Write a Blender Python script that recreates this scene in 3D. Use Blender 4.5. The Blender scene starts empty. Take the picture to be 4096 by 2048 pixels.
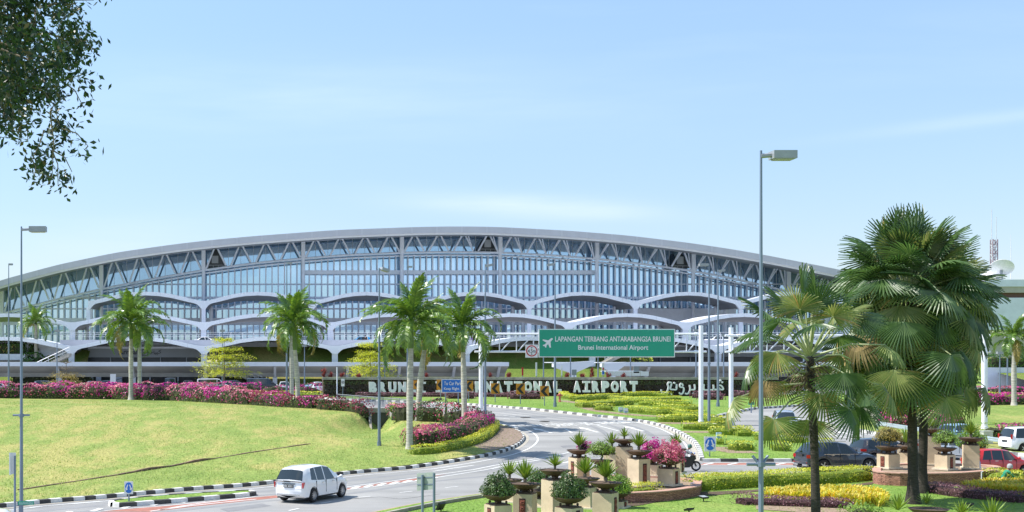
import bpy, bmesh, math, random
import numpy as np
from mathutils import Vector, Matrix, noise
random.seed(7); RNG = np.random.default_rng(7)
S = bpy.context.scene
COL = S.collection
# ------------------------------------------------------------------ view model: the camera stands on a rise 6.75 m above the roundabout
F, CX, YH, H = 1300.0, 270.0, 360.0, 6.75
K = 2.0/45.0
def prof(y):                       # the ground climbs 2 m from the roundabout to the terminal
    return 0.0 if y < 80 else ((y-80)*K if y < 125 else 2.0)
def GY(v, dz=0.0):
    t = max((v-YH)/F, 1e-4)
    y = (H-dz)/t
    if y <= 80: return y
    y = (H-dz+80*K)/(t+K)
    if y <= 125: return y
    return (H-dz-2)/t
def G(u, v, dz=0.0):
    y = GY(v, dz); return ((u-CX)*y/F, y)
def GP(pts, dz=0.0): return [G(u, v, dz) for u, v in pts]
def PX(u, Y): return (u-CX)*Y/F
def PZ(v, Y): return H-(v-YH)*Y/F
# ------------------------------------------------------------------ object helpers
def tag(o, label=None, cat=None, group=None, kind=None):
    if label: o['label'] = label
    if cat: o['category'] = cat
    if group: o['group'] = group
    if kind: o['kind'] = kind
    return o
def empty(name, loc, label=None, cat=None, group=None, rz=0.0, kind=None):
    o = bpy.data.objects.new(name, None); COL.objects.link(o)
    o.location = loc; o.rotation_euler = (0, 0, rz); o.empty_display_size = .2
    return tag(o, label, cat, group, kind)
def link(name, me, parent=None, loc=None, rz=0.0):
    o = bpy.data.objects.new(name, me); COL.objects.link(o)
    if parent: o.parent = parent
    if loc: o.location = loc
    if rz: o.rotation_euler = (0, 0, rz)
    return o
def copy_tree(o, parent=None):
    c = o.copy(); COL.objects.link(c); c.parent = parent
    for ch in list(o.children): copy_tree(ch, c)
    return c
class MB:                          # collects shapes into one mesh
    def __init__(s): s.v = []; s.f = []; s.m = []; s.sm = []
    def add(s, vs, fs, mat=0, smooth=False):
        b = len(s.v); s.v += [tuple(p) for p in vs]
        for f in fs: s.f.append([i+b for i in f]); s.m.append(mat); s.sm.append(smooth)
    def box(s, c, d, mat=0, rz=0.0, M=None, taper=1.0):
        x, y, z = d[0]/2, d[1]/2, d[2]/2
        p = [(sx*x*(taper if sz > 0 else 1), sy*y*(taper if sz > 0 else 1), sz*z) for sz in (-1, 1) for sy in (-1, 1) for sx in (-1, 1)]
        if M is None: M = Matrix.Translation(c) @ Matrix.Rotation(rz, 4, 'Z')
        p = [M @ Vector(q) for q in p]
        s.add(p, [(0, 2, 3, 1), (4, 5, 7, 6), (0, 1, 5, 4), (2, 6, 7, 3), (0, 4, 6, 2), (1, 3, 7, 5)], mat)
    def bx(s, x0, x1, y0, y1, z0, z1, mat=0): s.box(((x0+x1)/2, (y0+y1)/2, (z0+z1)/2), (abs(x1-x0), abs(y1-y0), abs(z1-z0)), mat)
    def tube(s, a, b, r0, r1=None, n=8, mat=0, cap=True, smooth=True, xs=1.0):
        a = Vector(a); b = Vector(b); r1 = r0 if r1 is None else r1
        d = (b-a); L = d.length
        if L < 1e-6: return
        q = d.to_track_quat('Z', 'Y').to_matrix()
        vs = []
        for (c, r) in ((a, r0), (b, r1)):
            for i in range(n):
                t = 2*math.pi*(i+.5)/n
                vs.append(c + q @ Vector((math.cos(t)*r*xs, math.sin(t)*r, 0)))
        s.add(vs, [(i, (i+1) % n, n+(i+1) % n, n+i) for i in range(n)], mat, smooth)
        if cap: s.add(vs, [tuple(range(n-1, -1, -1)), tuple(range(n, 2*n))], mat)
    def path(s, pts, rs, n=6, mat=0, smooth=True):
        pts = [Vector(p) for p in pts]
        if not hasattr(rs, '__len__'): rs = [rs]*len(pts)
        vs = []; up = Vector((0.13, 0.97, 0.2))
        for k, p in enumerate(pts):
            d = (pts[min(k+1, len(pts)-1)]-pts[max(k-1, 0)]).normalized()
            x = d.cross(up); x = x.normalized() if x.length > 1e-3 else Vector((1, 0, 0)); y = d.cross(x)
            for i in range(n):
                t = 2*math.pi*i/n; vs.append(p+(x*math.cos(t)+y*math.sin(t))*rs[k])
        fs = [(k*n+i, k*n+(i+1) % n, (k+1)*n+(i+1) % n, (k+1)*n+i) for k in range(len(pts)-1) for i in range(n)]
        s.add(vs, fs, mat, smooth)
        s.add(vs, [tuple(range(n)), tuple(range(len(vs)-1, len(vs)-n-1, -1))], mat)
    def lathe(s, prf, c=(0, 0, 0), n=16, mat=0, axis='Z', smooth=True, sq=1.0, ph=0.0):
        vs = []
        for (r, z) in prf:
            for i in range(n):
                t = 2*math.pi*i/n+ph; x, y = r*math.cos(t), r*math.sin(t)*sq
                vs.append((c[0]+x, c[1]+y, c[2]+z) if axis == 'Z' else (c[0]+x, c[1]+z, c[2]+y))
        m = len(prf)
        s.add(vs, [(k*n+i, k*n+(i+1) % n, (k+1)*n+(i+1) % n, (k+1)*n+i) for k in range(m-1) for i in range(n)], mat, smooth)
    def ball(s, c, r, n=10, mat=0, sz=1.0):
        s.lathe([(r*math.sin(math.pi*k/6), -r*sz*math.cos(math.pi*k/6)) for k in range(7)], c, n, mat)
    def prism(s, poly, y0, y1, mat=0, plane='XZ', smooth=False):   # polygon extruded
        n = len(poly)
        if plane == 'XZ': vs = [(p[0], y0, p[1]) for p in poly]+[(p[0], y1, p[1]) for p in poly]
        elif plane == 'XY': vs = [(p[0], p[1], y0) for p in poly]+[(p[0], p[1], y1) for p in poly]
        else: vs = [(y0, p[0], p[1]) for p in poly]+[(y1, p[0], p[1]) for p in poly]
        s.add(vs, [tuple(range(n)), tuple(range(2*n-1, n-1, -1))], mat)
        s.add(vs, [(i, n+i, n+(i+1) % n, (i+1) % n) for i in range(n)], mat, smooth)
    def mesh(s, name, mats):
        me = bpy.data.meshes.new(name); me.from_pydata(s.v, [], s.f)
        for m in (mats if isinstance(mats, (list, tuple)) else [mats]): me.materials.append(m)
        me.polygons.foreach_set('material_index', s.m); me.polygons.foreach_set('use_smooth', s.sm)
        me.validate(); me.update()
        if any(s.sm): me.set_sharp_from_angle(angle=math.radians(40))
        return me
    def build(s, name, mats, parent=None, loc=None, rz=0.0, fix=True):
        me = s.mesh(name, mats)
        if fix:
            bm = bmesh.new(); bm.from_mesh(me); bmesh.ops.recalc_face_normals(bm, faces=bm.faces); bm.to_mesh(me); bm.free()
        return link(name, me, parent, loc, rz)
class NB:                          # numpy quads (foliage)
    def __init__(s): s.V = []; s.Q = []; s.M = []; s.n = 0
    def add(s, V, Q, mat=0):
        s.V.append(np.asarray(V, float)); s.Q.append(np.asarray(Q, int)+s.n); s.M.append(np.full(len(Q), mat)); s.n += len(V)
    def leaves(s, C, Nn, L, W, mat=0, tang=None, cup=0.0):
        C = np.asarray(C, float); n = len(C)
        if n == 0: return
        Nn = np.asarray(Nn, float); Nn = Nn/np.maximum(np.linalg.norm(Nn, axis=1, keepdims=True), 1e-6)
        T = RNG.normal(size=(n, 3)) if tang is None else np.asarray(tang, float)+RNG.normal(size=(n, 3))*.25
        T -= (T*Nn).sum(1, keepdims=True)*Nn; T /= np.maximum(np.linalg.norm(T, axis=1, keepdims=True), 1e-6)
        B = np.cross(Nn, T); k = RNG.uniform(.7, 1.3, (n, 1)); L = L*k; W = W*k
        V = np.stack([C-T*L/2, C+B*W/2+T*L*.08, C+T*L/2-Nn*L*cup, C-B*W/2+T*L*.08], 1).reshape(-1, 3)
        s.add(V, np.arange(4*n).reshape(n, 4), mat)
    def mb(s, mb, off=0):
        for f, m in zip(mb.f, mb.m):
            pts = [mb.v[i] for i in f]
            if len(pts) == 3: pts.append(pts[2])
            if len(pts) == 4: s.add(pts, [[0, 1, 2, 3]], m+off)
    def build(s, name, mats, parent=None, loc=None, smooth=False):
        V = np.concatenate(s.V); Q = np.concatenate(s.Q); M_ = np.concatenate(s.M)
        me = bpy.data.meshes.new(name); n = len(Q)
        me.vertices.add(len(V)); me.vertices.foreach_set('co', V.astype(np.float32).ravel())
        me.loops.add(4*n); me.loops.foreach_set('vertex_index', Q.astype(np.int32).ravel())
        me.polygons.add(n); me.polygons.foreach_set('loop_start', (np.arange(n)*4).astype(np.int32))
        for m in (mats if isinstance(mats, (list, tuple)) else [mats]): me.materials.append(m)
        me.polygons.foreach_set('material_index', M_.astype(np.int32))
        me.update(calc_edges=True); me.validate()
        if not smooth: me.polygons.foreach_set('use_smooth', np.zeros(len(me.polygons), bool))
        return link(name, me, parent, loc)
# ------------------------------------------------------------------ materials
def _new(name):
    m = bpy.data.materials.new(name); m.use_nodes = True; nt = m.node_tree
    return m, nt, nt.nodes['Principled BSDF'], nt.nodes, nt.links
def mul(c, k): return tuple(min(1, x*k) for x in c[:3])+(1,)
def mat(name, c, rough=.6, metal=0.0, var=.12, vs=2.0, bump=0.0, bs=20.0, c2=None, coat=0.0, spec=.5, streak=None):
    m, nt, P, N, L = _new(name)
    P.inputs['Roughness'].default_value = rough; P.inputs['Metallic'].default_value = metal
    P.inputs['Coat Weight'].default_value = coat; P.inputs['Coat Roughness'].default_value = .04
    P.inputs['Specular IOR Level'].default_value = spec
    tc = N.new('ShaderNodeTexCoord'); src = tc.outputs['Object']
    if streak:
        mp = N.new('ShaderNodeMapping'); mp.inputs['Scale'].default_value = streak; L.new(src, mp.inputs[0]); src = mp.outputs[0]
    if var > 0 or c2:
        nz = N.new('ShaderNodeTexNoise'); nz.inputs['Scale'].default_value = vs; nz.inputs['Detail'].default_value = 6; nz.inputs['Roughness'].default_value = .65
        L.new(src, nz.inputs['Vector'])
        r = N.new('ShaderNodeValToRGB'); r.color_ramp.elements[0].position = .32; r.color_ramp.elements[1].position = .68
        r.color_ramp.elements[0].color = mul(c, 1-var); r.color_ramp.elements[1].color = (c2+(1,)) if c2 else mul(c, 1+var)
        L.new(nz.outputs['Fac'], r.inputs[0]); L.new(r.outputs[0], P.inputs['Base Color'])
    else: P.inputs['Base Color'].default_value = tuple(c[:3])+(1,)
    if bump:
        b = N.new('ShaderNodeBump'); b.inputs['Strength'].default_value = bump; b.inputs['Distance'].default_value = .05
        n2 = N.new('ShaderNodeTexNoise'); n2.inputs['Scale'].default_value = bs; n2.inputs['Detail'].default_value = 5
        L.new(src, n2.inputs['Vector']); L.new(n2.outputs['Fac'], b.inputs['Height']); L.new(b.outputs[0], P.inputs['Normal'])
    return m
def leafmat(name, c, c2, trans=.3, rough=.45, c3=None, spec=.5):
    m, nt, P, N, L = _new(name)
    g = N.new('ShaderNodeNewGeometry'); r = N.new('ShaderNodeValToRGB')
    r.color_ramp.elements[0].color = c+(1,); r.color_ramp.elements[1].color = c2+(1,)
    if c3: e = r.color_ramp.elements.new(.88); e.color = c2+(1,); r.color_ramp.elements[-1].color = c3+(1,)
    L.new(g.outputs['Random Per Island'], r.inputs[0])
    tc = N.new('ShaderNodeTexCoord'); nz = N.new('ShaderNodeTexNoise'); nz.inputs['Scale'].default_value = .9; nz.inputs['Detail'].default_value = 3
    L.new(tc.outputs['Object'], nz.inputs['Vector'])
    mr = N.new('ShaderNodeMapRange'); mr.inputs[1].default_value = .3; mr.inputs[2].default_value = .7; mr.inputs[3].default_value = .72; mr.inputs[4].default_value = 1.25
    L.new(nz.outputs['Fac'], mr.inputs[0])
    hs = N.new('ShaderNodeHueSaturation'); L.new(r.outputs[0], hs.inputs['Color']); L.new(mr.outputs[0], hs.inputs['Value'])
    L.new(hs.outputs[0], P.inputs['Base Color']); P.inputs['Roughness'].default_value = rough; P.inputs['Specular IOR Level'].default_value = spec
    t = N.new('ShaderNodeBsdfTranslucent'); h2 = N.new('ShaderNodeHueSaturation'); h2.inputs['Value'].default_value = 1.6; h2.inputs['Saturation'].default_value = 1.1; h2.inputs['Hue'].default_value = .49
    L.new(hs.outputs[0], h2.inputs['Color']); L.new(h2.outputs[0], t.inputs['Color'])
    mx = N.new('ShaderNodeMixShader'); mx.inputs[0].default_value = trans
    L.new(P.outputs[0], mx.inputs[1]); L.new(t.outputs[0], mx.inputs[2]); L.new(mx.outputs[0], N['Material Output'].inputs[0])
    return m
def grassmat(name, a, b, dry, drypos=.55, fine=7.0, big=.09):
    m, nt, P, N, L = _new(name)
    tc = N.new('ShaderNodeTexCoord'); mp = N.new('ShaderNodeMapping'); mp.inputs['Scale'].default_value = (1, .33, 1); L.new(tc.outputs['Object'], mp.inputs[0])
    def nz(sc, det=5, src=mp.outputs[0]):
        n = N.new('ShaderNodeTexNoise'); n.inputs['Scale'].default_value = sc; n.inputs['Detail'].default_value = det; n.inputs['Roughness'].default_value = .62; L.new(src, n.inputs['Vector']); return n
    n1, n2, n3, n4 = nz(big, 6), nz(fine, 4), nz(.6, 6), nz(22, 3)
    r = N.new('ShaderNodeValToRGB'); e = r.color_ramp.elements
    e[0].position = .36; e[0].color = a+(1,); e[1].position = .5; e[1].color = b+(1,); x = r.color_ramp.elements.new(drypos+.04); x.color = dry+(1,)
    ad = N.new('ShaderNodeMath'); ad.operation = 'MULTIPLY_ADD'; ad.inputs[1].default_value = .45; L.new(n3.outputs[0], ad.inputs[0])
    s2 = N.new('ShaderNodeMath'); s2.operation = 'MULTIPLY'; s2.inputs[1].default_value = .58; L.new(n1.outputs[0], s2.inputs[0]); L.new(s2.outputs[0], ad.inputs[2])
    L.new(ad.outputs[0], r.inputs[0])
    mr = N.new('ShaderNodeMapRange'); mr.inputs[1].default_value = .3; mr.inputs[2].default_value = .72; mr.inputs[3].default_value = .66; mr.inputs[4].default_value = 1.32; L.new(n2.outputs[0], mr.inputs[0])
    m4 = N.new('ShaderNodeMapRange'); m4.inputs[1].default_value = .3; m4.inputs[2].default_value = .7; m4.inputs[3].default_value = .8; m4.inputs[4].default_value = 1.2; L.new(n4.outputs[0], m4.inputs[0])
    mm = N.new('ShaderNodeMath'); mm.operation = 'MULTIPLY'; L.new(mr.outputs[0], mm.inputs[0]); L.new(m4.outputs[0], mm.inputs[1])
    hs = N.new('ShaderNodeHueSaturation'); L.new(r.outputs[0], hs.inputs['Color']); L.new(mm.outputs[0], hs.inputs['Value'])
    L.new(hs.outputs[0], P.inputs['Base Color']); P.inputs['Roughness'].default_value = .9; P.inputs['Specular IOR Level'].default_value = .15
    bp = N.new('ShaderNodeBump'); bp.inputs['Strength'].default_value = .9; bp.inputs['Distance'].default_value = .08; L.new(n2.outputs[0], bp.inputs['Height']); L.new(bp.outputs[0], P.inputs['Normal'])
    return m
def brickmat(name, c1, c2, mortar, scale, bw=.5, rh=.25, ms=.02, rough=.9, bump=.6, wob=0.0):
    m, nt, P, N, L = _new(name)
    tc = N.new('ShaderNodeTexCoord'); br = N.new('ShaderNodeTexBrick')
    br.inputs['Color1'].default_value = c1+(1,); br.inputs['Color2'].default_value = c2+(1,); br.inputs['Mortar'].default_value = mortar+(1,)
    br.inputs['Scale'].default_value = scale; br.inputs['Brick Width'].default_value = bw; br.inputs['Row Height'].default_value = rh; br.inputs['Mortar Size'].default_value = ms
    src = tc.outputs['UV' if False else 'Object']
    if wob:
        n = N.new('ShaderNodeTexNoise'); n.inputs['Scale'].default_value = 6; L.new(src, n.inputs['Vector'])
        a = N.new('ShaderNodeVectorMath'); a.operation = 'SCALE'; a.inputs['Scale'].default_value = wob; L.new(n.outputs['Color'], a.inputs[0])
        b = N.new('ShaderNodeVectorMath'); L.new(a.outputs[0], b.inputs[0]); L.new(src, b.inputs[1]); src = b.outputs[0]
    if rh < .2 or wob:   # wall: rows run up
        sp = N.new('ShaderNodeSeparateXYZ'); L.new(src, sp.inputs[0]); cb = N.new('ShaderNodeCombineXYZ')
        ad = N.new('ShaderNodeMath'); L.new(sp.outputs['X'], ad.inputs[0]); L.new(sp.outputs['Y'], ad.inputs[1])
        L.new(ad.outputs[0], cb.inputs['X']); L.new(sp.outputs['Z'], cb.inputs['Y']); src = cb.outputs[0]
    L.new(src, br.inputs['Vector'])
    nz = N.new('ShaderNodeTexNoise'); nz.inputs['Scale'].default_value = 5; nz.inputs['Detail'].default_value = 6; L.new(tc.outputs['Object'], nz.inputs['Vector'])
    mr = N.new('ShaderNodeMapRange'); mr.inputs[1].default_value = .3; mr.inputs[2].default_value = .7; mr.inputs[3].default_value = .7; mr.inputs[4].default_value = 1.25; L.new(nz.outputs[0], mr.inputs[0])
    hs = N.new('ShaderNodeHueSaturation'); L.new(br.outputs[0], hs.inputs['Color']); L.new(mr.outputs[0], hs.inputs['Value'])
    L.new(hs.outputs[0], P.inputs['Base Color']); P.inputs['Roughness'].default_value = rough
    bp = N.new('ShaderNodeBump'); bp.inputs['Strength'].default_value = bump; bp.inputs['Distance'].default_value = .04; bp.invert = True
    L.new(br.outputs['Fac'], bp.inputs['Height']); L.new(bp.outputs[0], P.inputs['Normal'])
    return m
def asphaltmat(name, c):
    m, nt, P, N, L = _new(name)
    tc = N.new('ShaderNodeTexCoord')
    def nz(sc, d=6, st=None):
        n = N.new('ShaderNodeTexNoise'); n.inputs['Scale'].default_value = sc; n.inputs['Detail'].default_value = d; n.inputs['Roughness'].default_value = .6
        s_ = tc.outputs['Object']
        if st: mp = N.new('ShaderNodeMapping'); mp.inputs['Scale'].default_value = st; mp.inputs['Rotation'].default_value = (0, 0, math.radians(20)); L.new(s_, mp.inputs[0]); s_ = mp.outputs[0]
        L.new(s_, n.inputs['Vector']); return n
    a, b, d = nz(.12), nz(30, 3), nz(.5, 5, (.12, 1, 1))
    r = N.new('ShaderNodeValToRGB'); r.color_ramp.elements[0].position = .3; r.color_ramp.elements[1].position = .7
    r.color_ramp.elements[0].color = mul(c, .82); r.color_ramp.elements[1].color = mul(c, 1.16); L.new(a.outputs[0], r.inputs[0])
    m1 = N.new('ShaderNodeMapRange'); m1.inputs[1].default_value = .3; m1.inputs[2].default_value = .7; m1.inputs[3].default_value = .82; m1.inputs[4].default_value = 1.18; L.new(b.outputs[0], m1.inputs[0])
    m2 = N.new('ShaderNodeMapRange'); m2.inputs[1].default_value = .35; m2.inputs[2].default_value = .65; m2.inputs[3].default_value = .86; m2.inputs[4].default_value = 1.08; L.new(d.outputs[0], m2.inputs[0])
    mm = N.new('ShaderNodeMath'); mm.operation = 'MULTIPLY'; L.new(m1.outputs[0], mm.inputs[0]); L.new(m2.outputs[0], mm.inputs[1])
    hs = N.new('ShaderNodeHueSaturation'); L.new(r.outputs[0], hs.inputs['Color']); L.new(mm.outputs[0], hs.inputs['Value']); L.new(hs.outputs[0], P.inputs['Base Color'])
    P.inputs['Roughness'].default_value = .68
    return m
W3 = lambda v: (v, v, v)
mt = dict(
 asphalt=asphaltmat('asphalt', (.315, .308, .295)), park=mat('car_park_asphalt', (.24, .24, .245), .9, var=.2, vs=.4),
 lawn=grassmat('lawn_grass', (.165, .25, .055), (.245, .31, .08), (.37, .35, .12)), lawn2=grassmat('clipped_grass', (.145, .26, .045), (.19, .30, .06), (.28, .34, .09), .62),
 bankg=grassmat('bank_grass', (.12, .19, .035), (.16, .22, .045), (.26, .24, .08)),
 soil=mat('soil', (.11, .075, .05), .95, var=.35, vs=3, bump=.5), mulch=mat('dry_mulch', (.30, .22, .15), .95, var=.35, vs=4, bump=.6),
 kw=mat('kerb_white', (.62, .60, .55), .75, var=.18, vs=1.3, c2=(.80, .80, .78)), kb=mat('kerb_black', (.035, .036, .04), .8, var=.3, vs=1.7, c2=(.10, .095, .085)), kg=mat('kerb_grey', (.16, .16, .165), .85, var=.3, vs=6),
 paint=mat('road_paint', (.72, .72, .70), .7, var=.12, vs=3), redp=mat('red_road_paint', (.36, .15, .11), .85, var=.25, vs=2), gutter=mat('gutter_concrete', (.42, .39, .33), .9, var=.2, vs=1.5),
 pave=brickmat('brick_paving', (.33, .24, .18), (.26, .19, .145), (.2, .16, .13), 2.2, .5, .25, .02), conc=mat('concrete', (.33, .31, .27), .9, var=.3, vs=2, bump=.3),
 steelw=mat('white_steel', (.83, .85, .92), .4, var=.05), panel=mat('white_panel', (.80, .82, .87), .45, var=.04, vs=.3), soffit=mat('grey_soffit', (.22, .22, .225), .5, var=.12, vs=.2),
 roofg=mat('roof_metal', (.48, .49, .54), .4, metal=.25, var=.05, vs=.4), gutterm=mat('gutter_metal', (.62, .63, .66), .4, var=.05),
 mull=mat('mullion_white', (.74, .77, .86), .45, var=.04), dark=mat('dark_opening', (.035, .042, .05), .3, var=.3, vs=.3), greyw=mat('grey_cladding', (.30, .32, .34), .6, var=.06, vs=.3),
 beige=mat('beige_wall', (.46, .43, .38), .8, var=.08, vs=.5), brown=mat('brown_band', (.16, .085, .07), .8), whitew=mat('white_render', (.73, .76, .85), .8, var=.08, vs=.4),
 pole=mat('galvanised_pole', (.20, .25, .33), .45, metal=.35, var=.12, vs=2, streak=(4, 4, .3)), lhead=mat('lamp_housing', (.34, .36, .39), .4, metal=.2), lens=mat('lamp_lens', (.42, .43, .42), .15),
 black=mat('black_rubber', (.015, .015, .017), .75, var=.2), blackm=mat('black_metal', (.02, .02, .022), .4), chrome=mat('bright_metal', (.62, .63, .65), .25, metal=.9, var=0),
 green=mat('sign_green', (.012, .33, .205), .45, var=.03), white=mat('sign_white', (.80, .80, .80), .5, var=.03), blue=mat('sign_blue', (.02, .17, .62), .45, var=.03), orange=mat('sign_orange', (.62, .24, .02), .5, var=.08),
 red=mat('sign_red', (.55, .02, .03), .5, var=.05), signback=mat('sign_back', (.36, .41, .36), .6, var=.15, vs=3), letter=mat('letter_white', (.92, .88, .92), .6, var=.06, vs=3),
 trunkr=mat('royal_palm_trunk', (.44, .42, .37), .85, var=.34, vs=2.2, bump=.4, bs=5, streak=(.5, .5, 6)), shaft=mat('palm_crownshaft', (.13, .22, .05), .5, var=.25, vs=2), trunkf=mat('fan_palm_trunk', (.05, .042, .035), .95, var=.6, vs=4, bump=.9, bs=8, streak=(1.2, 1.2, 6)),
 bark=mat('bark', (.22, .18, .13), .9, var=.3, vs=4, bump=.5), deadf=mat('dead_frond', (.12, .085, .05), .9, var=.5, vs=3), petiole=mat('petiole', (.34, .38, .20), .5, var=.2, vs=3),
 frond=leafmat('royal_frond', (.06, .15, .025), (.20, .31, .05), .25, .34, spec=.8), fan=leafmat('fan_leaf', (.045, .105, .03), (.11, .19, .055), .25, .40, spec=.8), fan2=leafmat('fan_leaf_pale', (.14, .21, .06), (.28, .31, .11), .3, .4, c3=(.38, .27, .10)),
 deckgrey=mat('deck_concrete', (.40, .42, .48), .8, var=.10, vs=.4),
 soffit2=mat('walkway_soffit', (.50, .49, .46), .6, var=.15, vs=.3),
 fan3=leafmat('fan_leaf_dry', (.24, .18, .08), (.36, .27, .12), .2, .6),
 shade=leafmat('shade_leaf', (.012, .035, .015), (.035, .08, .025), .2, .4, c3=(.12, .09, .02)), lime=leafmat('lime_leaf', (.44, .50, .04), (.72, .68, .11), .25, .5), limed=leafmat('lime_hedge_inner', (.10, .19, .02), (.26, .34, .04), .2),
 terr=leafmat('terraced_leaf', (.34, .42, .04), (.58, .58, .08), .35), terr2=leafmat('dry_terraced_leaf', (.24, .20, .05), (.36, .29, .08), .3),
 tuft=leafmat('lawn_tuft', (.20, .30, .07), (.36, .42, .13), .3, .6, c3=(.5, .44, .2)), tuft2=leafmat('clipped_tuft', (.14, .28, .04), (.26, .40, .08), .3, .6),
 wear=mat('tyre_wear', (.25, .25, .252), .75, var=.10, vs=.6), patch=mat('asphalt_patch', (.22, .22, .225), .85, var=.15, vs=2),
 boug=leafmat('bougainvillea_leaf', (.045, .09, .03), (.17, .23, .06), .2, c3=(.28, .24, .10)), mag=leafmat('magenta_bract', (.46, .012, .20), (.62, .05, .36), .35, c3=(.70, .28, .38)), mag2=leafmat('salmon_bract', (.50, .06, .18), (.66, .24, .30), .3, c3=(.70, .48, .42)), magd=leafmat('wine_bract', (.20, .015, .05), (.36, .05, .10), .25),
 burg=leafmat('burgundy_leaf', (.12, .04, .06), (.28, .12, .16), .15, c3=(.36, .25, .22)), yel=leafmat('yellow_blade', (.36, .40, .05), (.80, .66, .11), .3, c3=(.66, .36, .05)), agave=leafmat('agave_blade', (.10, .20, .02), (.27, .36, .06), .15, .4),
 bush=leafmat('bush_leaf', (.035, .09, .02), (.10, .19, .04), .2), bush2=leafmat('light_bush_leaf', (.12, .24, .03), (.26, .38, .07), .25), bushd=leafmat('dark_bush_leaf', (.03, .07, .022), (.12, .19, .05), .2), cord=leafmat('cordyline_leaf', (.16, .03, .03), (.36, .12, .09), .25),
 hedged=leafmat('dark_hedge_leaf', (.03, .10, .015), (.07, .17, .02), .2), core=mat('twig_core', (.04, .045, .02), 1, var=.4, vs=3), corel=mat('lime_core', (.16, .22, .02), 1, var=.3, vs=4), coreb=mat('burgundy_core', (.06, .03, .03), 1, var=.4, vs=3),
 bowl=mat('bronze_bowl', (.10, .062, .045), .55, var=.22, vs=2, metal=.1), pillar=mat('sandstone', (.62, .50, .35), .85, var=.14, vs=1.6, bump=.15, bs=30), pillar2=mat('sandstone_trim', (.64, .57, .44), .8, var=.06), relief=mat('terracotta', (.24, .075, .05), .8, var=.3, vs=8),
 ledge=brickmat('split_stone', (.56, .28, .21), (.40, .18, .13), (.15, .07, .05), 1, .38, .07, .013, wob=.12, bump=1.0), cap=mat('stone_coping', (.50, .30, .23), .8, var=.15, vs=3),
 ivy=leafmat('ivy_dark', (.045, .034, .026), (.085, .065, .042), .1, c3=(.09, .03, .03)), ivyg=leafmat('ivy_green', (.05, .07, .02), (.12, .14, .05), .1, c3=(.2, .14, .06)), ivycore=mat('ivy_mat', (.05, .036, .028), 1, var=.6, vs=1.2, bump=.8, bs=12, c2=(.07, .032, .030)),
 rail=mat('guardrail', (.52, .60, .64), .4, metal=.5), cab=mat('cabinet', (.55, .58, .50), .6), hyd=mat('hydrant_red', (.55, .14, .11), .5), lightb=mat('bluebox', (.30, .45, .58), .4), bluej=mat('blue_plastic', (.05, .30, .65), .4),
 skin=mat('skin', (.30, .16, .10), .6), cloth_g=mat('green_shirt', (.02, .30, .18), .85), cloth_w=mat('grey_cloth', (.40, .41, .43), .9), cloth_k=mat('dark_cloth', (.03, .03, .035), .9), cloth_p=mat('purple_cloth', (.25, .12, .45), .9), helmet=mat('helmet_green', (.04, .13, .10), .2, coat=1),
 tan=mat('tan_kerb', (.42, .30, .22), .9, var=.2, vs=3), terrac=mat('track_stone', (.20, .13, .09), .95, var=.4, vs=3), grille=mat('dish_white', (.75, .75, .74), .5), mast=mat('mast_red', (.30, .22, .24), .6), mastw=mat('mast_white', (.6, .62, .65), .6),
)
def glassmat(name, c, rough=.04, metal=.0, spec=1.0):
    return mat(name, c, rough, metal, var=0, spec=spec)
# building glass: tinted reflective panes with slight pane-to-pane differences
def facade_glass():
    m, nt, P, N, L = _new('facade_glass')
    tc = N.new('ShaderNodeTexCoord'); vo = N.new('ShaderNodeTexVoronoi'); vo.inputs['Scale'].default_value = 1
    mp = N.new('ShaderNodeMapping'); mp.inputs['Scale'].default_value = (.72, 1, .16); L.new(tc.outputs['Object'], mp.inputs[0])
    sn = N.new('ShaderNodeVectorMath'); sn.operation = 'FLOOR'; L.new(mp.outputs[0], sn.inputs[0])
    wn = N.new('ShaderNodeTexWhiteNoise'); L.new(sn.outputs[0], wn.inputs[0])
    nz = N.new('ShaderNodeTexNoise'); nz.inputs['Scale'].default_value = .05; nz.inputs['Detail'].default_value = 5; L.new(tc.outputs['Object'], nz.inputs['Vector'])
    mx = N.new('ShaderNodeMath'); mx.operation = 'MULTIPLY_ADD'; mx.inputs[1].default_value = .3; L.new(wn.outputs['Value'], mx.inputs[0]); L.new(nz.outputs[0], mx.inputs[2])
    r = N.new('ShaderNodeValToRGB'); r.color_ramp.elements[0].position = .35; r.color_ramp.elements[1].position = .95
    r.color_ramp.elements[0].color = (.42, .64, .84, 1); r.color_ramp.elements[1].color = (.66, .86, .98, 1)
    L.new(mx.outputs[0], r.inputs[0]); L.new(r.outputs[0], P.inputs['Base Color'])
    P.inputs['Metallic'].default_value = .82; P.inputs['Roughness'].default_value = .03
    return m
mt['glass'] = facade_glass()
mt['glassup'] = mat('upper_glass', (.42, .58, .74), .04, .85, var=.12, vs=.08)
mt['carglass'] = mat('car_glass', (.02, .03, .035), .03, 0, var=0, spec=.9)
mt['tail'] = mat('tail_lamp_red', (.45, .012, .015), .15, var=0, coat=1); mt['head'] = mat('head_lamp', (.62, .65, .68), .1, var=0, coat=1)
mt['rim'] = mat('alloy_rim', (.52, .53, .55), .3, metal=.6, var=0); mt['plate'] = mat('number_plate', (.03, .03, .03), .4, var=0)
def carpaint(n, c, metal=.0, rough=.3): return mat('paint_'+n, c, rough, metal, var=0, coat=1)
CP = dict(white=carpaint('white', (.88, .88, .90)), navy=carpaint('navy', (.035, .05, .075), .4), graph=carpaint('graphite', (.06, .065, .085), .4), silver=carpaint('silver', (.55, .60, .66), .5), red=carpaint('red', (.55, .02, .02)), blue=carpaint('blue', (.03, .30, .62)), black=carpaint('black', (.012, .012, .015)), lblue=carpaint('light_blue', (.30, .48, .62), .3), grey=carpaint('grey', (.20, .21, .23), .4))
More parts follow.
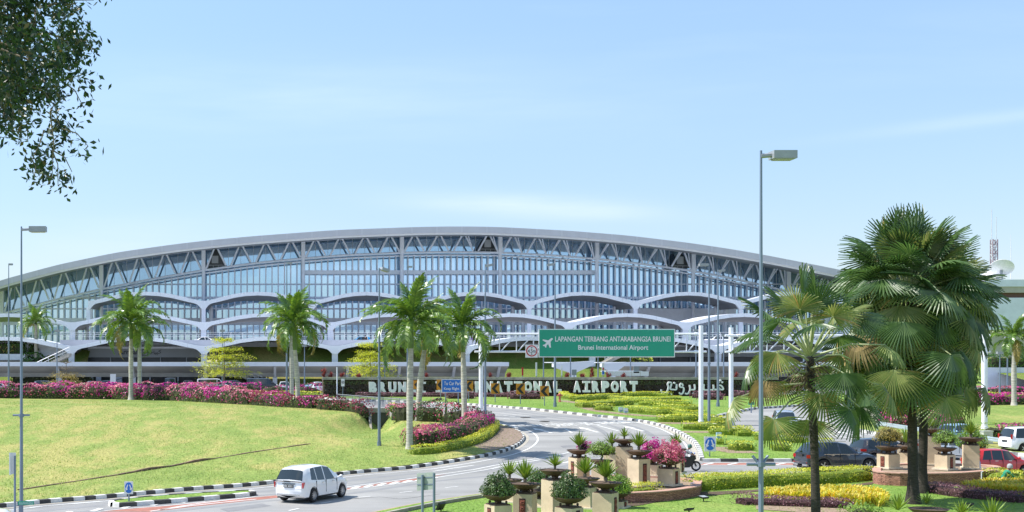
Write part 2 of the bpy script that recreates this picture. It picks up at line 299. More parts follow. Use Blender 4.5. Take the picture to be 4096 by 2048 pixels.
# ================================================================== THE GROUND
def sheet(name, poly, m, dz, kind='structure', cut=0, zf=None, parent=None, skirt=0.0):
    bm = bmesh.new(); vs = [bm.verts.new((x, y, 0)) for x, y in poly]
    bm.faces.new(vs).normal_update(); bmesh.ops.triangulate(bm, faces=bm.faces[:])
    ys = [80, 125]
    xs = []
    if cut:
        y0, y1 = min(p[1] for p in poly), max(p[1] for p in poly); x0, x1 = min(p[0] for p in poly), max(p[0] for p in poly)
        ys += [y0+cut*i for i in range(1, int((y1-y0)/cut))]; xs = [x0+cut*i for i in range(1, int((x1-x0)/cut))]
    for y in ys: bmesh.ops.bisect_plane(bm, geom=bm.verts[:]+bm.edges[:]+bm.faces[:], plane_co=(0, y, 0), plane_no=(0, 1, 0))
    for x in xs: bmesh.ops.bisect_plane(bm, geom=bm.verts[:]+bm.edges[:]+bm.faces[:], plane_co=(x, 0, 0), plane_no=(1, 0, 0))
    for v in bm.verts: v.co.z = prof(v.co.y)+dz+(zf(v.co.x, v.co.y) if zf else 0)
    if skirt:
        ed = [e for e in bm.edges if e.is_boundary]; r = bmesh.ops.extrude_edge_only(bm, edges=ed)
        for g in r['geom']:
            if isinstance(g, bmesh.types.BMVert): g.co.z -= skirt
    bmesh.ops.recalc_face_normals(bm, faces=bm.faces)
    for f in bm.faces:
        if abs(f.normal.z) > .5 and f.normal.z < 0: f.normal_flip()
    me = bpy.data.meshes.new(name); bm.to_mesh(me); bm.free(); me.materials.append(m)
    o = link(name, me, parent)
    if not parent: tag(o, kind=kind)
    return o
def smoothpath(pts, step=.5, closed=False):            # Catmull-Rom through the points
    P = [Vector(p) for p in pts]; out = []
    n = len(P); R = range(n if closed else n-1)
    for i in R:
        if closed: a, b, c, d = P[i-1], P[i], P[(i+1) % n], P[(i+2) % n]
        else: a, b, c, d = P[max(i-1, 0)], P[i], P[i+1], P[min(i+2, n-1)]
        m = max(1, int((c-b).length/step))
        for k in range(m):
            t = k/m; out.append(.5*((2*b)+(c-a)*t+(2*a-5*b+4*c-d)*t*t+(3*b-a-3*c+d)*t**3))
    if not closed: out.append(P[-1])
    return [tuple(p) for p in out]
def offs(path, d, closed=False):                        # offset a path sideways
    out = []; n = len(path)
    for i in range(n):
        a = Vector(path[i-1] if (i or closed) else path[i]); b = Vector(path[(i+1) % n] if (i < n-1 or closed) else path[i])
        t = (b-a); t = t.normalized() if t.length > 1e-6 else Vector((1, 0)); out.append((path[i][0]-t.y*d, path[i][1]+t.x*d))
    return out
def resample(path, step):
    out = [path[0]]; acc = 0.0
    for a, b in zip(path, path[1:]):
        a = Vector(a); b = Vector(b); L = (b-a).length; p = step-acc
        while p <= L: out.append(tuple(a+(b-a)*(p/L))); p += step
        acc = (acc+L) % step
    return out
def kerb(path, block=.62, w=.3, h=.19, side=1, black='kb'):
    pts = resample(path, block/2); inn = offs(pts, w*side); i2 = offs(pts, .05*side); mb = MB()
    for k in range(0, len(pts)-1):
        m = (k//2) % 2
        v = []
        for j in (k, k+1):
            z = prof(pts[j][1])
            v += [(pts[j][0], pts[j][1], z-.12), (i2[j][0], i2[j][1], z+h), (inn[j][0], inn[j][1], z+h+.01), (inn[j][0], inn[j][1], z-.12)]
        mb.add(v, [(0, 1, 5, 4), (1, 2, 6, 5), (2, 3, 7, 6)], m)
    mb.add(v, [(4, 5, 6, 7)], m)
    return tag(mb.build('kerb', [mt['kw'], mt[black]]), kind='structure')
def strip(mb, path, w, dz=.012, mat=0):
    a = offs(path, w/2); b = offs(path, -w/2); v = []
    for p, q in zip(a, b): v += [(p[0], p[1], prof(p[1])+dz), (q[0], q[1], prof(q[1])+dz)]
    mb.add(v, [(2*i, 2*i+1, 2*i+3, 2*i+2) for i in range(len(path)-1)], mat)
def dpath(pts): return smoothpath(GP(pts), 1.0)
# dip in the lawn where the drain comes out of the culvert
CUL = G(380, 412.5); CUL = (CUL[0], CUL[1])
def dip(x, y):
    dx, dy = x-CUL[0], CUL[1]-y
    if dy < -.3: return 0.0
    q = dx+dy*.12; lat = math.exp(-abs(q/((1.1+.26*max(dy, 0)) if q < 0 else (.9+.05*max(dy, 0))))**3)
    return -1.6*lat*max(0, 1-dy/28.0)
def frame_sheet(name, X0, X1, Y0, Y1, m, dz):      # a sheet with the drain hollow left open
    hx0, hx1, hy0, hy1 = -8.0, 12.5, 90.0, CUL[1]-.02; mb = MB()
    ys = sorted([Y0, hy0, 80.0, hy1, 125.0, Y1]); xs = [X0, hx0, hx1, X1]
    for a, b in zip(ys, ys[1:]):
        for c, d in zip(xs, xs[1:]):
            if c == hx0 and a >= hy0-.1 and b <= hy1+.1: continue
            mb.add([(c, a, prof(a)+dz), (d, a, prof(a)+dz), (d, b, prof(b)+dz), (c, b, prof(b)+dz)], [(0, 1, 2, 3)])
    return tag(mb.build(name, m, fix=False), kind='structure')
frame_sheet('ground', -900, 1400, -60, 2500, mt['lawn2'], -.12); frame_sheet('road', -60, 110, 22, 172, mt['asphalt'], 0.0); sheet('car_park', [(-120, 172.6), (230, 172.6), (230, 226), (-120, 226)], mt['park'], -.02)
def roll(x, y): return dip(x, y)+.10*math.sin(x*.11+1)*math.sin(y*.09)
front = dpath([(-60, 515), (33.8, 504.7), (105, 498.9), (186, 491.3), (256, 486), (335, 476), (383, 471.5), (431, 466.2), (477, 458.7), (500, 453.6), (513, 449.2), (521, 444.5), (525, 439.5), (523, 434.5), (514, 429.3), (500, 425.5), (480, 421.8), (455, 418.2), (425, 415)])
back = GP([(392, 411.3), (368, 409.2), (330, 404.6), (290, 401.4), (250, 399), (200, 397.4), (100, 396.4), (-80, 396.4)])
lawnpoly = offs(front, .3)+[(CUL[0]+1.5, CUL[1]), (CUL[0]-1.3, CUL[1])]+back[1:]
sheet('lawn', lawnpoly, mt['lawn'], .17, cut=1.0, zf=lambda x, y: roll(x, y) if (Vector((x, y))-Vector(CUL)).length < 25 else .10*math.sin(x*.11+1)*math.sin(y*.09)*min(1, max(0, (y-66)/20)), skirt=.3)
kerb(front, side=1)
# paved tip of the peninsula
pv = GP([(400, 465.5), (440, 463), (477, 457), (500, 452), (512, 448), (519.5, 443.8), (523, 439.5), (521, 435), (512, 430.3), (498, 427)])
sheet('pavement', pv+GP([(487, 431), (490, 436), (484, 444), (465, 452), (440, 457), (415, 460.5)]), mt['pave'], .22)
# centre island
bf = dpath([(250, 395.6), (300, 397.4), (351.5, 400.4), (430.7, 403.3), (477, 405.7), (512, 408.6), (570, 414.2), (628.5, 420.3), (663, 427.5), (686.7, 438.9), (695.5, 448), (698.5, 457), (699.5, 461)])
bs = GP([(703, 461.9), (768, 461.9), (842, 461.7)])
br_ = dpath([(852, 459), (855, 454), (849, 449.5), (825, 444), (800, 440.5), (770, 436), (745, 431.5), (722, 427.5), (712.5, 423), (713.5, 419.5), (725, 415.6), (745, 411.3), (768, 408.6), (830, 404.5), (900, 401.5)])
isl = offs(bf, .3)+offs(bs, .32)+offs(br_, .3)+[(95, 172.5), (-6, 172.5)]
sheet('island_lawn', isl, mt['lawn2'], .17, cut=4, skirt=.3)
kerb(bf, side=1, black='kg'); kerb(resample(bs, .6), block=1.15, side=1); kerb(br_, side=1, black='kg')
# gutter strips and edge lines
mb = MB(); strip(mb, offs(bf, -.18), .36, .008); strip(mb, offs(front[:], -.16), .3, .008)
tag(mb.build('gutter', mt['gutter']), kind='structure')
# right lawn
cf = dpath([(1060, 461), (987, 451.9), (940, 446), (900, 439.3), (873, 434.3), (855, 431), (848.5, 427.5), (852, 424.4), (865, 421.5), (882, 417), (905, 411), (940, 404)])
sheet('right_lawn', offs(cf, -.3)+[(100, 172.5), (110, 172.5), (110, 60)][0:2]+GP([(1120, 470)]), mt['lawn'], .17, cut=4, skirt=.3)
kerb(cf, side=-1, black='kg')
# roundabout island in the foreground
df = dpath([(330, 524), (383, 512.5), (425, 504.4), (484, 495.4), (540, 488.3), (600, 482), (680, 477), (768, 474.6), (830, 474), (900, 475), (950, 478), (1000, 482), (1060, 488)])
sheet('roundabout_lawn', offs(df, -.2)+[(64, 50), (60, 20), (-2, 20), (-2, 36)], mt['lawn2'], .15, cut=4, skirt=.3)
mb = MB(); pts = df
a_ = offs(pts, -1.15); inner = []
v = []
for p, q in zip(pts, a_): v += [(p[0], p[1], -.05), (p[0], p[1], .13), (q[0], q[1], .17), (q[0], q[1], .0)]
mb.add(v, [(4*i+k, 4*i+k+1, 4*i+4+k+1, 4*i+4+k) for i in range(len(pts)-1) for k in range(3)])
nk = [i for i, p in enumerate(pts) if p[0] < 17]
mb2 = MB(); v = []
for i in nk: v += [(a_[i][0], a_[i][1], .12), (a_[i][0], a_[i][1], .30), (a_[i][0]+.1, a_[i][1]-.14, .30), (a_[i][0]+.1, a_[i][1]-.14, .1)]
mb2.add(v, [(4*i+k, 4*i+k+1, 4*i+4+k+1, 4*i+4+k) for i in range(len(nk)-1) for k in range(3)])
tag(mb.build('kerb', mt['tan']), kind='structure'); tag(mb2.build('kerb', mt['conc']), kind='structure')
# slim splitter island at the lower left
sp = smoothpath(GP([(109.5, 506.6), (112.5, 503.4), (163, 498.2), (245, 493.3), (254, 494.3), (252, 496.4), (175, 503.1), (117, 507.6)]), .3, True)
sheet('splitter_island', offs(sp, -.28, True), mt['lawn2'], .17)
kerb(sp+[sp[0]], side=-1, block=.95)
# stone edging of the drain line across the left lawn
dl = dpath([(20, 493.6), (42, 490.1), (81.5, 483.9), (116.5, 478.5), (151.4, 472.8), (186, 467), (256, 455.8), (311, 447.6)])
mb = MB(); v = []
ed = offs(dl, .16)
for i, (p, q) in enumerate(zip(dl, ed)):
    z = prof(p[1])+.18+.10*math.sin(p[0]*.11+1)*math.sin(p[1]*.09)*min(1, max(0, (p[1]-66)/20)); h = .10+.04*math.sin(i*1.3)*min(1, i/4)
    hh = h*(1.0 if len(dl)*.25 < i < len(dl)*.6 else .35)
    v += [(p[0], p[1], z-.1), (p[0], p[1], z+hh), (q[0], q[1], z+hh), (q[0], q[1], z-.1)]
mb.add(v, [(4*i+k, 4*i+k+1, 4*i+4+k+1, 4*i+4+k) for i in range(len(dl)-1) for k in range(3)])
tag(mb.build('stone_edging', mt['terrac']), 'low dark stone edging running across the big left lawn', 'edging')
# ------------------------------------------------------------------ road paint
mb = MB()
for off in (-.95,): strip(mb, offs(front, off), .13)
strip(mb, offs(bf, -.55), .14)
strip(mb, offs([p for p in cf], .6), .13)
def ln(pts, w=.12, dz=.012, m=0): strip(mb, dpath(pts), w, dz, m)
for a in ([(512, 414.6), (534, 416.5)], [(525, 418.6), (553, 422.6)], [(592, 416.6), (628, 423)], [(554, 427.5), (565, 429), (572, 433.2)], [(597.5, 425.6), (618.5, 431)],
          [(503, 415.2), (518, 417.4)], [(400, 406.6), (440, 408.4)], [(470, 411), (491, 412.6)], [(498, 418), (510, 419.3)]): ln(a, .16)
ln([(343, 487.5), (400, 480.2), (447, 473.5), (500, 464.5), (545, 457.5), (569, 452.5)], .14); ln([(343, 490.5), (400, 483.5), (447, 476), (500, 467), (540, 460)], .14)
ln([(433, 471.5), (455, 468), (474, 465.4)], .14); ln([(561, 463.2), (572, 461.5), (590, 459.5)], .25)
ln([(256, 499.4), (240, 500.8), (190, 506), (150, 511.5)], .14); ln([(256, 496.9), (200, 503.5), (160, 510)], .14)
for a in ([(445, 487.8), (458, 486.6)], [(399.5, 492.8), (412.5, 491.4)], [(358.5, 497.7), (370.5, 496.5)], [(320.5, 503.6), (331, 502)], [(289, 510.8), (299, 508.6)], [(718, 470.9), (734, 470.9)], [(781, 470.2), (800, 470.2)]): ln(a, .13)
ln([(699, 465.2), (768, 465.3), (860, 465.4)], .14); ln([(860, 463.6), (768, 463), (704, 463)], .1)
ln([(30, 507.6), (80, 503), (100, 501.4)], .12); ln([(104, 511), (130, 508.5), (165, 506), (205, 502)], .12)
for a in ([(829, 415.8), (847, 412.2)], [(849, 431.2), (861, 435.4)], [(824, 433.5), (855, 439.2)], [(821, 440), (842, 443.6)], [(768, 419), (780, 416.5)]): ln(a, .16)
def arrow(tail, head, wd=.35):
    a = Vector(G(*tail)); b = Vector(G(*head)); d = (b-a).normalized(); n = Vector((-d.y, d.x)); c = a+(b-a)*.6
    ps = [a+n*wd*.4, c+n*wd*.4, c+n*wd*1.2, b, c-n*wd*1.2, c-n*wd*.4, a-n*wd*.4]
    mb.add([(p.x, p.y, prof(p.y)+.014) for p in ps], [(0, 1, 5, 6), (2, 3, 4)])
for t, h in (((552, 433.2), (532.5, 428)), ((598, 432.4), (578.5, 427.2)), ((643.5, 431.4), (623, 426)), ((861, 436.3), (832, 431))): arrow(t, h)
# hatched bars on the red surfacing
for k in range(7):
    u = 352+k*13; ln([(u, 489-k*1.6), (u+7, 486.6-k*1.55)], .3, .016)
for k in range(7):
    u = 704+k*24; ln([(u, 464.8), (u+9, 463.2)], .22, .016)
for k in range(6):
    u = 62+k*30; ln([(u, 514.5-k*2.9), (u+9, 511.6-k*2.9)], .28, .016)
tag(mb.build('road_marking', mt['paint'], fix=False), kind='structure')
mb = MB()
def redpoly(pts): 
    w = GP(pts); mb.add([(x, y, prof(y)+.006) for x, y in w], [tuple(range(len(w)))])
redpoly([(345, 490), (345, 488.5), (395, 481.5), (447, 474.2), (415, 480.5)]); redpoly([(700, 465), (704, 463.1), (768, 463.1), (862, 463.7), (862, 465.2)])
redpoly([(100, 511.6), (200, 502.6), (258, 497.2), (285, 494.5), (285, 497), (200, 506), (150, 512)])
tag(mb.build('red_surfacing', mt['redp'], fix=False), kind='structure')
# lettering
FONTS = {}
def text(s, size, m, parent=None, name='lettering', ext=.0, off=0.0, align='CENTER', sx=1.0, loc=(0, 0, 0), rot=(math.pi/2, 0, 0), sp=1.0, lp=None):
    cu = bpy.data.curves.new(name, 'FONT'); cu.body = s; cu.size = size; cu.extrude = ext; cu.offset = off; cu.align_x = align; cu.align_y = 'CENTER'; cu.space_character = sp; cu.resolution_u = 3
    o = bpy.data.objects.new(name, cu); COL.objects.link(o); bpy.context.view_layer.update()
    me = bpy.data.meshes.new_from_object(o.evaluated_get(bpy.context.evaluated_depsgraph_get())); bpy.data.objects.remove(o)
    me.materials.clear(); me.materials.append(m); me.name = name
    for v in me.vertices: v.co.x *= sx
    o = link(name, me, parent); o.location = loc; o.rotation_euler = rot
    return o
def roadword(s, uv0, uv1, hgt):
    a = Vector(G(*uv0)); b = Vector(G(*uv1)); L = (b-a).length
    o = text(s, 1.0, mt['paint'], name='road_marking', off=.02); tag(o, kind='structure')
    w = max(v.co.x for v in o.data.vertices)-min(v.co.x for v in o.data.vertices)
    ang = math.atan2(b.y-a.y, b.x-a.x); c = (a+b)/2
    for v in o.data.vertices:
        x, y = v.co.x*L/w, v.co.y*hgt
        X = c.x+x*math.cos(ang)-y*math.sin(ang); Y = c.y+x*math.sin(ang)+y*math.cos(ang); v.co = (X, Y, prof(Y)+.016)
    o.location = (0, 0, 0); o.rotation_euler = (0, 0, 0)
roadword('CAR PARK', (505, 427), (548, 425.6), 3.2); roadword('DEPARTURE', (551, 425.6), (594, 424), 3.2); roadword('ARRIVAL', (598.5, 423.6), (635, 421.8), 3.2)
# worn lanes, patches and joints in the asphalt
mb = MB()
for off_, w_ in ((-2.3, .55), (-3.9, .5), (-6.2, .5)):
    strip(mb, offs(front[:int(len(front)*.62)], off_), w_, .003)
for off_, w_ in ((-2.2, .5), (-3.8, .5), (-5.6, .5)): strip(mb, offs(bf[30:], off_), w_, .003)
tag(mb.build('tyre_wear', mt['wear'], fix=False), kind='structure')
mb = MB()
for q in ([(455, 500), (492, 492), (500, 494), (462, 502.5)], [(220, 509), (262, 503.5), (272, 506), (228, 512)], [(560, 446), (574, 444.6), (578, 446.6), (563, 448)], [(700, 469.5), (742, 469.3), (744, 471.8), (699, 472)], [(590, 420.4), (606, 421.5), (604, 423.2), (587, 422.2)]):
    w_ = GP(q); mb.add([(x, y, prof(y)+.004) for x, y in w_], [(0, 1, 2, 3)])
tag(mb.build('asphalt_patch', mt['patch'], fix=False), kind='structure')
mb = MB()
strip(mb, dpath([(500, 436.3), (560, 435.6), (640, 435.2), (690, 435.8)]), .1, .007); strip(mb, dpath([(768, 437.6), (820, 438.4), (880, 439.4)]), .1, .007); strip(mb, dpath([(350, 499), (380, 497), (400, 499), (440, 494)]), .05, .006); strip(mb, dpath([(540, 470), (560, 466), (566, 468), (590, 463)]), .05, .006)
tag(mb.build('road_joint', mt['kb'], fix=False), kind='structure')
# manhole lids
for u, v_ in ((525.3, 417.6), (544.5, 421.4), (855, 437.5)):
    x, y = G(u, v_); mb = MB(); mb.lathe([(0, .02), (.42, .02), (.45, 0)], (0, 0, 0), 14, sq=1.4)
    o = mb.build('manhole_cover', mt['kb'], loc=(x, y, prof(y)+.012)); tag(o, {525.3: 'flat dark drain cover in the curved road, farther of the two near the arrows', 544.5: 'flat dark drain cover in the curved road, nearer of the two near the arrows', 855: 'dark drain cover on the right road beside the white turn arrow'}[u], 'drain cover')
# ================================================================== VEGETATION
def hedge(name, path, w, h, label, cat, mats, leaf=.12, dens=60, flower=0.0, flowerm=None, core='core', group=None, wob=.12, z0=.17, top=None, closed=False, seedv=0, twig=True, bare=0.0):
    P = resample(smoothpath(path, .4), .5); n = len(P)
    if n < 2: P = path; n = len(P)
    nb = NB(); prof_ = []
    def zg(p): return prof(p[1])+z0+(dip(p[0], p[1]) if abs(p[0]-CUL[0]) < 12 and 90 < p[1] < CUL[1] else 0)
    # lumpy core
    ring = [(-.5, -.1), (-.52, .5), (-.40, .82), (0, .9), (.40, .82), (.52, .5), (.5, -.1)]
    off = [offs(P, a*w*.74) for a, b in ring]; V = []
    for i in range(n):
        e = 1.0 if 0 < i < n-1 else .8
        for k, (a, b) in enumerate(ring):
            q = off[k][i]; nn = noise.noise(Vector((q[0]*.9, q[1]*.9, b*2+seedv)))
            V.append((P[i][0]+(q[0]-P[i][0])*e*(1+nn*wob), P[i][1]+(q[1]-P[i][1])*e*(1+nn*wob), zg(P[i])+b*h*(1+nn*wob)*e*.88))
    m = len(ring); Q = [(i*m+k, i*m+k+1, (i+1)*m+k+1, (i+1)*m+k) for i in range(n-1) for k in range(m-1)]
    for i in (0, n-1): Q += [(i*m, i*m+1, i*m+5, i*m+6), (i*m+1, i*m+2, i*m+4, i*m+5), (i*m+2, i*m+3, i*m+3, i*m+4)]
    nb.add(V, [q for q in Q], 0)
    # leaves over the skin
    L = sum((Vector(a)-Vector(b)).length for a, b in zip(P, P[1:])); per = 2*h+w
    N = int(L*per*dens+2*w*h*dens); t = RNG.uniform(0, n-1.001, N); t[:int(2*w*h*dens)] = RNG.choice([0, n-1.002], int(2*w*h*dens)); i = t.astype(int); fr = t-i
    A = np.array(P)[i]; B = np.array(P)[i+1]; C = A+(B-A)*fr[:, None]; T = B-A; T /= np.linalg.norm(T, axis=1, keepdims=True); Nr = np.stack([-T[:, 1], T[:, 0]], 1)
    s = RNG.uniform(0, per, N); a = np.where(s < h, -.5, np.where(s > h+w, .5, (s-h)/w-.5)); b = np.where(s < h, s/h, np.where(s > h+w, (per-s)/h, 1.0))
    ends = int(2*w*h*dens); a[:ends] = RNG.uniform(-.5, .5, ends); b[:ends] = RNG.uniform(0, 1, ends)
    ph = np.array([noise.noise(Vector((float(c[0])*.45, float(c[1])*.45, seedv+float(bb)))) for c, bb in zip(C, b)])
    rr = 1+ph*wob*1.6+RNG.uniform(-.1, .06, N)*min(1, .5/max(h, .3))
    a2 = a*w*rr; z = b*h*rr; a2 *= np.where(b > .85, 1-(b-.85)*.9, 1)
    zz = np.array([zg(c) for c in C])
    Cc = np.stack([C[:, 0]+Nr[:, 0]*a2, C[:, 1]+Nr[:, 1]*a2, zz+z+RNG.uniform(-.03, .05, N)], 1)
    Cc[:ends, :2] += (T[:ends]*np.where(t[:ends] > .5, 1, -1)[:, None])*w*.12
    Nn = np.stack([Nr[:, 0]*a, Nr[:, 1]*a, (b-.45)*.9], 1)*2+RNG.normal(size=(N, 3))*.55
    isf = np.zeros(N, bool)
    if flower:
        fn = np.array([noise.noise(Vector((float(c[0])*1.1+9, float(c[1])*1.1, float(c[2])*1.2+seedv))) for c in Cc])
        isf = (RNG.uniform(size=N) < flower*np.clip(b*1.35-.05, .05, 1)*np.clip(1+fn*2.0, .1, 1.5))
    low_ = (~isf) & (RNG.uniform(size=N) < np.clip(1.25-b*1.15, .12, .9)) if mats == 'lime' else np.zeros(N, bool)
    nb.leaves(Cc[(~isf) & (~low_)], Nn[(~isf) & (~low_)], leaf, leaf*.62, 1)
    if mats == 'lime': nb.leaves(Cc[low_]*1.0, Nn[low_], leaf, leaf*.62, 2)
    if flower:
        fi = np.where(isf)[0]; k3 = len(fi)
        if isinstance(flowerm, (list, tuple)) and len(flowerm) > 1:
            sel = np.array([noise.noise(Vector((float(Cc[q][0])*.30, float(Cc[q][1])*.30, 3.3+seedv))) for q in fi])+RNG.normal(size=k3)*.12 > .05
            nb.leaves(Cc[fi[sel]]+RNG.normal(size=(sel.sum(), 3))*.03, Nn[fi[sel]], leaf*1.05, leaf*.9, 2); nb.leaves(Cc[fi[~sel]]+RNG.normal(size=((~sel).sum(), 3))*.03, Nn[fi[~sel]], leaf*1.05, leaf*.9, 3)
        else: nb.leaves(Cc[fi], Nn[fi], leaf*1.05, leaf*.9, 2)
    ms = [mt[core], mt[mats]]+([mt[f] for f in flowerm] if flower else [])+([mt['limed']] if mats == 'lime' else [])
    o = nb.build(name, ms); return tag(o, label, cat, group)
def dome(name, c, r, h, n, leaf, m, parent=None, flower=0.0, fm=None, core='core', label=None, cat=None, group=None, gaps=.25, low=-.15):
    nb = NB(); mbx = MB(); mbx.lathe([(r*.75*math.cos(t), h*.75*math.sin(t)) for t in [low]+[math.pi/2*k/5 for k in range(6)]], (0, 0, 0), 10); nb.mb(mbx)
    d = RNG.normal(size=(n, 3)); d[:, 2] = np.abs(d[:, 2])+low*1.0*RNG.uniform(size=n); d /= np.linalg.norm(d, axis=1, keepdims=True)
    f = np.array([noise.noise(Vector((float(x)*2.2+c[0], float(y)*2.2, float(z)*2.2+c[1]))) for x, y, z in d])
    R = (1+f*.35)*RNG.uniform(.74, 1.06, n)
    C = d*R[:, None]*np.array([r, r, h]); isf = RNG.uniform(size=n) < flower*np.clip(1+f*1.6, .2, 1.6)*np.clip(d[:, 2]+.65, .15, 1)
    Nn = d+RNG.normal(size=(n, 3))*.6
    nb.leaves(C[~isf], Nn[~isf], leaf, leaf*.62, 1); nb.leaves(C[isf]*1.03, Nn[isf], leaf*1.05, leaf*.95, 2)
    o = nb.build(name, [mt[core], mt[m]]+([mt[fm]] if fm else [mt[m]]), parent, c)
    return tag(o, label, cat, group)
def agave_mesh(nb, c, n=26, L=.6, w=.05, mat=0, spread=1.0, up=.2):
    for k in range(n):
        a = k*2.4+random.uniform(-.2, .2); e = math.radians(88-72*(k/n)**.8*spread)+random.uniform(-.08, .08); l = L*random.uniform(.85, 1.1)
        d = Vector((math.cos(a)*math.cos(e), math.sin(a)*math.cos(e), math.sin(e))); s = Vector((-math.sin(a), math.cos(a), 0))*w
        up_ = d.cross(s).normalized()*w*.35; g = Vector((0, 0, -l*.10*math.cos(e)))
        b = Vector(c); p1 = b+d*l*.4; p2 = b+d*l*.8+g*.5; p3 = b+d*l+g
        V = [b-s*.6, b, b+s*.6, p1-s, p1-up_, p1+s, p2-s*.5, p2-up_*.6, p2+s*.5, p3, p3, p3]
        nb.add([tuple(v) for v in V], [(0, 1, 4, 3), (1, 2, 5, 4), (3, 4, 7, 6), (4, 5, 8, 7), (6, 7, 10, 9), (7, 8, 11, 10)], mat)
def fan_leaf(R=1.15, n=34, span=2.5, droop=.25, fold=.035, cut=.42, tip=.12):
    V, Q = [], []
    for k in range(n):
        a0 = -span+2*span*k/n; a1 = -span+2*span*(k+1)/n; am = (a0+a1)/2; rr = R*(.80+.20*math.cos(am*.55))*random.uniform(.94, 1.05); td = random.uniform(.3, 1.6)*tip
        pts = []
        for r, ws, dz in ((.03, 1, 0), (cut, 1, .0), (.76, .60, .38), (1.0, .04, 1.0)):
            x = rr*r
            for side in (-1, 0, 1):
                a = am+side*(a1-a0)/2*ws
                z = -droop*x*x/R-(abs(math.sin(am))**2)*x*.18-td*dz*R+(fold if side == 0 else 0)*(1 if r > .1 else 0)*min(1, r*2)
                pts.append((x*math.cos(a), x*math.sin(a), z))
        b = len(V); V += pts
        for j in range(3): Q += [(b+3*j, b+3*j+1, b+3*j+4, b+3*j+3), (b+3*j+1, b+3*j+2, b+3*j+5, b+3*j+4)]
    return np.array(V), np.array(Q)
def place(nb, V, Q, org, X, Nz, mat):
    X = Vector(X).normalized(); Yv = Vector(Nz).cross(X).normalized(); Z = X.cross(Yv)
    M = np.array([[X.x, Yv.x, Z.x], [X.y, Yv.y, Z.y], [X.z, Yv.z, Z.z]]); nb.add(V @ M.T+np.array(org), Q, mat)
def fan_palm(x, y, zheart, base_r, top_r, nl, R, pet, label, skirt=0, lean=(0, 0), elev=(80, -70), pale=.2, seedv=1, width=1.0, z0=.15, fruit=False, upf=1.15):
    random.seed(seedv); root = empty('fan_palm', (x, y, prof(y)+z0-.05), label, 'palm tree'); zt = zheart-prof(y)-z0
    mb = MB(); pts, rs = [], []
    for k in range(15):
        t = k/14; pts.append((lean[0]*t*t, lean[1]*t*t, t*zt)); rs.append((base_r+(top_r-base_r)*min(1, t*1.15))*(1+(.7*max(0, 1-t*9)))*(1+.05*math.sin(k*5)))
    mb.path(pts, rs, 14); mb.build('trunk', mt['trunkf'], root)
    nb = NB(); pb = MB(); hx = Vector((lean[0], lean[1], zt)); leaves = [fan_leaf(R*random.uniform(.9, 1.08), 34, random.uniform(2.0, 2.5), random.uniform(.08, .3), tip=.07) for _ in range(6)]; old = [fan_leaf(R*random.uniform(.95, 1.15), 30, random.uniform(1.5, 2.1), random.uniform(.15, .42), tip=.10, fold=.045, cut=.5) for _ in range(7)]
    for k in range(nl):
        t = (k+.5)/nl; az = k*2.39996+random.uniform(-.25, .25); e = math.radians(elev[0]+(elev[1]-elev[0])*t**.85)+random.uniform(-.14, .14)
        hz = -max(0, t-.55)*skirt*2.2; st = hx+Vector((0, 0, hz)); d = Vector((math.cos(az)*math.cos(e)*width, math.sin(az)*math.cos(e)*width, math.sin(e)))
        pl = pet*random.uniform(.78, 1.1)*(upf if t < .25 else (1.0 if t < .42 else 1.22*random.uniform(.6, 1.05))); mid = st+d*pl*.55; end = st+d*pl+Vector((0, 0, -pl*.16*math.cos(e)))
        pb.path([st+d*.1, mid, end], [.045, .03, .022], 5)
        xd = (end-mid).normalized()+Vector((0, 0, -.06-2.3*max(0, t-.28))); up = Vector((0, 0, 1)) if abs(xd.normalized().z) < .93 else Vector((math.cos(az), math.sin(az), .3))
        nrm = (up-xd.normalized()*up.dot(xd.normalized())).normalized()+Vector((random.uniform(-.5, .5), random.uniform(-.5, .5), 0))
        if t > .45: nrm += Vector((math.cos(az), math.sin(az), 0))*1.4
        V, Q = random.choice(leaves if t < .34 else (old if t > .55 else leaves[:2]+old[:3]))
        place(nb, V, Q, end, xd, nrm, (2 if (t > .72 and random.random() < pale*.13) else 1) if random.random() < pale*(.4+1.2*t) else 0)
    pb.build('petioles', mt['petiole'], root); nb.build('crown', [mt['fan'], mt['fan2'], mt['fan3']], root)
    nb = NB(); mm = []
    for k in range(260):
        a = random.uniform(0, 6.28); z = hx.z-random.uniform(0, 1.0)-.1; r = random.uniform(.2, .85)
        p = np.array([[hx.x+math.cos(a)*r, hx.y+math.sin(a)*r, z-r*.3]]); nb.leaves(p, RNG.normal(size=(1, 3)), .5, .05, 0, tang=[[math.cos(a), math.sin(a), -.7]])
    nb.build('dead_fibre', [mt['deadf']], root)
    if fruit:
        mb = MB()
        for k in range(46): mb.ball((hx.x+random.uniform(-.7, .5), hx.y-.9+random.uniform(-.2, .2), hx.z-.6+random.uniform(-.5, .35)), random.uniform(.05, .09), 6)
        mb.build('fruit', mt['terr2'], root)
    return root
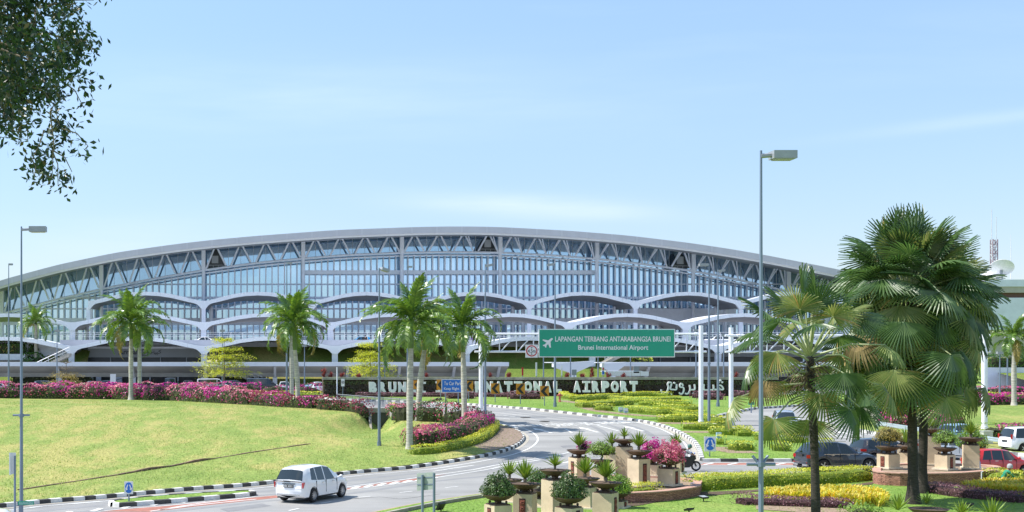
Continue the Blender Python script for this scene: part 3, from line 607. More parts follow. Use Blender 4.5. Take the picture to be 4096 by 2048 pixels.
def royal_frond(L=3.3, droopk=.9, n=46, wl=.66):
    V, Q = [], []; def_pts = []
    pos = Vector((0, 0, 0)); ang = 0
    pts = []; a = math.radians(0)
    N = 12
    for i in range(N+1):
        pts.append((pos.copy(), a)); pos = pos+Vector((math.cos(a), 0, math.sin(a)))*L/N; a -= droopk*(.04+.16*(i/N))
    def at(t):
        f = t*N; i = min(int(f), N-1); p = pts[i][0].lerp(pts[i+1][0], f-i); return p, pts[i][1]
    for i in range(N):
        p, a0 = pts[i]; q, a1 = pts[i+1]; w0 = .055*(1-i/N)+.012; w1 = .055*(1-(i+1)/N)+.012; b = len(V)
        V += [(p.x, -w0, p.z), (p.x, w0, p.z), (q.x, w1, q.z), (q.x, -w1, q.z)]; Q.append((b, b+1, b+2, b+3))
    for k in range(n):
        t = .12+.88*k/n; p, a = at(t); l = wl*.8*(math.sin(math.pi*min(1, t*1.0+.12))**.6*.9+.15)*random.uniform(.85, 1.1)
        fw = Vector((math.cos(a), 0, math.sin(a)))
        for sd in (-1, 1):
            lift = random.uniform(-.25, .55); d = (Vector((0, sd, 0))*.85+fw*.55+Vector((-math.sin(a), 0, math.cos(a)))*lift).normalized()
            w = fw*.05; m1 = p+d*l*.55; e = p+d*l+Vector((0, 0, -l*random.uniform(.25, .6))); b = len(V)
            V += [tuple(x) for x in (p-w*.7, p+w*.7, m1+w, m1-w, e, e)]; Q += [(b, b+1, b+2, b+3), (b+3, b+2, b+5, b+4)]
    return np.array(V), np.array(Q)
random.seed(3); RF = [royal_frond(3.2*k, d) for k, d in ((1, 1.2), (1.05, 1.6), (.95, 1.95), (1, 2.2), (.85, .7))]
def royal_palm(x, y, ht_, label, shaft=1.6, r=.23, seedv=1, n=17, z0=.15, scale=1.0, lean=0.0, sl=1.0):
    random.seed(seedv); z = prof(y)+z0; root = empty('royal_palm', (x, y, z-.1), label, 'palm tree', 'royal palms of the airport approach')
    mb = MB(); prs = [(0, 1.75), (.03, 1.3), (.1, 1.02), (.3, .95), (.55, 1.08), (.8, .92), (1, .74)]
    mb.path([(lean*t*t, 0, t*ht_) for t, _ in prs], [r*k for _, k in prs], 12); mb.build('trunk', mt['trunkr'], root)
    mb = MB(); mb.path([(lean*(1+.1*k), 0, ht_+shaft*k/3) for k in range(4)], [r*.80, r*.88, r*.6, r*.35], 10); mb.build('crownshaft', mt['shaft'], root)
    nb = NB(); top = Vector((lean*1.3, 0, ht_+shaft-.1))
    for k in range(n):
        t = k/n; az = k*2.39996+random.uniform(-.3, .3); e = math.radians(84-112*t)+random.uniform(-.12, .12)
        V, Q = RF[4] if t < .15 else random.choice(RF[:4] if t < .6 else RF[1:4]); s_ = scale*random.uniform(.85, 1.1)*sl
        c, s = math.cos(e), math.sin(e); V2 = V*s_; V2 = np.stack([V2[:, 0]*c-V2[:, 2]*s, V2[:, 1], V2[:, 0]*s+V2[:, 2]*c], 1)
        c, s = math.cos(az), math.sin(az); V2 = np.stack([V2[:, 0]*c-V2[:, 1]*s, V2[:, 0]*s+V2[:, 1]*c, V2[:, 2]], 1)
        nb.add(V2+np.array(top), Q, 1 if (t > .85 and random.random() < .35) else 0)
    nb.build('crown', [mt['frond'], mt['terr2']], root)
    return root
def terraced_tree(x, y, ht, spread, label, m='terr', tiers=5, dens=260, seedv=1, bare=False, z0=.1, base=.42):
    random.seed(seedv); root = empty('terraced_tree', (x, y, prof(y)+z0), label, 'tree', 'young terraced trees by the car park')
    mb = MB(); mb.path([(0, 0, 0), (.05, 0, ht*.5), (0, 0, ht*.97)], [.12, .08, .02], 7); nb = NB()
    for t in range(tiers):
        z = ht*(base+(1-base)*t/tiers)+random.uniform(-.1, .1); R = spread*(1-.75*(t/tiers)**1.3)
        nbr = 7
        for b in range(nbr):
            a = b*6.283/nbr+t*.5+random.uniform(-.3, .3); r = R*random.uniform(.65, 1.08); e = Vector((math.cos(a)*r, math.sin(a)*r, z+.12*r))
            mb.path([(0, 0, z-.1), tuple(e*.5+Vector((0, 0, z*.5+.05))), tuple(e)], [.035, .025, .01], 4)
            if bare and t >= 1:
                for q in range(5): s_ = random.uniform(.3, 1); p = Vector((e.x*s_, e.y*s_, z+.1*r*s_)); mb.path([p, p+Vector((random.uniform(-.5, .5), random.uniform(-.5, .5), random.uniform(.1, .6)))], [.012, .006], 3)
                if t > 1: continue
            k = int(dens*r/spread*(1.0 if not bare else .7)); s_ = RNG.uniform(.15, 1.08, k)**.7; cl = RNG.integers(0, 9, k); cc = RNG.normal(size=(9, 3))*np.array([.22, .22, .03])*r
            C = np.stack([e.x*s_, e.y*s_, z+.12*r*s_-.16*s_*s_*r*(t < tiers-1)], 1)+cc[cl]*np.array([1, 1, 3.0])+RNG.normal(size=(k, 3))*np.array([.16, .16, .10])
            nb.leaves(C, RNG.normal(size=(k, 3))*.5+np.array([0, 0, 1.2]), .2, .12, 0)
    mb.build('trunk', mt['bark'], root); nb.build('crown', [mt[m]], root); return root
def gp(u, v, dz=0.0):
    x, y = G(u, v, dz); return x, y
# ================================================================== THE TERMINAL
def interp(tb, x):
    if x <= tb[0][0]: return tb[0][1]+(x-tb[0][0])*(tb[1][1]-tb[0][1])/(tb[1][0]-tb[0][0])
    for (a, b), (c, d) in zip(tb, tb[1:]):
        if x <= c: return b+(d-b)*(x-a)/(c-a)
    a, b = tb[-2]; c, d = tb[-1]; return d+(x-c)*(d-b)/(c-a)
def sm(tb, x): return (interp(tb, x-14)+2*interp(tb, x-5)+2*interp(tb, x+5)+interp(tb, x+14))/6
YF = 286.0; FX = 280.6     # glass plane, truss front plane
ROOF = [(-90, 309), (-40, 294.5), (0, 280.3), (58, 264.6), (116.5, 252.4), (174.7, 244.2), (215, 239.6), (256, 235.9), (337.5, 229.9), (419, 226.9), (454, 226.4), (489, 226.7), (512, 227.6), (570, 230.8), (628.5, 235.5), (686.7, 242.5), (727, 248.4), (768, 255.5), (838, 269.3), (900, 283), (960, 297)]
CHORD = [(-60, 330), (11.6, 311.2), (51.2, 300.9), (101, 289.2), (152.6, 278.9), (202.7, 270.4), (256, 263), (302.6, 258.6), (350, 254.8), (401.6, 252.8), (450, 252), (499.5, 252.6), (512, 253.4), (555, 255.6), (597, 259), (645, 264.3), (692.6, 271), (730, 278), (768, 286.5), (838, 305), (900, 322)]
T = empty('airport_terminal', (0, YF, 2), 'long airport terminal with a bowed grey roof, zigzag truss and blue glass front', 'terminal')
TI = Matrix.Translation((0, -YF, -2))
def tb_(mb, name, mats, loc0=T, fix=True):
    o = mb.build(name, mats, loc0, fix=fix); o.matrix_parent_inverse = Matrix.Translation(-Vector(loc0.location)); return o
us = [-90+6*i for i in range(176)]
YR = 270.0   # fascia plane
mb = MB(); v = []
for u in us:
    x = PX(u, YR); zt = PZ(sm(ROOF, u), YR); th = 7.9*YR/F
    v += [(x, YR, zt), (x, YR+.05, zt-th*.78), (x, YR+.5, zt-th*.80), (x, YR+.5, zt-th), (x, YR+5, zt-th+.15), (x, YR+15.5, PZ(sm(ROOF, u)+7.4, YR+15.5)), (x, YR+75, zt-4), (x, YR+75, zt-1.5), (x, YR+30, zt+1.2)]
n = 9
fs = [(i*n+k, i*n+(k+1) % n, (i+1)*n+(k+1) % n, (i+1)*n+k) for i in range(len(us)-1) for k in range(n)]
b = MB(); b.v = v
for k_, f in enumerate(fs):
    k = k_ % n; b.f.append(list(f)); b.m.append({0: 0, 1: 1, 2: 1, 3: 2, 4: 2, 5: 2}.get(k, 0)); b.sm.append(k in (7, 8))
b.f += [list(range(n)), list(range(len(v)-n, len(v)))]; b.m += [0, 0]; b.sm += [False, False]
tb_(b, 'roof', [mt['roofg'], mt['gutterm'], mt['soffit']])
mb = MB()
for u in range(-88, 950, 25):
    x = PX(u, YR-.04); zt = PZ(sm(ROOF, u), YR); mb.bx(x-.04, x+.04, YR-.03, YR+.2, zt-1.25, zt-.02)
tb_(mb, 'fascia_joints', mt['gutterm'])
# glass: below the chord and behind the truss
DECK = 9.3
def skin(uv0, uv1, top, bot, Y, step=6.0, mat_=0):
    mb = MB(); v = []; u = uv0; k = 0
    while u <= uv1+.01:
        x = PX(u, Y); v += [(x, Y, top(u)), (x, Y, bot(u))]; u += step; k += 1
    mb.add(v, [(2*i, 2*i+1, 2*i+3, 2*i+2) for i in range(k-1)]); return mb
g1 = skin(-80, 930, lambda u: PZ(sm(CHORD, u), FX)+.1, lambda u: DECK-2.5, YF-2)
tb_(g1, 'glass_wall', mt['glass'])
g2 = skin(-84, 936, lambda u: PZ(sm(ROOF, u)+7.4, YF-1.6)+.1, lambda u: PZ(sm(CHORD, u), FX)-.2, YF-1.6)
tb_(g2, 'upper_glass', mt['glassup'])
# dark line under the overhang
mb = skin(-84, 936, lambda u: PZ(sm(ROOF, u)+7.6, YF-1.8), lambda u: PZ(sm(ROOF, u)+9.6, YF-1.8), YF-1.8)
tb_(mb, 'overhang_beam', mt['glassup'])
# mullions: vertical fins, glass joints, transoms
COLS = [-98, 1.7, 101.3, 203.5, 303.2, 401.9, 500.3, 597, 693.4, 788.5, 883]
mb = MB(); jm = MB()
for a, c in zip(COLS, COLS[1:]):
    for k in range(1, 16):
        u = a+(c-a)*k/16; Y = YF-2.7; x = PX(u, Y); zt = PZ(sm(CHORD, u), FX)-.2
        mb.bx(x-.14, x+.14, Y-.2, Y+.25, DECK, zt)
    for k in range(1, 8):
        u = a+(c-a)*k/8; x = PX(u, YF-1.8); jm.bx(x-.035, x+.035, YF-1.75, YF-1.62, PZ(sm(CHORD, u), FX), PZ(sm(ROOF, u)+8, YF-1.7))
tb_(mb, 'mullions', mt['mull']); tb_(jm, 'glass_joints', mt['gutterm'])
mb = MB(); dk = MB()
for v_, hh, a, c, pr in ((284.2, .28, 130, 930, 0), (297.8, .5, 60, 930, .2), (308.7, .3, 20, 930, 0), (321.5, 1.5, -70, 930, .3), (334, .3, -70, 930, 0)):
    Y = YF-2.35; mb.bx(PX(a, Y), PX(c, Y), Y-.12-pr, Y+.1, PZ(v_, Y)-hh/2, PZ(v_, Y)+hh/2)
Y = YF-3.2; mb.bx(PX(303, Y), PX(597, Y), Y-.3, Y+.3, PZ(272.2, Y)-.5, PZ(272.2, Y)+.4)
Y = YF-3.1; mb.bx(PX(630, Y), PX(735, Y), Y-.5, Y+.5, PZ(319.5, Y)-.5, PZ(311.5, Y)+.6)
tb_(mb, 'transoms', mt['mull'])
# lower chord beam
mb = MB(); pts = []
u = -80
while u <= 930: pts.append((PX(u, FX), FX, PZ(sm(CHORD, u), FX))); u += 8
mb.path(pts, .24, 8); mb.path([(p[0], p[1]+.5, p[2]-.62) for p in pts], .17, 6); mb.path([(p[0], p[1]+.2, PZ(sm(ROOF, p[0]*F/FX+CX)+8.6, FX)) for p in pts], .2, 6)
tb_(mb, 'chord_beam', mt['mull'])
for i, c in enumerate(COLS[1:]):
    x = PX(c, FX); mb = MB(); zt = PZ(sm(ROOF, c)+8, FX)
    mb.tube((x, FX+.2, DECK), (x, FX+.2, PZ(sm(CHORD, c), FX)), .42, n=12); mb.bx(x-.42, x+.42, FX-.3, FX+.7, PZ(sm(CHORD, c), FX), zt)
    tb_(mb, 'column', mt['mull'])
for a, c in zip(COLS, COLS[1:]):
    mb = MB()
    for k in range(4):
        u0 = a+(c-a)*k/4; um = a+(c-a)*(k+.5)/4; u1 = a+(c-a)*(k+1)/4
        A = Vector((PX(u0, FX)+.55, FX, PZ(sm(CHORD, u0), FX)+.3)); B = Vector((PX(um, FX), FX-.6, PZ(sm(ROOF, um)+8.4, FX))); C_ = Vector((PX(u1, FX)-.55, FX, PZ(sm(CHORD, u1), FX)+.3))
        mb.tube(A, B-Vector((.3, 0, 0)), .2, n=6); mb.tube(C_, B+Vector((.3, 0, 0)), .2, n=6)
        if um < 440: continue
        A2 = A+Vector((.3, 4.6, -.2)); C2 = C_+Vector((-.3, 4.6, -.2)); B2 = B+Vector((0, -2.6, .1))
        mb.tube(A+Vector((0, .2, 0)), B2-Vector((.4, 0, 0)), .11, n=5); mb.tube(C_+Vector((0, .2, 0)), B2+Vector((.4, 0, 0)), .11, n=5)
    tb_(mb, 'truss_web', mt['mull'])
# four dark triangular openings with plant gear
for u in (215.5, 488, 680.5):
    Y = FX+.6; x = PX(u, Y); zb = PZ(sm(CHORD, u), FX); zt = PZ(sm(ROOF, u)+9.5, Y); mb = MB()
    mb.prism([(x-2.3, zb+.3), (x+2.3, zb+.3), (x+.25, zt), (x-.25, zt)], Y+.5, Y+.6, 0)
    mb.bx(x-.8, x+.6, Y-.3, Y+.4, zb+1.2, zb+2.8, 1); mb.bx(x-2.2, x+2.2, Y+.3, Y+.4, zb+.75, zb+.88, 1)
    for q in (-1.6, -.5, .6, 1.6): mb.bx(x+q-.06, x+q+.06, Y+.3, Y+.4, zb+.2, zb+.8, 1)
    tb_(mb, 'plant_opening', [mt['dark'], mt['greyw']])
# ------------------------------------------------------------------ wavy canopies in three tiers
TOPC = [(0, 575), (100, 579), (200, 594), (300, 618), (370, 638), (420, 649), (455, 652)]
BOTC = [(0, 606), (100, 611), (200, 627), (280, 648), (340, 664), (380, 673), (405, 683), (420, 698), (430, 712), (437, 722), (455, 722)]
def wavecol(parent, name, valleys, vc, vt, Yf, depth, tipv, cscale=1.0, cols=True):
    # vc: crest row, vt: px of one table unit; each bay is its own shell
    for a, c in zip(valleys, valleys[1:]):
        mid = (a+c)/2; half = (c-a)/2; mb = MB(); v = []; js = [k*12.5 for k in range(-36, 37)]; js = [max(-455, min(455, j)) for j in js]; js = [-455, -437, -430]+js[2:-2]+[430, 437, 455]
        m = len(js)
        for j in js:
            u = mid+half*j/455.0; x = PX(u, Yf); aj = abs(j)
            zt = PZ(vc+(interp(TOPC, aj)-575)*vt, Yf); zb = PZ(vc+(interp(BOTC, aj)-575)*vt*cscale, Yf)
            fl = 1-aj/455.0
            x2 = PX(u, Yf)
            ztb = zt-.2+.2*fl; zbb = zb+.35-.9*fl*(1 if aj < 400 else .3)
            v += [(x, Yf, zt), (x, Yf, zb), (x, Yf+.9, zb+.15), (x2, Yf+depth, zbb), (x2, Yf+depth, ztb+.1)]
        n = 5; b = MB(); b.v = v
        for i in range(m-1):
            for k in range(n):
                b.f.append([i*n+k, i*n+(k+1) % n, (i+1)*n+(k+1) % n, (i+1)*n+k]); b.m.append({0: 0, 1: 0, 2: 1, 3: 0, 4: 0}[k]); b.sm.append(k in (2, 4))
        for s_ in (0, m-1): b.f.append(list(range(s_*n, s_*n+n))); b.m.append(0); b.sm.append(False)
        for k in range(1, 8):   # panel joints
            j = -455+910*k/8; u = mid+half*j/455; x = PX(u, Yf); zt = PZ(vc+(interp(TOPC, abs(j))-575)*vt, Yf); zb = PZ(vc+(interp(BOTC, abs(j))-575)*vt*cscale, Yf); b.bx(x-.02, x+.02, Yf-.02, Yf+.02, zb, zt, 2)
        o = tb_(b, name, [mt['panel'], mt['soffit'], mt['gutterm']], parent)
CANS = []
row1 = [88, 203.5, 312, 421, 529.5, 636, 741.5, 846]
row2 = [-58, 72, 203.5, 330.5, 451, 569, 686, 803]
row3 = [-62, 71, 204, 335, 467, 593, 719, 845]
names = ('uppermost of the three tiers, hugging the glass front', 'middle of the three tiers', 'lowest of the three tiers, above the arrivals hall')
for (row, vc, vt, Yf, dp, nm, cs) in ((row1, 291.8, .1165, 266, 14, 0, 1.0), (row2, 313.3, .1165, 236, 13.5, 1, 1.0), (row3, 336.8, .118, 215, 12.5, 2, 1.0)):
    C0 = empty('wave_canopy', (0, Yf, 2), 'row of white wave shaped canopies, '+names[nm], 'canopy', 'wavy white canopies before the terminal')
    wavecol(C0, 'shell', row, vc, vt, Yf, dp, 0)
    zt = PZ(vc+(722-575)*vt, Yf)
    for u in row:
        mb = MB(); x = PX(u, Yf); base = 2.0 if nm == 2 else DECK
        if nm == 1: base = DECK
        w = .48 if nm else .4
        mb.bx(x-w, x+w, Yf+.25, Yf+.9, base, zt+.3)
        tb_(mb, 'column', mt['whitew'], C0)
        for dx in (-.9, .9): mb = MB(); mb.tube((x+dx*1.2, Yf+dp-1.5, base), (x+dx*1.2, Yf+dp-1.5, zt+1.0), .38, n=10); tb_(mb, 'column', mt['whitew'], C0)
    if nm == 0: # end wall
        pass
# departures deck with parapet, railing
D = empty('departures_deck', (0, 222, 2), 'long raised white deck with a thin railing carrying cars past the glass front', 'deck')
mb = MB(); x0, x1 = PX(60, 222), PX(960, 222)
mb.bx(x0, x1, 222, 222.5, PZ(346.8, 222), PZ(339.9, 222)); mb.bx(x0, x1, 222.5, 284, 8.6, DECK); mb.bx(x0, x1, 222.6, 223.0, 7.0, 8.6)
tb_(mb, 'deck_slab', mt['deckgrey'], D)
mb = MB()
for k in range(3): z = 10.75+.35*k; mb.bx(x0, x1, 222.2, 222.26, z-.03, z+.03)
for k in range(80): x = x0+(x1-x0)*k/79; mb.bx(x-.04, x+.04, 222.2, 222.28, 10.2, 11.5)
tb_(mb, 'railing', mt['gutterm'], D)
# arrivals level: clad hall fronts, openings and grass banks
A = empty('arrivals_hall', (0, 224, 2), 'grey clad arrivals hall front with dark glazing under the raised deck', 'building')
mb = MB(); Y = 221.0
def band(u0, u1, v0, v1, Y, m, th=.4): mb.bx(PX(u0, Y), PX(u1, Y), Y, Y+th, PZ(v1, Y), PZ(v0, Y), m)
band(88, 204, 346.6, 348.6, Y, 1); band(88, 204, 348.6, 357.4, Y+.3, 0); band(88, 204, 357.4, 363, Y+1, 2); band(88, 200, 363, 392, Y+3, 2, 1)
band(636, 960, 345, 346.6, Y, 1); band(636, 960, 346.6, 356.8, Y+.3, 0); band(640, 960, 356.8, 364, Y+1, 2); band(646, 960, 364, 392, Y+3, 2, 1)
for u in (110, 133, 160, 186, 660, 690, 722, 770, 830): band(u, u+1.0, 357.4, 363, Y+.6, 0, .3)
band(624, 640, 355, 392, Y-1, 1, 2); band(84, 92, 363, 390, Y-1, 1, 2); band(96, 101, 374, 392, Y+1, 1); band(112, 122, 374, 392, Y+2, 1)
band(225, 290, 380, 392, Y-2, 1)
tb_(mb, 'cladding', [mt['greyw'], mt['whitew'], mt['dark']], A)
for u in (120, 150, 178, 668, 700, 745):
    mb = MB(); Y = 223.5; mb.bx(PX(u, Y)-.1, PX(u, Y)+.1, Y, Y+.3, 2, 6.2); tb_(mb, 'door_frame', mt['gutterm'], A)
o = text('Arrival', 1.15, mt['blackm'], A, 'lettering', .02, .01, loc=(PX(128, 221)-0, 221.15-224, PZ(352.2, 221)-2))
mb = MB()     # jawi lettering and the small plane pictogram in its frame
def stroke(pts, w, Y, U, V, sc, m=0, dep=.06):
    """flat ribbon along points given in tile units"""
    P = [Vector((PX(U+p[0]*sc, Y), Y, PZ(V+p[1]*sc, Y))) for p in pts]
    sp_ = []
    for i in range(len(P)-1):
        for k in range(4):
            t = k/4; a, b, c, d = P[max(i-1, 0)], P[i], P[i+1], P[min(i+2, len(P)-1)]; sp_.append(.5*((2*b)+(c-a)*t+(2*a-5*b+4*c-d)*t*t+(3*b-a-3*c+d)*t**3))
    sp_.append(P[-1]); n = len(sp_); fv = []
    for i, p in enumerate(sp_):
        d = (sp_[min(i+1, n-1)]-sp_[max(i-1, 0)]).normalized(); q = Vector((-d.z, 0, d.x))*w*Y/F/2*sc
        fv += [p+q, p-q, p-q+Vector((0, dep, 0)), p+q+Vector((0, dep, 0))]
    mb.add(fv, [(4*i+k, 4*i+(k+1) % 4, 4*i+4+(k+1) % 4, 4*i+4+k) for i in range(n-1) for k in range(4)], m); mb.add(fv, [(0, 1, 2, 3), (4*n-4, 4*n-3, 4*n-2, 4*n-1)], m)
def dot(p, r, Y, U, V, sc, m=0, dep=.06):
    c = (PX(U+p[0]*sc, Y), PZ(V+p[1]*sc, Y)); R = r*sc*Y/F; mb.prism([(c[0]+R*math.cos(t*.785), c[1]+R*math.sin(t*.785)) for t in range(8)], Y, Y+dep, m)
# tile units of the zoomed view: 450/2229/4 px
s_ = 450/2229/4; U, V_ = 112.5, 325.0
for p in ([(580, 495), (685, 495), (685, 595), (580, 595), (580, 495)], [(595, 560), (625, 545), (655, 515)], [(610, 540), (660, 550), (670, 530)], [(585, 578), (640, 578)],
          [(720, 520), (712, 555), (740, 578), (770, 560), (768, 530)], [(785, 540), (805, 545)], [(822, 510), (825, 560), (860, 565), (930, 560), (955, 540), (925, 515), (970, 490)], [(862, 540), (865, 562)], [(890, 540), (892, 562)]): stroke(p, 9, 221.1, U, V_, s_)
for p in ((745, 520), (850, 590), (880, 592), (893, 590), (915, 525)): dot(p, 7, 221.1, U, V_, s_)
s_ = 1/3.39*.25*1.0; s_ = 500/1695/4; U, V_ = 650.0, 287.5
for p in ([(1170, 835), (1185, 850)], [(1180, 860), (1175, 885), (1200, 892)], [(1205, 840), (1205, 885)], [(1222, 830), (1232, 850), (1215, 862), (1235, 880)]): stroke(p, 9, 221.1, U, V_, s_)
tb_(mb, 'lettering', mt['blackm'], A)
# banks of grass between deck and the lower level
mb = MB()
for u0, u1 in ((218, 640),):
    a, c = PX(u0, 221), PX(u1, 221); mb.add([(a, 208, 2.1), (c, 208, 2.1), (c, 222.4, 9.2), (a, 222.4, 9.2)], [(0, 1, 2, 3)])
a, c = PX(-80, 221), PX(88, 221); mb.add([(a, 208, 2.1), (c, 208, 2.1), (c, 216, 5.2), (a, 216, 5.2)], [(0, 1, 2, 3)])
a, c = PX(50, 221), PX(90, 221); mb.add([(a, 209, 3), (c, 209, 2.2), (c, 221.5, 8.4), (a, 221.5, 9.0)], [(0, 1, 2, 3)])
a, c = PX(960, 210), PX(1090, 210); mb.add([(a, 180, 2.1), (c, 180, 2.1), (c, 216, 7.2), (a, 216, 7.2)], [(0, 1, 2, 3)])
tag(mb.build('grass_bank', mt['bankg'], fix=False), kind='structure')
# curved white retaining wall + hedge at the left end
w = MB(); vs = []
for k in range(14):
    u = -70+k*11; vt_ = 346.5 if u < 20 else 346.5+((u-20)/52)**1.4*6.5; x = PX(u, 219); vs += [(x, 219, PZ(352+(0 if u < 30 else (u-30)*.2), 219)-3), (x, 219, PZ(vt_-7, 219) if u > 20 else PZ(337, 219))]
w.add(vs, [(2*i, 2*i+1, 2*i+3, 2*i+2) for i in range(13)]); o = w.build('retaining_wall', mt['whitew']); md = o.modifiers.new('s', 'SOLIDIFY'); md.thickness = .5
tag(o, 'curved white retaining wall behind the dark clipped hedge at the far left', 'wall')
mb = MB(); Y = 216.5; mb.bx(PX(-70, Y), PX(25, Y), Y, Y+.5, PZ(360, Y), PZ(354, Y)); tag(mb.build('retaining_wall', mt['whitew']), 'low white planter wall carrying the dark clipped hedge at the far left', 'wall')
hedge('clipped_hedge', [(PX(-70, 218), 217.5), (PX(27, 218), 217.5)], 1.6, 2.3, 'dark green box hedge on a low white wall at the far left of the terminal', 'hedge', 'hedged', .3, 14, z0=PZ(354, 218)-2)
hedge('trailing_shrub', [(PX(27, 217), 216.5), (PX(48, 217), 216.5)], 2.6, 4.6, 'bright green trailing shrub beside the dark hedge left of the terminal stairs', 'shrub', 'hedged', .4, 12, z0=1.2, wob=.3)
for k, (u, v0, v1, lb) in enumerate(((9, 342, 352, 'rust brown rounded shrub in front of the white wall at the far left'), (33, 342, 353, 'small brown green upright shrub before the white wall, right of the rust one'))):
    dome('rounded_shrub', (PX(u, 218.4), 218.4, PZ(v1, 218)), 2.2 if k == 0 else 1.0, 1.7, 260, .35, 'terr2' if k == 0 else 'bush', label=lb, cat='shrub')
# stairs up the bank
def stair(u0, v0, u1, v1, Y, w, label, mname='conc'):
    a = Vector((PX(u0, Y), Y, PZ(v0, Y))); b = Vector((PX(u1, Y), Y+1, PZ(v1, Y))); t = empty('staircase', a, label, 'stairs'); mb = MB(); n = 22
    for k in range(n):
        p = (b-a)*(k/n); q = (b-a)*(1/n); mb.bx(p.x, p.x+q.x*1.05, 0, w, p.z-.45, p.z+abs(q.z) if q.z > 0 else p.z)
    mb.build('steps', mt[mname], t); r = MB(); r.path([(0, 0, 1.0), tuple(b-a+Vector((0, 0, 1.0)))], .06, 5); r.path([(0, 0, .5), tuple(b-a+Vector((0, 0, .5)))], .04, 5)
    for k in range(8): p = (b-a)*(k/7); r.path([(p.x, p.y, p.z), (p.x, p.y, p.z+1.0)], .04, 4)
    r.build('handrail', mt['gutterm'], t)
stair(20, 376.5, 68.5, 353.3, 207.5, 3, 'grey staircase climbing the bank left of the arrivals hall'); stair(605, 362.5, 634, 347.5, 212, 3, 'white staircase climbing to the deck behind the green sign'); stair(262, 383, 236, 372, 207, 2.5, 'small white stairs under the flat canopy behind the yellow green tree')
# flat walkway canopies
def flat_canopy(u0, u1, label, Y=204.0, arms=(), e=1):
    t = empty('walkway_canopy', (PX(u0, Y), Y, 2), label, 'canopy', 'flat walkway canopies along the car park'); L = PX(u1, Y)-PX(u0, Y); zt, zb = PZ(362.2, Y)-2, PZ(366.2, Y)-2
    mb = MB(); mb.bx(0, L, 0, 7.5, zb, zt); mb.build('roof_slab', mt['panel'], t)
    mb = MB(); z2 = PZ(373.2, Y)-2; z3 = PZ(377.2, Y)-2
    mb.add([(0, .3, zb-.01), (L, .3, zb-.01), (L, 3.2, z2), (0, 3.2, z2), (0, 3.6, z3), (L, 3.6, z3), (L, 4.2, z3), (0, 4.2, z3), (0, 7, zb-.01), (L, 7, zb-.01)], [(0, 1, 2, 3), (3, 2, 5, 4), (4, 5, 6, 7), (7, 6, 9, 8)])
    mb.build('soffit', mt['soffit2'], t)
    for u in arms:
        x = PX(u, Y)-PX(u0, Y); mb = MB(); mb.prism([(2.2, 0), (2.9, 0), (3.1, z3), (2.2, z3)], x-.35, x+.35, plane='YZ'); mb.prism([(.2, zb-.05), (.9, zb-.05), (3.1, z3-.2), (2.2, z3-.2)], x-.2, x+.2, plane='YZ'); mb.build('post', mt['gutterm'], t)
flat_canopy(-70, 509, 'flat white walkway canopy behind the long pink hedge, left stretch', arms=(-20, 57, 132, 205, 275, 348, 400, 455, 500))
flat_canopy(620, 960, 'flat white walkway canopy right of the green road sign', arms=(650, 700, 760, 820, 880, 930))
# two white tree-shaped shelters
for k, (u0, u1, v0, v1, lb) in enumerate(((556, 590, 363.4, 379, 'white Y shaped bus shelter beam, left one below the green sign'), (604, 622, 362.6, 372, 'white funnel shaped shelter roof joined to the canopy below the green sign'))):
    Y = 196.0; t = empty('shelter', (PX((u0+u1)/2, Y), Y, 2), lb, 'shelter'); cx_ = PX((u0+u1)/2, Y); mb = MB(); zz = lambda v: PZ(v, Y)-2
    w = PX(u1, Y)-cx_+.5
    mb.prism([(-w, zz(363.5)), (w, zz(360.8 if k == 0 else 362)), (w, zz(364.5)), (w*.12, zz(372.5)), (w*.12, zz(384)), (-w*.12, zz(384)), (-w*.12, zz(373)), (-w, zz(367))], -.6, .6); mb.build('beam', mt['panel'], t)
    mb = MB(); mb.bx(-w, w, .7, 6, zz(362.9), zz(362.2)); mb.build('roof', mt['panel'], t)
# building, dish and mast beyond the right end
B = empty('control_building', (200, 330, 2), 'low beige block with a brown window band beyond the right end of the terminal', 'building'); Y = 320.0
mb = MB(); bx0 = PX(965, Y)-200
def bb(u0, v0, v1, m, pr): mb.bx(PX(u0, Y)-200, PX(1120, Y)-200, -10-pr, 12, PZ(v1, Y)-2, PZ(v0, Y)-2, m)
bb(984, 279.6, 286.6, 0, .3); bb(984, 286.6, 292.6, 1, 0); bb(984, 292.6, 297.6, 2, -1); bb(984, 297.6, 330, 0, -.4); bb(960, 292, 360, 1, -2)
mb.build('wall', [mt['whitew'], mt['beige'], mt['brown']], B)
mb = MB()
for k in range(12): x = PX(990+k*10, Y)-200; mb.bx(x, x+1.6, -9.8+.9, -8.5, PZ(297.2, Y)-2, PZ(293.4, Y)-2)
mb.build('windows', mt['dark'], B)
def dish(u, v, Y):
    t = empty('satellite_dish', (PX(u, Y), Y, PZ(v+4, Y)), 'big white satellite dish on the roof of the beige block', 'dish'); mb = MB()
    mb.lathe([(0, -.0), (1.2, .08), (2.1, .36), (2.75, .66), (2.77, .74), (2.1, .46), (1.2, .18), (0, .1)], (0, 0, 0), 20); o = mb.build('reflector', mt['grille'], t, loc=(0, 0, 2.6)); o.rotation_euler = (math.radians(-38), math.radians(22), 0)
    mb = MB(); mb.tube((0, .3, -1.2), (0, .3, 2.4), .35); mb.tube((0, 0, 2.6), (1.2, -1.2, 4.4), .07); mb.ball((1.2, -1.2, 4.4), .3); mb.build('mount', mt['greyw'], t)
    t2 = MB(); t2.lathe([(0, 3), (1.2, 2.75), (2.2, 1.9), (2.8, .7), (2.8, -1)], (0, 0, 0), 18); tag(t2.build('radome', mt['grille'], loc=(PX(u+.5, Y), Y+5, PZ(v+5.5, Y))), 'white dome behind the satellite dish', 'dome')
dish(1002, 276, 322)
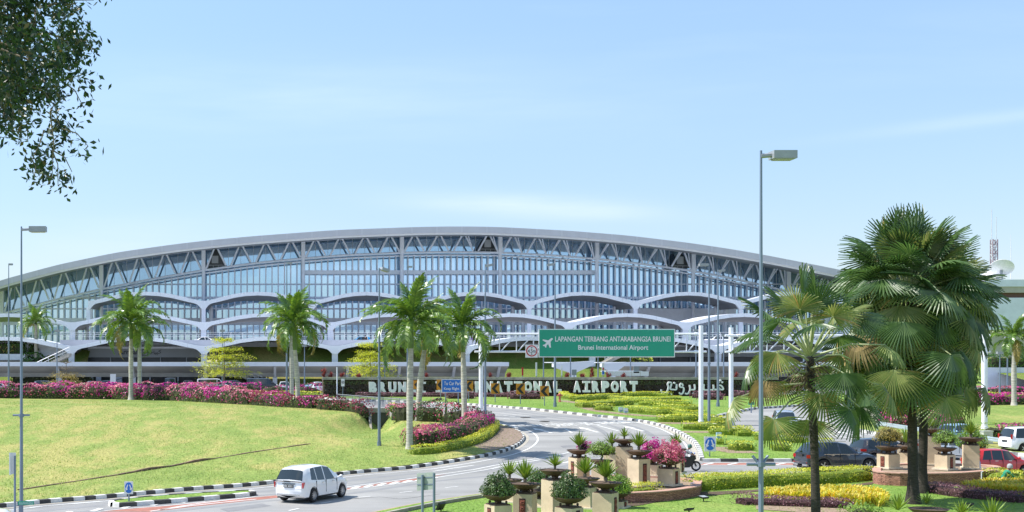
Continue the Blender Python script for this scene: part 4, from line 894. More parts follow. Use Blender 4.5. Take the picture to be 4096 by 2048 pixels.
def mast(u, v0, v1, Y, w, label):
    t = empty('radio_mast', (PX(u, Y), Y, PZ(v1, Y)), label, 'mast'); hh = PZ(v0, Y)-PZ(v1, Y); mb = MB()
    cs = [(-w, -w), (w, -w), (w, w), (-w, w)]
    for c in cs: mb.tube((c[0], c[1], 0), (c[0], c[1], hh), .14, n=4)
    n = int(hh/(w*2)); 
    for k in range(n):
        z0, z1 = hh*k/n, hh*(k+1)/n
        for a, b in zip(cs, cs[1:]+cs[:1]): mb.tube((a[0], a[1], z0), (b[0], b[1], z1 if k % 2 else z0), .09, n=3, mat=k % 2, cap=False); mb.tube((b[0], b[1], z0), (a[0], a[1], z1), .09, n=3, mat=k % 2, cap=False)
    mb.build('lattice', [mt['mast'], mt['mastw']], t); mb = MB(); mb.tube((-w, 0, hh*.6), (-w, 0, hh+8), .1, n=4); mb.tube((w, 0, hh), (w, 0, hh+6), .08, n=4); mb.build('antenna', mt['mastw'], t)
mast(994, 239.5, 282, 345, .62, 'red and white lattice radio mast behind the beige block')
mb = MB(); mb.tube((0, 0, 0), (0, 0, 12.2), .14, .06, 5); tag(mb.build('antenna_pole', mt['mastw'], loc=(PX(1010.8, 335), 335, PZ(282, 335))), 'thin whip antenna right of the satellite dish', 'antenna')
# ================================================================== CARS
def car(name, label, pos, rz, paint, sp, cat='car', group=None, plate=True, rims=True, hitch=None):
    L, W, Hh = sp['L'], sp['W'], sp['H']; xr, xf, R = sp['xr'], sp['xf'], sp.get('R', .33)
    root = empty(name, (pos[0], pos[1], prof(pos[1])+.01), label, cat, group, rz)
    rows = sp['rows']; RR = []
    for i, (a, b) in enumerate(zip(rows, rows[1:])):
        n = max(1, int((b[0]-a[0])/.11)) if not sp.get('lo') else max(1, int((b[0]-a[0])/.25))
        for k in range(n): t = k/n; RR.append(([a[j]+(b[j]-a[j])*t for j in range(5)], a[5] if len(a) > 5 else ''))
    RR.append((list(rows[-1][:5]), ''))
    V = []; M_ = 9
    def wx(x): t = abs(x-L/2)/(L/2); return (W/2)*(1-.05*t**2-.16*max(0, (t-.80)/.2)**2)
    for (xl, xt, belt, zt, wt), tg in RR:
        zs = sp.get('sill', .27)
        for xw in (xr, xf):
            d = abs(xl-xw)
            if d < R+.07: zs = max(zs, R+math.sqrt(max(0, (R+.07)**2-d*d))*.98)
        w = wx(xl); mb_ = min(belt-.06, .62); lo = max(min(zs, belt-.1), sp.get('sill', .27)+max(0, (abs(xl-L/2)/(L/2)-.93)*2.0))
        pts = [(xl, 0, .25), (xl, w*.9, lo-.02), (xl, w*.985, lo+.02), (xl, w, max(lo+.05, mb_)), (xl, w*.985, (max(lo+.05, mb_)+belt)/2+.02), (xl, w*.95, belt), (xt, wt, zt-.05), (xt, wt*.82, zt), (xt, 0, zt+.03)]
        V += pts
    nR = len(RR); body = MB(); parts = {}
    def addq(mbx, i, k, sgn):
        q = [V[i*M_+k], V[i*M_+k+1], V[(i+1)*M_+k+1], V[(i+1)*M_+k]]; q = [(p[0]-L/2, p[1]*sgn, p[2]) for p in q]; mbx.append(q)
    bodyq = []; glq = {}
    for i in range(nR-1):
        tg = RR[i][1]
        for k in range(M_-1):
            for sgn in (1, -1):
                if k == 5 and 's' in tg: addq(glq.setdefault('side_window%d' % sgn, []), i, k, sgn)
                elif k in (6, 7) and 'w' in tg: addq(glq.setdefault('windshield', []), i, k, sgn)
                elif k in (6, 7) and 'r' in tg: addq(glq.setdefault('rear_window', []), i, k, sgn)
                else: addq(bodyq, i, k, sgn)
    for i in (0, nR-1): 
        for k in range(1, M_-1):
            for sgn in (1, -1): bodyq.append([(V[i*M_+j][0]-L/2, V[i*M_+j][1]*sgn, V[i*M_+j][2]) for j in (k, k+1)]+[(V[i*M_+j][0]-L/2, 0, V[i*M_+j][2]) for j in (k+1, k)])
    for q in bodyq: body.add(q, [(0, 1, 2, 3)], 0, True)
    me = body.mesh('body', [CP[paint]]); bm = bmesh.new(); bm.from_mesh(me); bmesh.ops.remove_doubles(bm, verts=bm.verts, dist=.002); bmesh.ops.recalc_face_normals(bm, faces=bm.faces); bm.to_mesh(me); bm.free(); me.set_sharp_from_angle(angle=math.radians(48)); link('body', me, root)
    for kn, qs in glq.items():
        g = MB(); kn = kn.rstrip('-1')
        for q in qs: g.add(q, [(0, 1, 2, 3)], 0, True)
        me = g.mesh(kn, [mt['carglass']]); bm = bmesh.new(); bm.from_mesh(me); bmesh.ops.remove_doubles(bm, verts=bm.verts, dist=.002); bmesh.ops.recalc_face_normals(bm, faces=bm.faces)
        bm.to_mesh(me); bm.free(); link(kn, me, root)
    ub = MB(); ub.bx(-L/2+.25, L/2-.25, -W/2*.86, W/2*.86, .2, .62); ub.build('underbody', mt['black'], root)
    for xw in (xr, xf):
        for sd in (-1, 1):
            wl = empty('wheel', (xw-L/2, sd*(W/2-.11), R)); wl.parent = root; wl.location = (xw-L/2, sd*(W/2-.11), R)
            t = MB(); t.lathe([(R*.62, -.1), (R*.93, -.11), (R, -.07), (R, .07), (R*.93, .11), (R*.62, .1)], n=20, axis='Y'); t.build('tyre', mt['black'], wl)
            if rims:
                r = MB(); r.lathe([(0, .085*sd), (R*.16, .09*sd), (R*.2, .05*sd)], n=10, axis='Y'); r.lathe([(R*.58, .06*sd), (R*.62, .095*sd), (R*.68, .1*sd), (R*.64, .02*sd)], n=20, axis='Y')
                ns = sp.get('spokes', 5)
                for k in range(ns):
                    a = 6.283*k/ns; r.box((0, 0, 0), (R*.62, .03, R*(.17 if ns < 7 else .09)), M=Matrix.Translation((math.cos(a)*R*.36, .075*sd, math.sin(a)*R*.36)) @ Matrix.Rotation(-a, 4, 'Y'))
                r.build('rim', mt['rim'], wl); d = MB(); d.lathe([(0, .02*sd), (R*.62, .02*sd)], n=14, axis='Y'); d.build('brake_disc', mt['blackm'], wl)
    for sd in (-1, 1):
        xm = sp['mirror']; m = MB(); m.ball((xm-L/2, sd*(W/2+.09), sp['mz']), .1, 8, sz=.75); m.tube((xm-L/2, sd*(W/2-.1), sp['mz']-.05), (xm-L/2, sd*(W/2+.05), sp['mz']), .025, n=5); m.build('mirror', CP[paint] if paint != 'white' else mt['white'], root)
        for hx in sp.get('handles', ()): h = MB(); h.box((hx-L/2, sd*(wx(hx)*.985+.005), sp['hz']), (.2, .05, .035)); h.build('door_handle', mt['chrome'], root)
        for k_, ps in sp.get('lamps', {}).items():
            for p in ps:
                m = MB()
                if len(p) == 3:
                    dw = wx(p[0][0]+p[1][0]/2)-wx(p[0][0]-p[1][0]/2); ym = (wx(p[0][0]+p[1][0]/2)+wx(p[0][0]-p[1][0]/2))/2-p[1][1]*.36; m.box((0, 0, 0), (p[1][0], p[1][1]*.72, p[1][2]*.85), M=Matrix.Translation((p[0][0]-L/2, sd*(ym if p[0][1] > .6 else p[0][1]), p[0][2])) @ Matrix.Rotation(sd*math.atan2(dw, p[1][0]), 4, 'Z'))
                else: m.prism([(a[0]-L/2, a[1]) for a in p[0]], sd*p[1][0], sd*p[1][1])
                m.build(k_, mt['tail' if k_ == 'tail_light' else 'head'], root)
    e = MB()
    if sp.get('seams'):
        for x in sp['seams']: 
            for sd in (-1, 1): e.bx(x-L/2-.008, x-L/2+.008, sd*(wx(x)*.965), sd*(wx(x)*.97+.035), .42, sp['hz']+.1)
    for bxx in sp.get('black', ()): e.bx(bxx[0]-L/2, bxx[1]-L/2, bxx[2], bxx[3], bxx[4], bxx[5])
    if e.v: e.build('trim', mt['blackm'], root)
    if sp.get('bright'):
        c = MB()
        for bxx in sp['bright']:
            for sd in (-1, 1): c.bx(bxx[0]-L/2, bxx[1]-L/2, sd*bxx[2], sd*bxx[3], bxx[4], bxx[5])
        c.build('bright_trim', mt['chrome'], root)
    if plate:
        p = MB(); p.bx(-L/2-.035, -L/2+.02, -.26, .26, sp['pz']-.06, sp['pz']+.06); po = p.build('number_plate', mt['plate'], root)
        if isinstance(plate, str):
            o = text(plate, .13, mt['white'], po, 'lettering', loc=(-L/2-.037, 0, sp['pz']), rot=(math.pi/2, 0, -math.pi/2))
    return root
def rows_hatch(L, Hh, hood=.62, bl=.95, rg=.38, nose=.72):
    s = L
    return [(0, .0, .78, .82, .70), (.05, .06, bl, bl+.04, .72, 'r'), (.10, rg, bl, Hh-.08, .58), (.42, .60, bl, Hh-.03, .60, 's'), (s*.27, s*.27, bl, Hh, .61), (s*.285, s*.285, bl, Hh, .61, 's'), (s*.46, s*.45, bl-.02, Hh-.01, .61), (s*.475, s*.465, bl-.02, Hh-.01, .61, 's'),
            (s*.68, s*.58, bl-.04, Hh-.07, .59), (s*.71, s*.60, bl-.04, Hh-.11, .58, 'w'), (s*.79, s*.80, bl-.04, bl+.02, .70), (s*.90, s*.90, bl-.12, bl-.06, .66), (s*.965, s*.96, bl-.24, bl-.18, .60), (s, s*.985, .50, .56, .55)]
MPV = dict(L=4.46, W=1.78, H=1.69, xr=.92, xf=3.70, R=.335, spokes=10, mirror=3.35, mz=1.08, hz=.90, handles=(1.75, 2.75), seams=(1.15, 2.05, 3.12), pz=.80,
    rows=[(0, .02, .72, .78, .74), (.04, .07, 1.04, 1.08, .74, 'r'), (.08, .30, 1.10, 1.54, .62), (.36, .50, 1.10, 1.61, .64), (.72, .86, 1.08, 1.65, .655, 's'), (1.24, 1.20, 1.03, 1.68, .66), (1.29, 1.25, 1.03, 1.68, .66, 's'), (1.98, 1.93, 1.0, 1.69, .66), (2.05, 2.0, 1.0, 1.69, .66, 's'), (2.98, 2.62, .97, 1.60, .64), (3.10, 2.72, .97, 1.565, .63, 'w'), (3.60, 3.58, .98, 1.10, .70), (3.95, 3.95, .94, 1.02, .68), (4.25, 4.22, .82, .89, .63), (4.42, 4.38, .58, .62, .55), (4.46, 4.44, .45, .48, .5)],
    lamps={'tail_light': [([(.0, .98), (.005, .74), (.04, .72), (.20, .97), (.17, 1.0)], (.74, .80))], 'head_light': [((4.30, .62, .66), (.22, .3, .10), .3)]},
    black=[(-.015, .03, -.70, .70, 1.0, 1.04), (-.022, .03, -.34, .34, .90, .93), (.0, .05, -.02, .3, 1.03, 1.055)], bright=[(-.025, .06, .0, .62, .36, .44)])
SUV = dict(L=4.78, W=1.91, H=1.80, xr=.98, xf=3.90, R=.385, spokes=5, mirror=3.32, mz=1.16, hz=1.02, handles=(1.55, 2.55), seams=(1.15, 2.05, 3.0), pz=1.0, sill=.34,
    rows=[(0, .03, .72, .78, .78), (.05, .06, 1.08, 1.13, .76, 'r'), (.10, .48, 1.10, 1.64, .60), (.40, .66, 1.10, 1.71, .63), (.60, .92, 1.10, 1.75, .64), (.95, 1.18, 1.10, 1.77, .65, 's'), (1.30, 1.42, 1.09, 1.78, .65), (1.33, 1.45, 1.09, 1.78, .65, 's'), (2.02, 1.98, 1.07, 1.78, .65), (2.12, 2.06, 1.07, 1.78, .65, 's'), (3.05, 2.58, 1.04, 1.70, .63), (3.14, 2.68, 1.04, 1.67, .62, 'w'), (3.42, 3.40, 1.04, 1.14, .74), (4.0, 4.0, 1.0, 1.08, .72), (4.45, 4.42, .90, .97, .68), (4.68, 4.66, .72, .78, .62), (4.78, 4.76, .5, .54, .6)],
    lamps={'tail_light': [((.10, .80, .94), (.22, .24, .24), -.15), ((.02, .64, .56), (.06, .30, .05), 0)], 'head_light': [((4.44, .70, .80), (.26, .26, .14), .5)]},
    black=[(.02, .3, -.02, .3, 1.22, 1.24), (.04, 4.74, -.9, .9, .30, .36)], bright=[(1.0, 3.25, .925, .945, 1.055, 1.085), (-.03, .2, .25, .75, .36, .46), (.9, 2.6, .55, .60, 1.80, 1.84), (1.2, 3.7, .93, .96, .36, .40)])
VIT = dict(L=4.2, W=1.78, H=1.61, xr=.80, xf=3.3, R=.34, spokes=5, mirror=2.95, mz=1.08, hz=.92, handles=(1.35, 2.3), seams=(.95, 1.8, 2.75), pz=.85, rows=rows_hatch(4.2, 1.61, bl=.98, rg=.30),
    lamps={'tail_light': [((.16, .74, .90), (.34, .22, .18), -.1)], 'head_light': [((3.85, .64, .74), (.24, .26, .14), .4)]}, bright=[(.38, .46, .70, .72, 1.1, 1.5)])
HAT = dict(L=3.7, W=1.62, H=1.52, xr=.62, xf=3.02, R=.29, spokes=5, mirror=2.6, mz=1.02, hz=.86, handles=(1.25, 2.1), seams=(.85, 1.65, 2.5), pz=.62, rows=rows_hatch(3.7, 1.52, bl=.92, rg=.28),
    lamps={'tail_light': [((.05, .68, .86), (.12, .18, .26), -.1)], 'head_light': [((3.42, .58, .68), (.24, .24, .14), .4)]}, bright=[])
YAR = dict(HAT, L=4.0, W=1.7, xr=.72, xf=3.25, R=.32, spokes=9, rows=rows_hatch(4.0, 1.50, bl=.92, rg=.34), mirror=2.8, lamps={'tail_light': [((.06, .70, .88), (.14, .18, .2), -.1)], 'head_light': [((3.72, .60, .68), (.26, .26, .14), .4)]}, black=[(3.93, 4.02, -.55, .55, .32, .52)])
INN = dict(L=4.6, W=1.77, H=1.75, xr=.85, xf=3.6, R=.33, spokes=5, mirror=3.2, mz=1.12, hz=.98, handles=(1.75, 2.7), seams=(1.2, 2.2, 3.1), pz=.8, rows=[(0, .02, .72, .8, .72), (.04, .05, 1.02, 1.05, .72, 'r'), (.08, .30, 1.02, 1.62, .62), (.28, .45, 1.02, 1.72, .63, 's'), (1.12, 1.12, 1.02, 1.75, .64), (1.2, 1.2, 1.02, 1.75, .64, 's'), (2.05, 2.0, 1.0, 1.75, .64), (2.15, 2.1, 1.0, 1.75, .64, 's'), (3.05, 2.65, .98, 1.66, .62), (3.15, 2.72, .98, 1.62, .61, 'w'), (3.62, 3.6, .98, 1.06, .68), (4.2, 4.2, .90, .97, .64), (4.5, 4.48, .72, .78, .6), (4.6, 4.58, .5, .54, .56)],
    lamps={'tail_light': [((.06, .76, 1.12), (.12, .14, .36), 0)], 'head_light': [((4.35, .62, .76), (.26, .28, .16), .4)]}, bright=[], black=[(4.52, 4.64, -.5, .5, .5, .72)])
VAN = dict(L=4.9, W=1.88, H=1.98, xr=.95, xf=3.95, R=.34, mirror=3.9, mz=1.3, hz=1.05, pz=.8, lo=1, rows=[(0, .02, .8, .9, .8), (.03, .05, 1.1, 1.15, .8, 'r'), (.06, .14, 1.12, 1.85, .74), (.25, .3, 1.12, 1.95, .76, 's'), (3.0, 3.0, 1.12, 1.98, .76), (3.1, 3.08, 1.12, 1.98, .76, 's'), (3.85, 3.45, 1.1, 1.9, .74, 'w'), (4.45, 4.35, 1.1, 1.2, .76), (4.8, 4.75, .85, .95, .7), (4.9, 4.88, .5, .6, .65)], lamps={})
SED = dict(L=4.6, W=1.76, H=1.46, xr=.95, xf=3.65, R=.32, mirror=3.2, mz=1.0, hz=.85, pz=.8, lo=1, rows=[(0, .02, .7, .75, .7), (.05, .05, .92, .98, .68), (.55, .55, .95, 1.02, .66, 'r'), (.75, 1.25, .95, 1.38, .56), (.9, 1.3, .94, 1.4, .58, 's'), (2.0, 1.9, .92, 1.46, .6), (2.08, 1.98, .92, 1.46, .6, 's'), (3.0, 2.5, .9, 1.42, .58), (3.1, 2.6, .9, 1.38, .57, 'w'), (3.45, 3.42, .9, .98, .66), (4.2, 4.2, .8, .88, .62), (4.55, 4.5, .6, .66, .55), (4.6, 4.58, .45, .5, .5)], lamps={})
LSU = dict(VIT, lo=1, lamps={})
PIK = dict(L=5.2, W=1.86, H=1.82, xr=1.1, xf=4.2, R=.38, mirror=3.7, mz=1.2, hz=1.0, pz=.8, lo=1, sill=.4, rows=[(0, 0, .9, .98, .82), (.05, .05, 1.05, 1.12, .82), (1.9, 1.9, 1.05, 1.14, .82, 'r'), (1.95, 2.1, 1.08, 1.78, .66), (2.1, 2.25, 1.08, 1.82, .66, 's'), (3.6, 3.1, 1.05, 1.76, .64, 'w'), (3.95, 3.9, 1.05, 1.12, .74), (4.9, 4.9, .95, 1.02, .72), (5.2, 5.15, .6, .7, .66)], lamps={})
R_ = math.radians
car('mpv_car', 'shiny white people carrier driving away on the roundabout, seen from behind', (2.05, 63.1), R_(58), 'white', MPV, 'car', plate='BBE 6501')
car('suv_car', 'dark blue luxury four wheel drive with silver wheels, driving right behind the yellow hedge', (34.5, 79.1), R_(8), 'navy', SUV, 'car', plate=True)
car('crossover_car', 'dark grey crossover with a red wraparound tail lamp, ahead of the dark blue one', (39.3, 83.2), R_(10), 'graph', VIT)
car('hatchback_car', 'silver white small car facing the camera between the sandstone planters', (44.9, 85.6), R_(-32), 'silver', YAR)
car('hatchback_car', 'bright red little hatchback at the right edge of the roundabout road', (42.85, 76.6), R_(6), 'red', HAT)
car('mpv_car', 'white people carrier behind the bright red hatchback at the right edge', (52.6, 89.2), R_(4), 'white', INN)
car('mpv_car', 'silver people carrier coming down the right road behind the fan palm leaves', (40.6, 102.5), R_(-106), 'silver', dict(INN, black=[(4.54, 4.64, -.66, .66, .35, .75)]))
car('saloon_car', 'white car nose poking in at the bottom left corner', (-12.2, 50.6), R_(3), 'white', dict(SED, lo=0, lamps={'head_light': [((4.32, .64, .72), (.3, .24, .12), .4)]}))
car('hatchback_car', 'light blue car half hidden behind the green bonsai planter', (PX(951, 94), 94), R_(-150), 'lblue', YAR)
# cars parked or passing far behind, beyond the pink hedge and on the deck
FAR = [(-2, 192, 20, 'silver', SED, 'silver saloon parked at the far left beyond the pink hedge'), (47, 197, 4, 'navy', LSU, 'dark blue estate under the flat canopy, left of the sparse dry tree'), (92, 194, 95, 'black', LSU, 'black car with its tail towards the pink hedge, left of the raised tailgate one'), (104, 198, 185, 'black', LSU, 'black car with its tailgate raised at the arrivals kerb'),
       (171, 203, 90, 'black', VAN, 'black van facing away before the arrivals doors'), (188, 203, 93, 'graph', LSU, 'dark grey car beside the black van before the arrivals doors'), (190, 193, 88, 'navy', SED, 'blue saloon roof showing just above the pink hedge before the arrivals doors'), (213, 192, 2, 'white', VAN, 'white passenger van with dark windows parked beyond the pink hedge'),
       (236, 199, 3, 'black', LSU, 'black car just right of the white passenger van'), (240, 190, 3, 'navy', SED, 'low blue saloon roof above the hedge, right of the white passenger van'), (262, 197, 4, 'black', VAN, 'black van under the canopy left of the lamp post'), (284, 190, 92, 'white', LSU, 'white hatch behind the twin palm trunks'), (317, 187, 94, 'white', LSU, 'white hatch with dark rear glass left of the lettered wall'), (320, 195, 3, 'lblue', SED, 'light blue car just left of the lettered wall'),
       (676, 195, 2, 'white', LSU, 'white car roof above the lettered wall under the right canopy')]
for u, Y, a, pc, spx, lb in FAR:
    o = car('parked_car', lb, (PX(u, Y), Y), R_(a), pc, spx, 'car', 'cars parked beyond the pink hedge', plate=False, rims=False)
    if 'tailgate raised' in lb:
        m = MB(); m.box((0, 0, 0), (1.1, 1.3, .07), M=Matrix.Translation((-2.35, 0, 1.85)) @ Matrix.Rotation(R_(20), 4, 'Y')); m.build('tailgate', CP['black'], o)
def deck_car(u, v, a, pc, spx, lb):
    Y = 227; o = car('deck_car', lb, (PX(u, Y), Y), R_(a), pc, spx, 'car', 'cars on the departures deck', plate=False, rims=False); o.location.z = DECK+.02
deck_car(207, 344, 0, 'white', SED, 'white saloon on the raised deck, right of the leftmost palm pair'); deck_car(360, 344, 180, 'blue', dict(HAT, lo=1, lamps={}), 'bright blue hatchback on the raised deck'); deck_car(718, 344, 178, 'white', PIK, 'white pickup on the raised deck behind the overhead gantry'); deck_car(735, 344, 0, 'black', VAN, 'black van behind the white pickup on the raised deck')
bpy.context.view_layer.update()
# ================================================================== WALL WITH THE AIRPORT NAME
def adopt(o, p): o.parent = p; o.matrix_parent_inverse = Matrix.Translation(-Vector(p.location)); return o
YW = 165.0; x0, x1 = PX(323.3, YW), PX(778, YW); zt = PZ(377.2, YW)
WALL = empty('name_wall', (x0, YW, 2), 'long creeper covered garden wall carrying big white airport lettering', 'wall')
mb = MB(); mb.bx(x0, x1, YW, YW+.5, 1.9, zt-.32); adopt(mb.build('wall', mt['ivycore']), WALL)
mb = MB(); mb.bx(x0-.15, x1, YW-.25, YW+.6, zt-.32, zt); adopt(mb.build('coping', mt['conc']), WALL)
mb = MB(); mb.bx(x0, x1, YW+.6, YW+3.2, 1.9, zt-.25); adopt(mb.build('planting_bed', mt['soil']), WALL)
nb = NB(); n = 15000; C = np.stack([RNG.uniform(x0, x1, n), np.full(n, YW-.06)-RNG.uniform(0, .1, n), 2+RNG.uniform(0, 1, n)**.9*(zt-2.45)], 1)
gsel = np.array([noise.noise(Vector((float(c[0])*.35, 0, float(c[2])*.6))) for c in C]); top = (C[:, 2] > zt-.95) & (RNG.uniform(size=n) < .75); sel = top | (gsel > .45)
nb.leaves(C[~sel], RNG.normal(size=((~sel).sum(), 3))*.5+np.array([0, -1, .3]), .2, .14, 0); nb.leaves(C[sel], RNG.normal(size=(sel.sum(), 3))*.6+np.array([0, -1, .4]), .2, .14, 1)
o = nb.build('creeper', [mt['ivy'], mt['ivyg']]); adopt(o, WALL)
LET = {}
def letter(ch, uc, v0, v1, Y, w):
    h = PZ(v0, Y)-PZ(v1, Y); x = PX(uc, Y); z = (PZ(v0, Y)+PZ(v1, Y))/2
    root_mb = MB()
    if ch == 'I':
        t = h*.19; root_mb.prism([(-w/2, -h/2), (w/2, -h/2), (w/2, -h/2+t), (w*.17, -h/2+t), (w*.17, h/2-t), (w/2, h/2-t), (w/2, h/2), (-w/2, h/2), (-w/2, h/2-t), (-w*.17, h/2-t), (-w*.17, -h/2+t), (-w/2, -h/2+t)], -.1, .1)
        o = root_mb.build('letter', mt['letter'])
    else:
        o = text(ch, 1.0, mt['letter'], name='letter', ext=.05, off=.085); xs = [v.co.x for v in o.data.vertices]; ys = [v.co.y for v in o.data.vertices]
        sx = w/(max(xs)-min(xs)); sy = h/(max(ys)-min(ys)); cx_, cy_ = (max(xs)+min(xs))/2, (max(ys)+min(ys))/2
        for v in o.data.vertices: v.co = ((v.co.x-cx_)*sx, -v.co.z*2, (v.co.y-cy_)*sy)
        o.rotation_euler = (0, 0, 0)
    o.location = (x, Y, z); return adopt(o, WALL)
bpy.context.view_layer.update()
for i, ch in enumerate('BRUNEI'): letter(ch, 372.9+9.76*i, 381.8, 392.9, YW-.5, 1.02)
for i, ch in enumerate('INTERNATIONAL'): letter(ch, 439.8+9.8*i, 381.2, 392.5, YW-.5, 1.02)
for i, ch in enumerate('AIRPORT'): letter(ch, 576.9+9.47*i, 380.9, 392.3, YW-.5, .98)
mb = MB(); U, V_, s_ = 512.0, 362.0, .11647
for p in ([(1372, 180), (1352, 174), (1338, 190), (1344, 215), (1336, 245), (1318, 268), (1296, 268), (1282, 250), (1284, 236)], [(1372, 180), (1366, 205), (1360, 232), (1385, 236), (1412, 234), (1414, 190)], [(1470, 205), (1458, 185), (1444, 195), (1446, 215), (1470, 218), (1476, 240), (1466, 268), (1448, 275), (1436, 262)],
          [(1526, 198), (1530, 235), (1520, 262), (1502, 274), (1486, 268)], [(1568, 192), (1570, 234), (1535, 238)], [(1648, 190), (1650, 236), (1690, 236), (1692, 195)], [(1690, 236), (1730, 236), (1730, 195)], [(1730, 236), (1780, 236), (1815, 234), (1800, 205), (1778, 200), (1770, 215), (1790, 232)]): stroke(p, 13, YW-.5, U, V_, s_, dep=.18)
for p in ((1396, 180), (1345, 276), (1366, 277), (1556, 272), (1776, 172), (1792, 158), (1806, 174)): dot(p, 8.5, YW-.5, U, V_, s_, dep=.18)
adopt(mb.build('jawi_lettering', mt['letter']), WALL)
def cordy(u, h, label, Y=166.8, v0=None):
    nb = NB(); z = zt-.3
    for k in range(9 if h > 1.6 else 7):
        agave_mesh(nb, (random.uniform(-.2, .2), random.uniform(-.2, .2), .1+h*.55*k/9), 9, .55 if h > 1.6 else .5, .06, 0, .9)
    mb = MB(); mb.tube((0, 0, 0), (0, 0, h*.6), .05, n=5); nb.mb(mb, 1); o = nb.build('cordyline', [mt['cord'], mt['bark']], loc=(PX(u, Y), Y, z)); tag(o, label, 'shrub', 'cordylines on top of the name wall')
for u, h, w in ((323.5, 2.0, 'at its left end, the tallest at that end'), (330, 1.4, 'second from its left end'), (342, 1.2, 'above the round speed limit sign'), (358, .9, 'left of the first letter'), (426.7, 1.1, 'between the two tall central palm trunks'), (491, 1.1, 'just right of the left gantry pillar'), (508.8, 1.2, 'above the middle of the word INTERNATIONAL'), (566.5, 1.2, 'under the left part of the green sign'), (582.5, .9, 'above the letters A and I of AIRPORT'), (591.5, 2.1, 'tallest, under the green sign'), (608.5, 1.3, 'right of the red and blue banner'), (623.5, 1.0, 'in front of the glass hut roof'), (736, 1.4, 'right of the white gantry pillars')):
    cordy(u, h, 'red leaved cordyline on the name wall, '+w)
# ------------------------------------------------------------------ signs
def fit(s, u0, u1, v0, v1, Y, m, parent, ext=0.0, off=0.0):
    o = text(s, 1.0, m, name='lettering', ext=ext, off=off); xs = [v.co.x for v in o.data.vertices]; ys = [v.co.y for v in o.data.vertices]
    W_, h_ = PX(u1, Y)-PX(u0, Y), PZ(v0, Y)-PZ(v1, Y); sx, sy = W_/(max(xs)-min(xs)), h_/(max(ys)-min(ys))
    for v in o.data.vertices: v.co = ((v.co.x-min(xs))*sx, 0, (v.co.y-min(ys))*sy)
    o.location = (PX(u0, Y), Y, PZ(v1, Y)); o.rotation_euler = (0, 0, 0); return adopt(o, parent)
def wpoly(pts, Y, U, V, s, m, parent, name='symbol', dep=.02):
    mb = MB(); mb.prism([(PX(U+a*s, Y), PZ(V+b*s, Y)) for a, b in pts], Y-dep, Y); return adopt(mb.build(name, m), parent)
def plate(u0, u1, v0, v1, Y, m, parent, name='panel', dep=.05, back=0.0):
    mb = MB(); mb.bx(PX(u0, Y), PX(u1, Y), Y+back, Y+back+dep, PZ(v1, Y), PZ(v0, Y)); return adopt(mb.build(name, m), parent)
YG = 113.0
GA = empty('gantry', (PX(481.5, 117), YG, prof(YG)), 'white overhead gantry that carries the green airport sign over the road', 'gantry')
def pillar(u, Y, vt_, r, root):
    x = PX(u, Y); mb = MB(); mb.tube((x, Y, prof(Y)-.1), (x, Y, PZ(vt_, Y)), r, n=16); mb.tube((x, Y, prof(Y)-.1), (x, Y, prof(Y)+.35), r*1.25, n=16); adopt(mb.build('pillar', mt['steelw']), root)
pillar(481, 117, 330, .19, GA); pillar(701, 109.5, 325.5, .19, GA)
def truss(u0, u1, v0, v1, Y, root, step=17.0, r=.09):
    mb = MB(); z0, z1 = PZ(v0, Y), PZ(v1, Y)
    mb.tube((PX(u0, Y), Y, z0), (PX(u1, Y), Y, z0), r, n=10); mb.tube((PX(u0, Y), Y, z1), (PX(u1, Y), Y, z1), r, n=10); u = u0+8; k = 0
    for a in (u0+12, u1-12): mb.tube((PX(a, Y), Y, z0), (PX(a+3, Y), Y, z0), r*1.5, n=10); mb.tube((PX(a, Y), Y, z1), (PX(a+3, Y), Y, z1), r*1.5, n=10)
    while u+step < u1:
        mb.tube((PX(u, Y), Y, z0), (PX(u, Y), Y, z1), r*.5, n=6); mb.tube((PX(u+1, Y), Y, z1), (PX(u+step, Y), Y, z0), r*.5, n=6); u += step; k += 1
    return adopt(mb.build('truss', mt['steelw']), root)
truss(474.5, 706.5, 334, 351.7, YG+.6, GA)
AS = empty('airport_sign', (PX(607, YG), YG, PZ(357, YG)), 'big green overhead road sign with a white aeroplane and two lines of white lettering', 'road sign')
plate(538.7, 674.9, 328.9, 357.3, YG, mt['white'], AS, 'border', .08); plate(539.6, 674.0, 329.8, 356.4, YG, mt['green'], AS, 'panel', .03, -.03)
fit('LAPANGAN TERBANG ANTARABANGSA BRUNEI', 555.2, 670.4, 336.4, 341.6, YG-.04, mt['white'], AS, 0, .012); fit('Brunei International Airport', 578.2, 648.2, 345, 351.2, YG-.04, mt['white'], AS, 0, .012)
wpoly([(345, 970), (352, 978), (330, 1003), (334, 1050), (324, 1056), (310, 1022), (296, 1036), (294, 1052), (287, 1053), (282, 1042), (264, 1038), (266, 1030), (283, 1024), (296, 1010), (262, 990), (266, 982), (312, 990), (336, 972)], YG-.04, 512, 225, .11647, mt['white'], AS, 'aeroplane_symbol', .015)
def ring_sign(root, uc, vc, r0, r1, Y, mcol, mbk):
    x, z = PX(uc, Y), PZ(vc, Y); k = Y/F
    for nm, r, m, d in (('ring', r0, mcol, .02), ('disc', r1, mbk, .035)):
        mb = MB(); mb.prism([(x+r*k*math.cos(t*.2618), z+r*k*math.sin(t*.2618)) for t in range(24)], Y-d, Y-d+.01); adopt(mb.build(nm, m), root)
HS = empty('height_limit_sign', (PX(532, YG), YG, PZ(357.5, YG)), 'square white height limit sign with a red ring, left of the green sign', 'road sign')
plate(525.6, 537.8, 344.6, 357.6, YG, mt['white'], HS, 'panel', .05); ring_sign(HS, 531.7, 350.9, 5.6, 4.5, YG, mt['red'], mt['white']); fit('4.5m', 527.8, 535.6, 349.2, 352.8, YG-.045, mt['blackm'], HS, 0, .01)
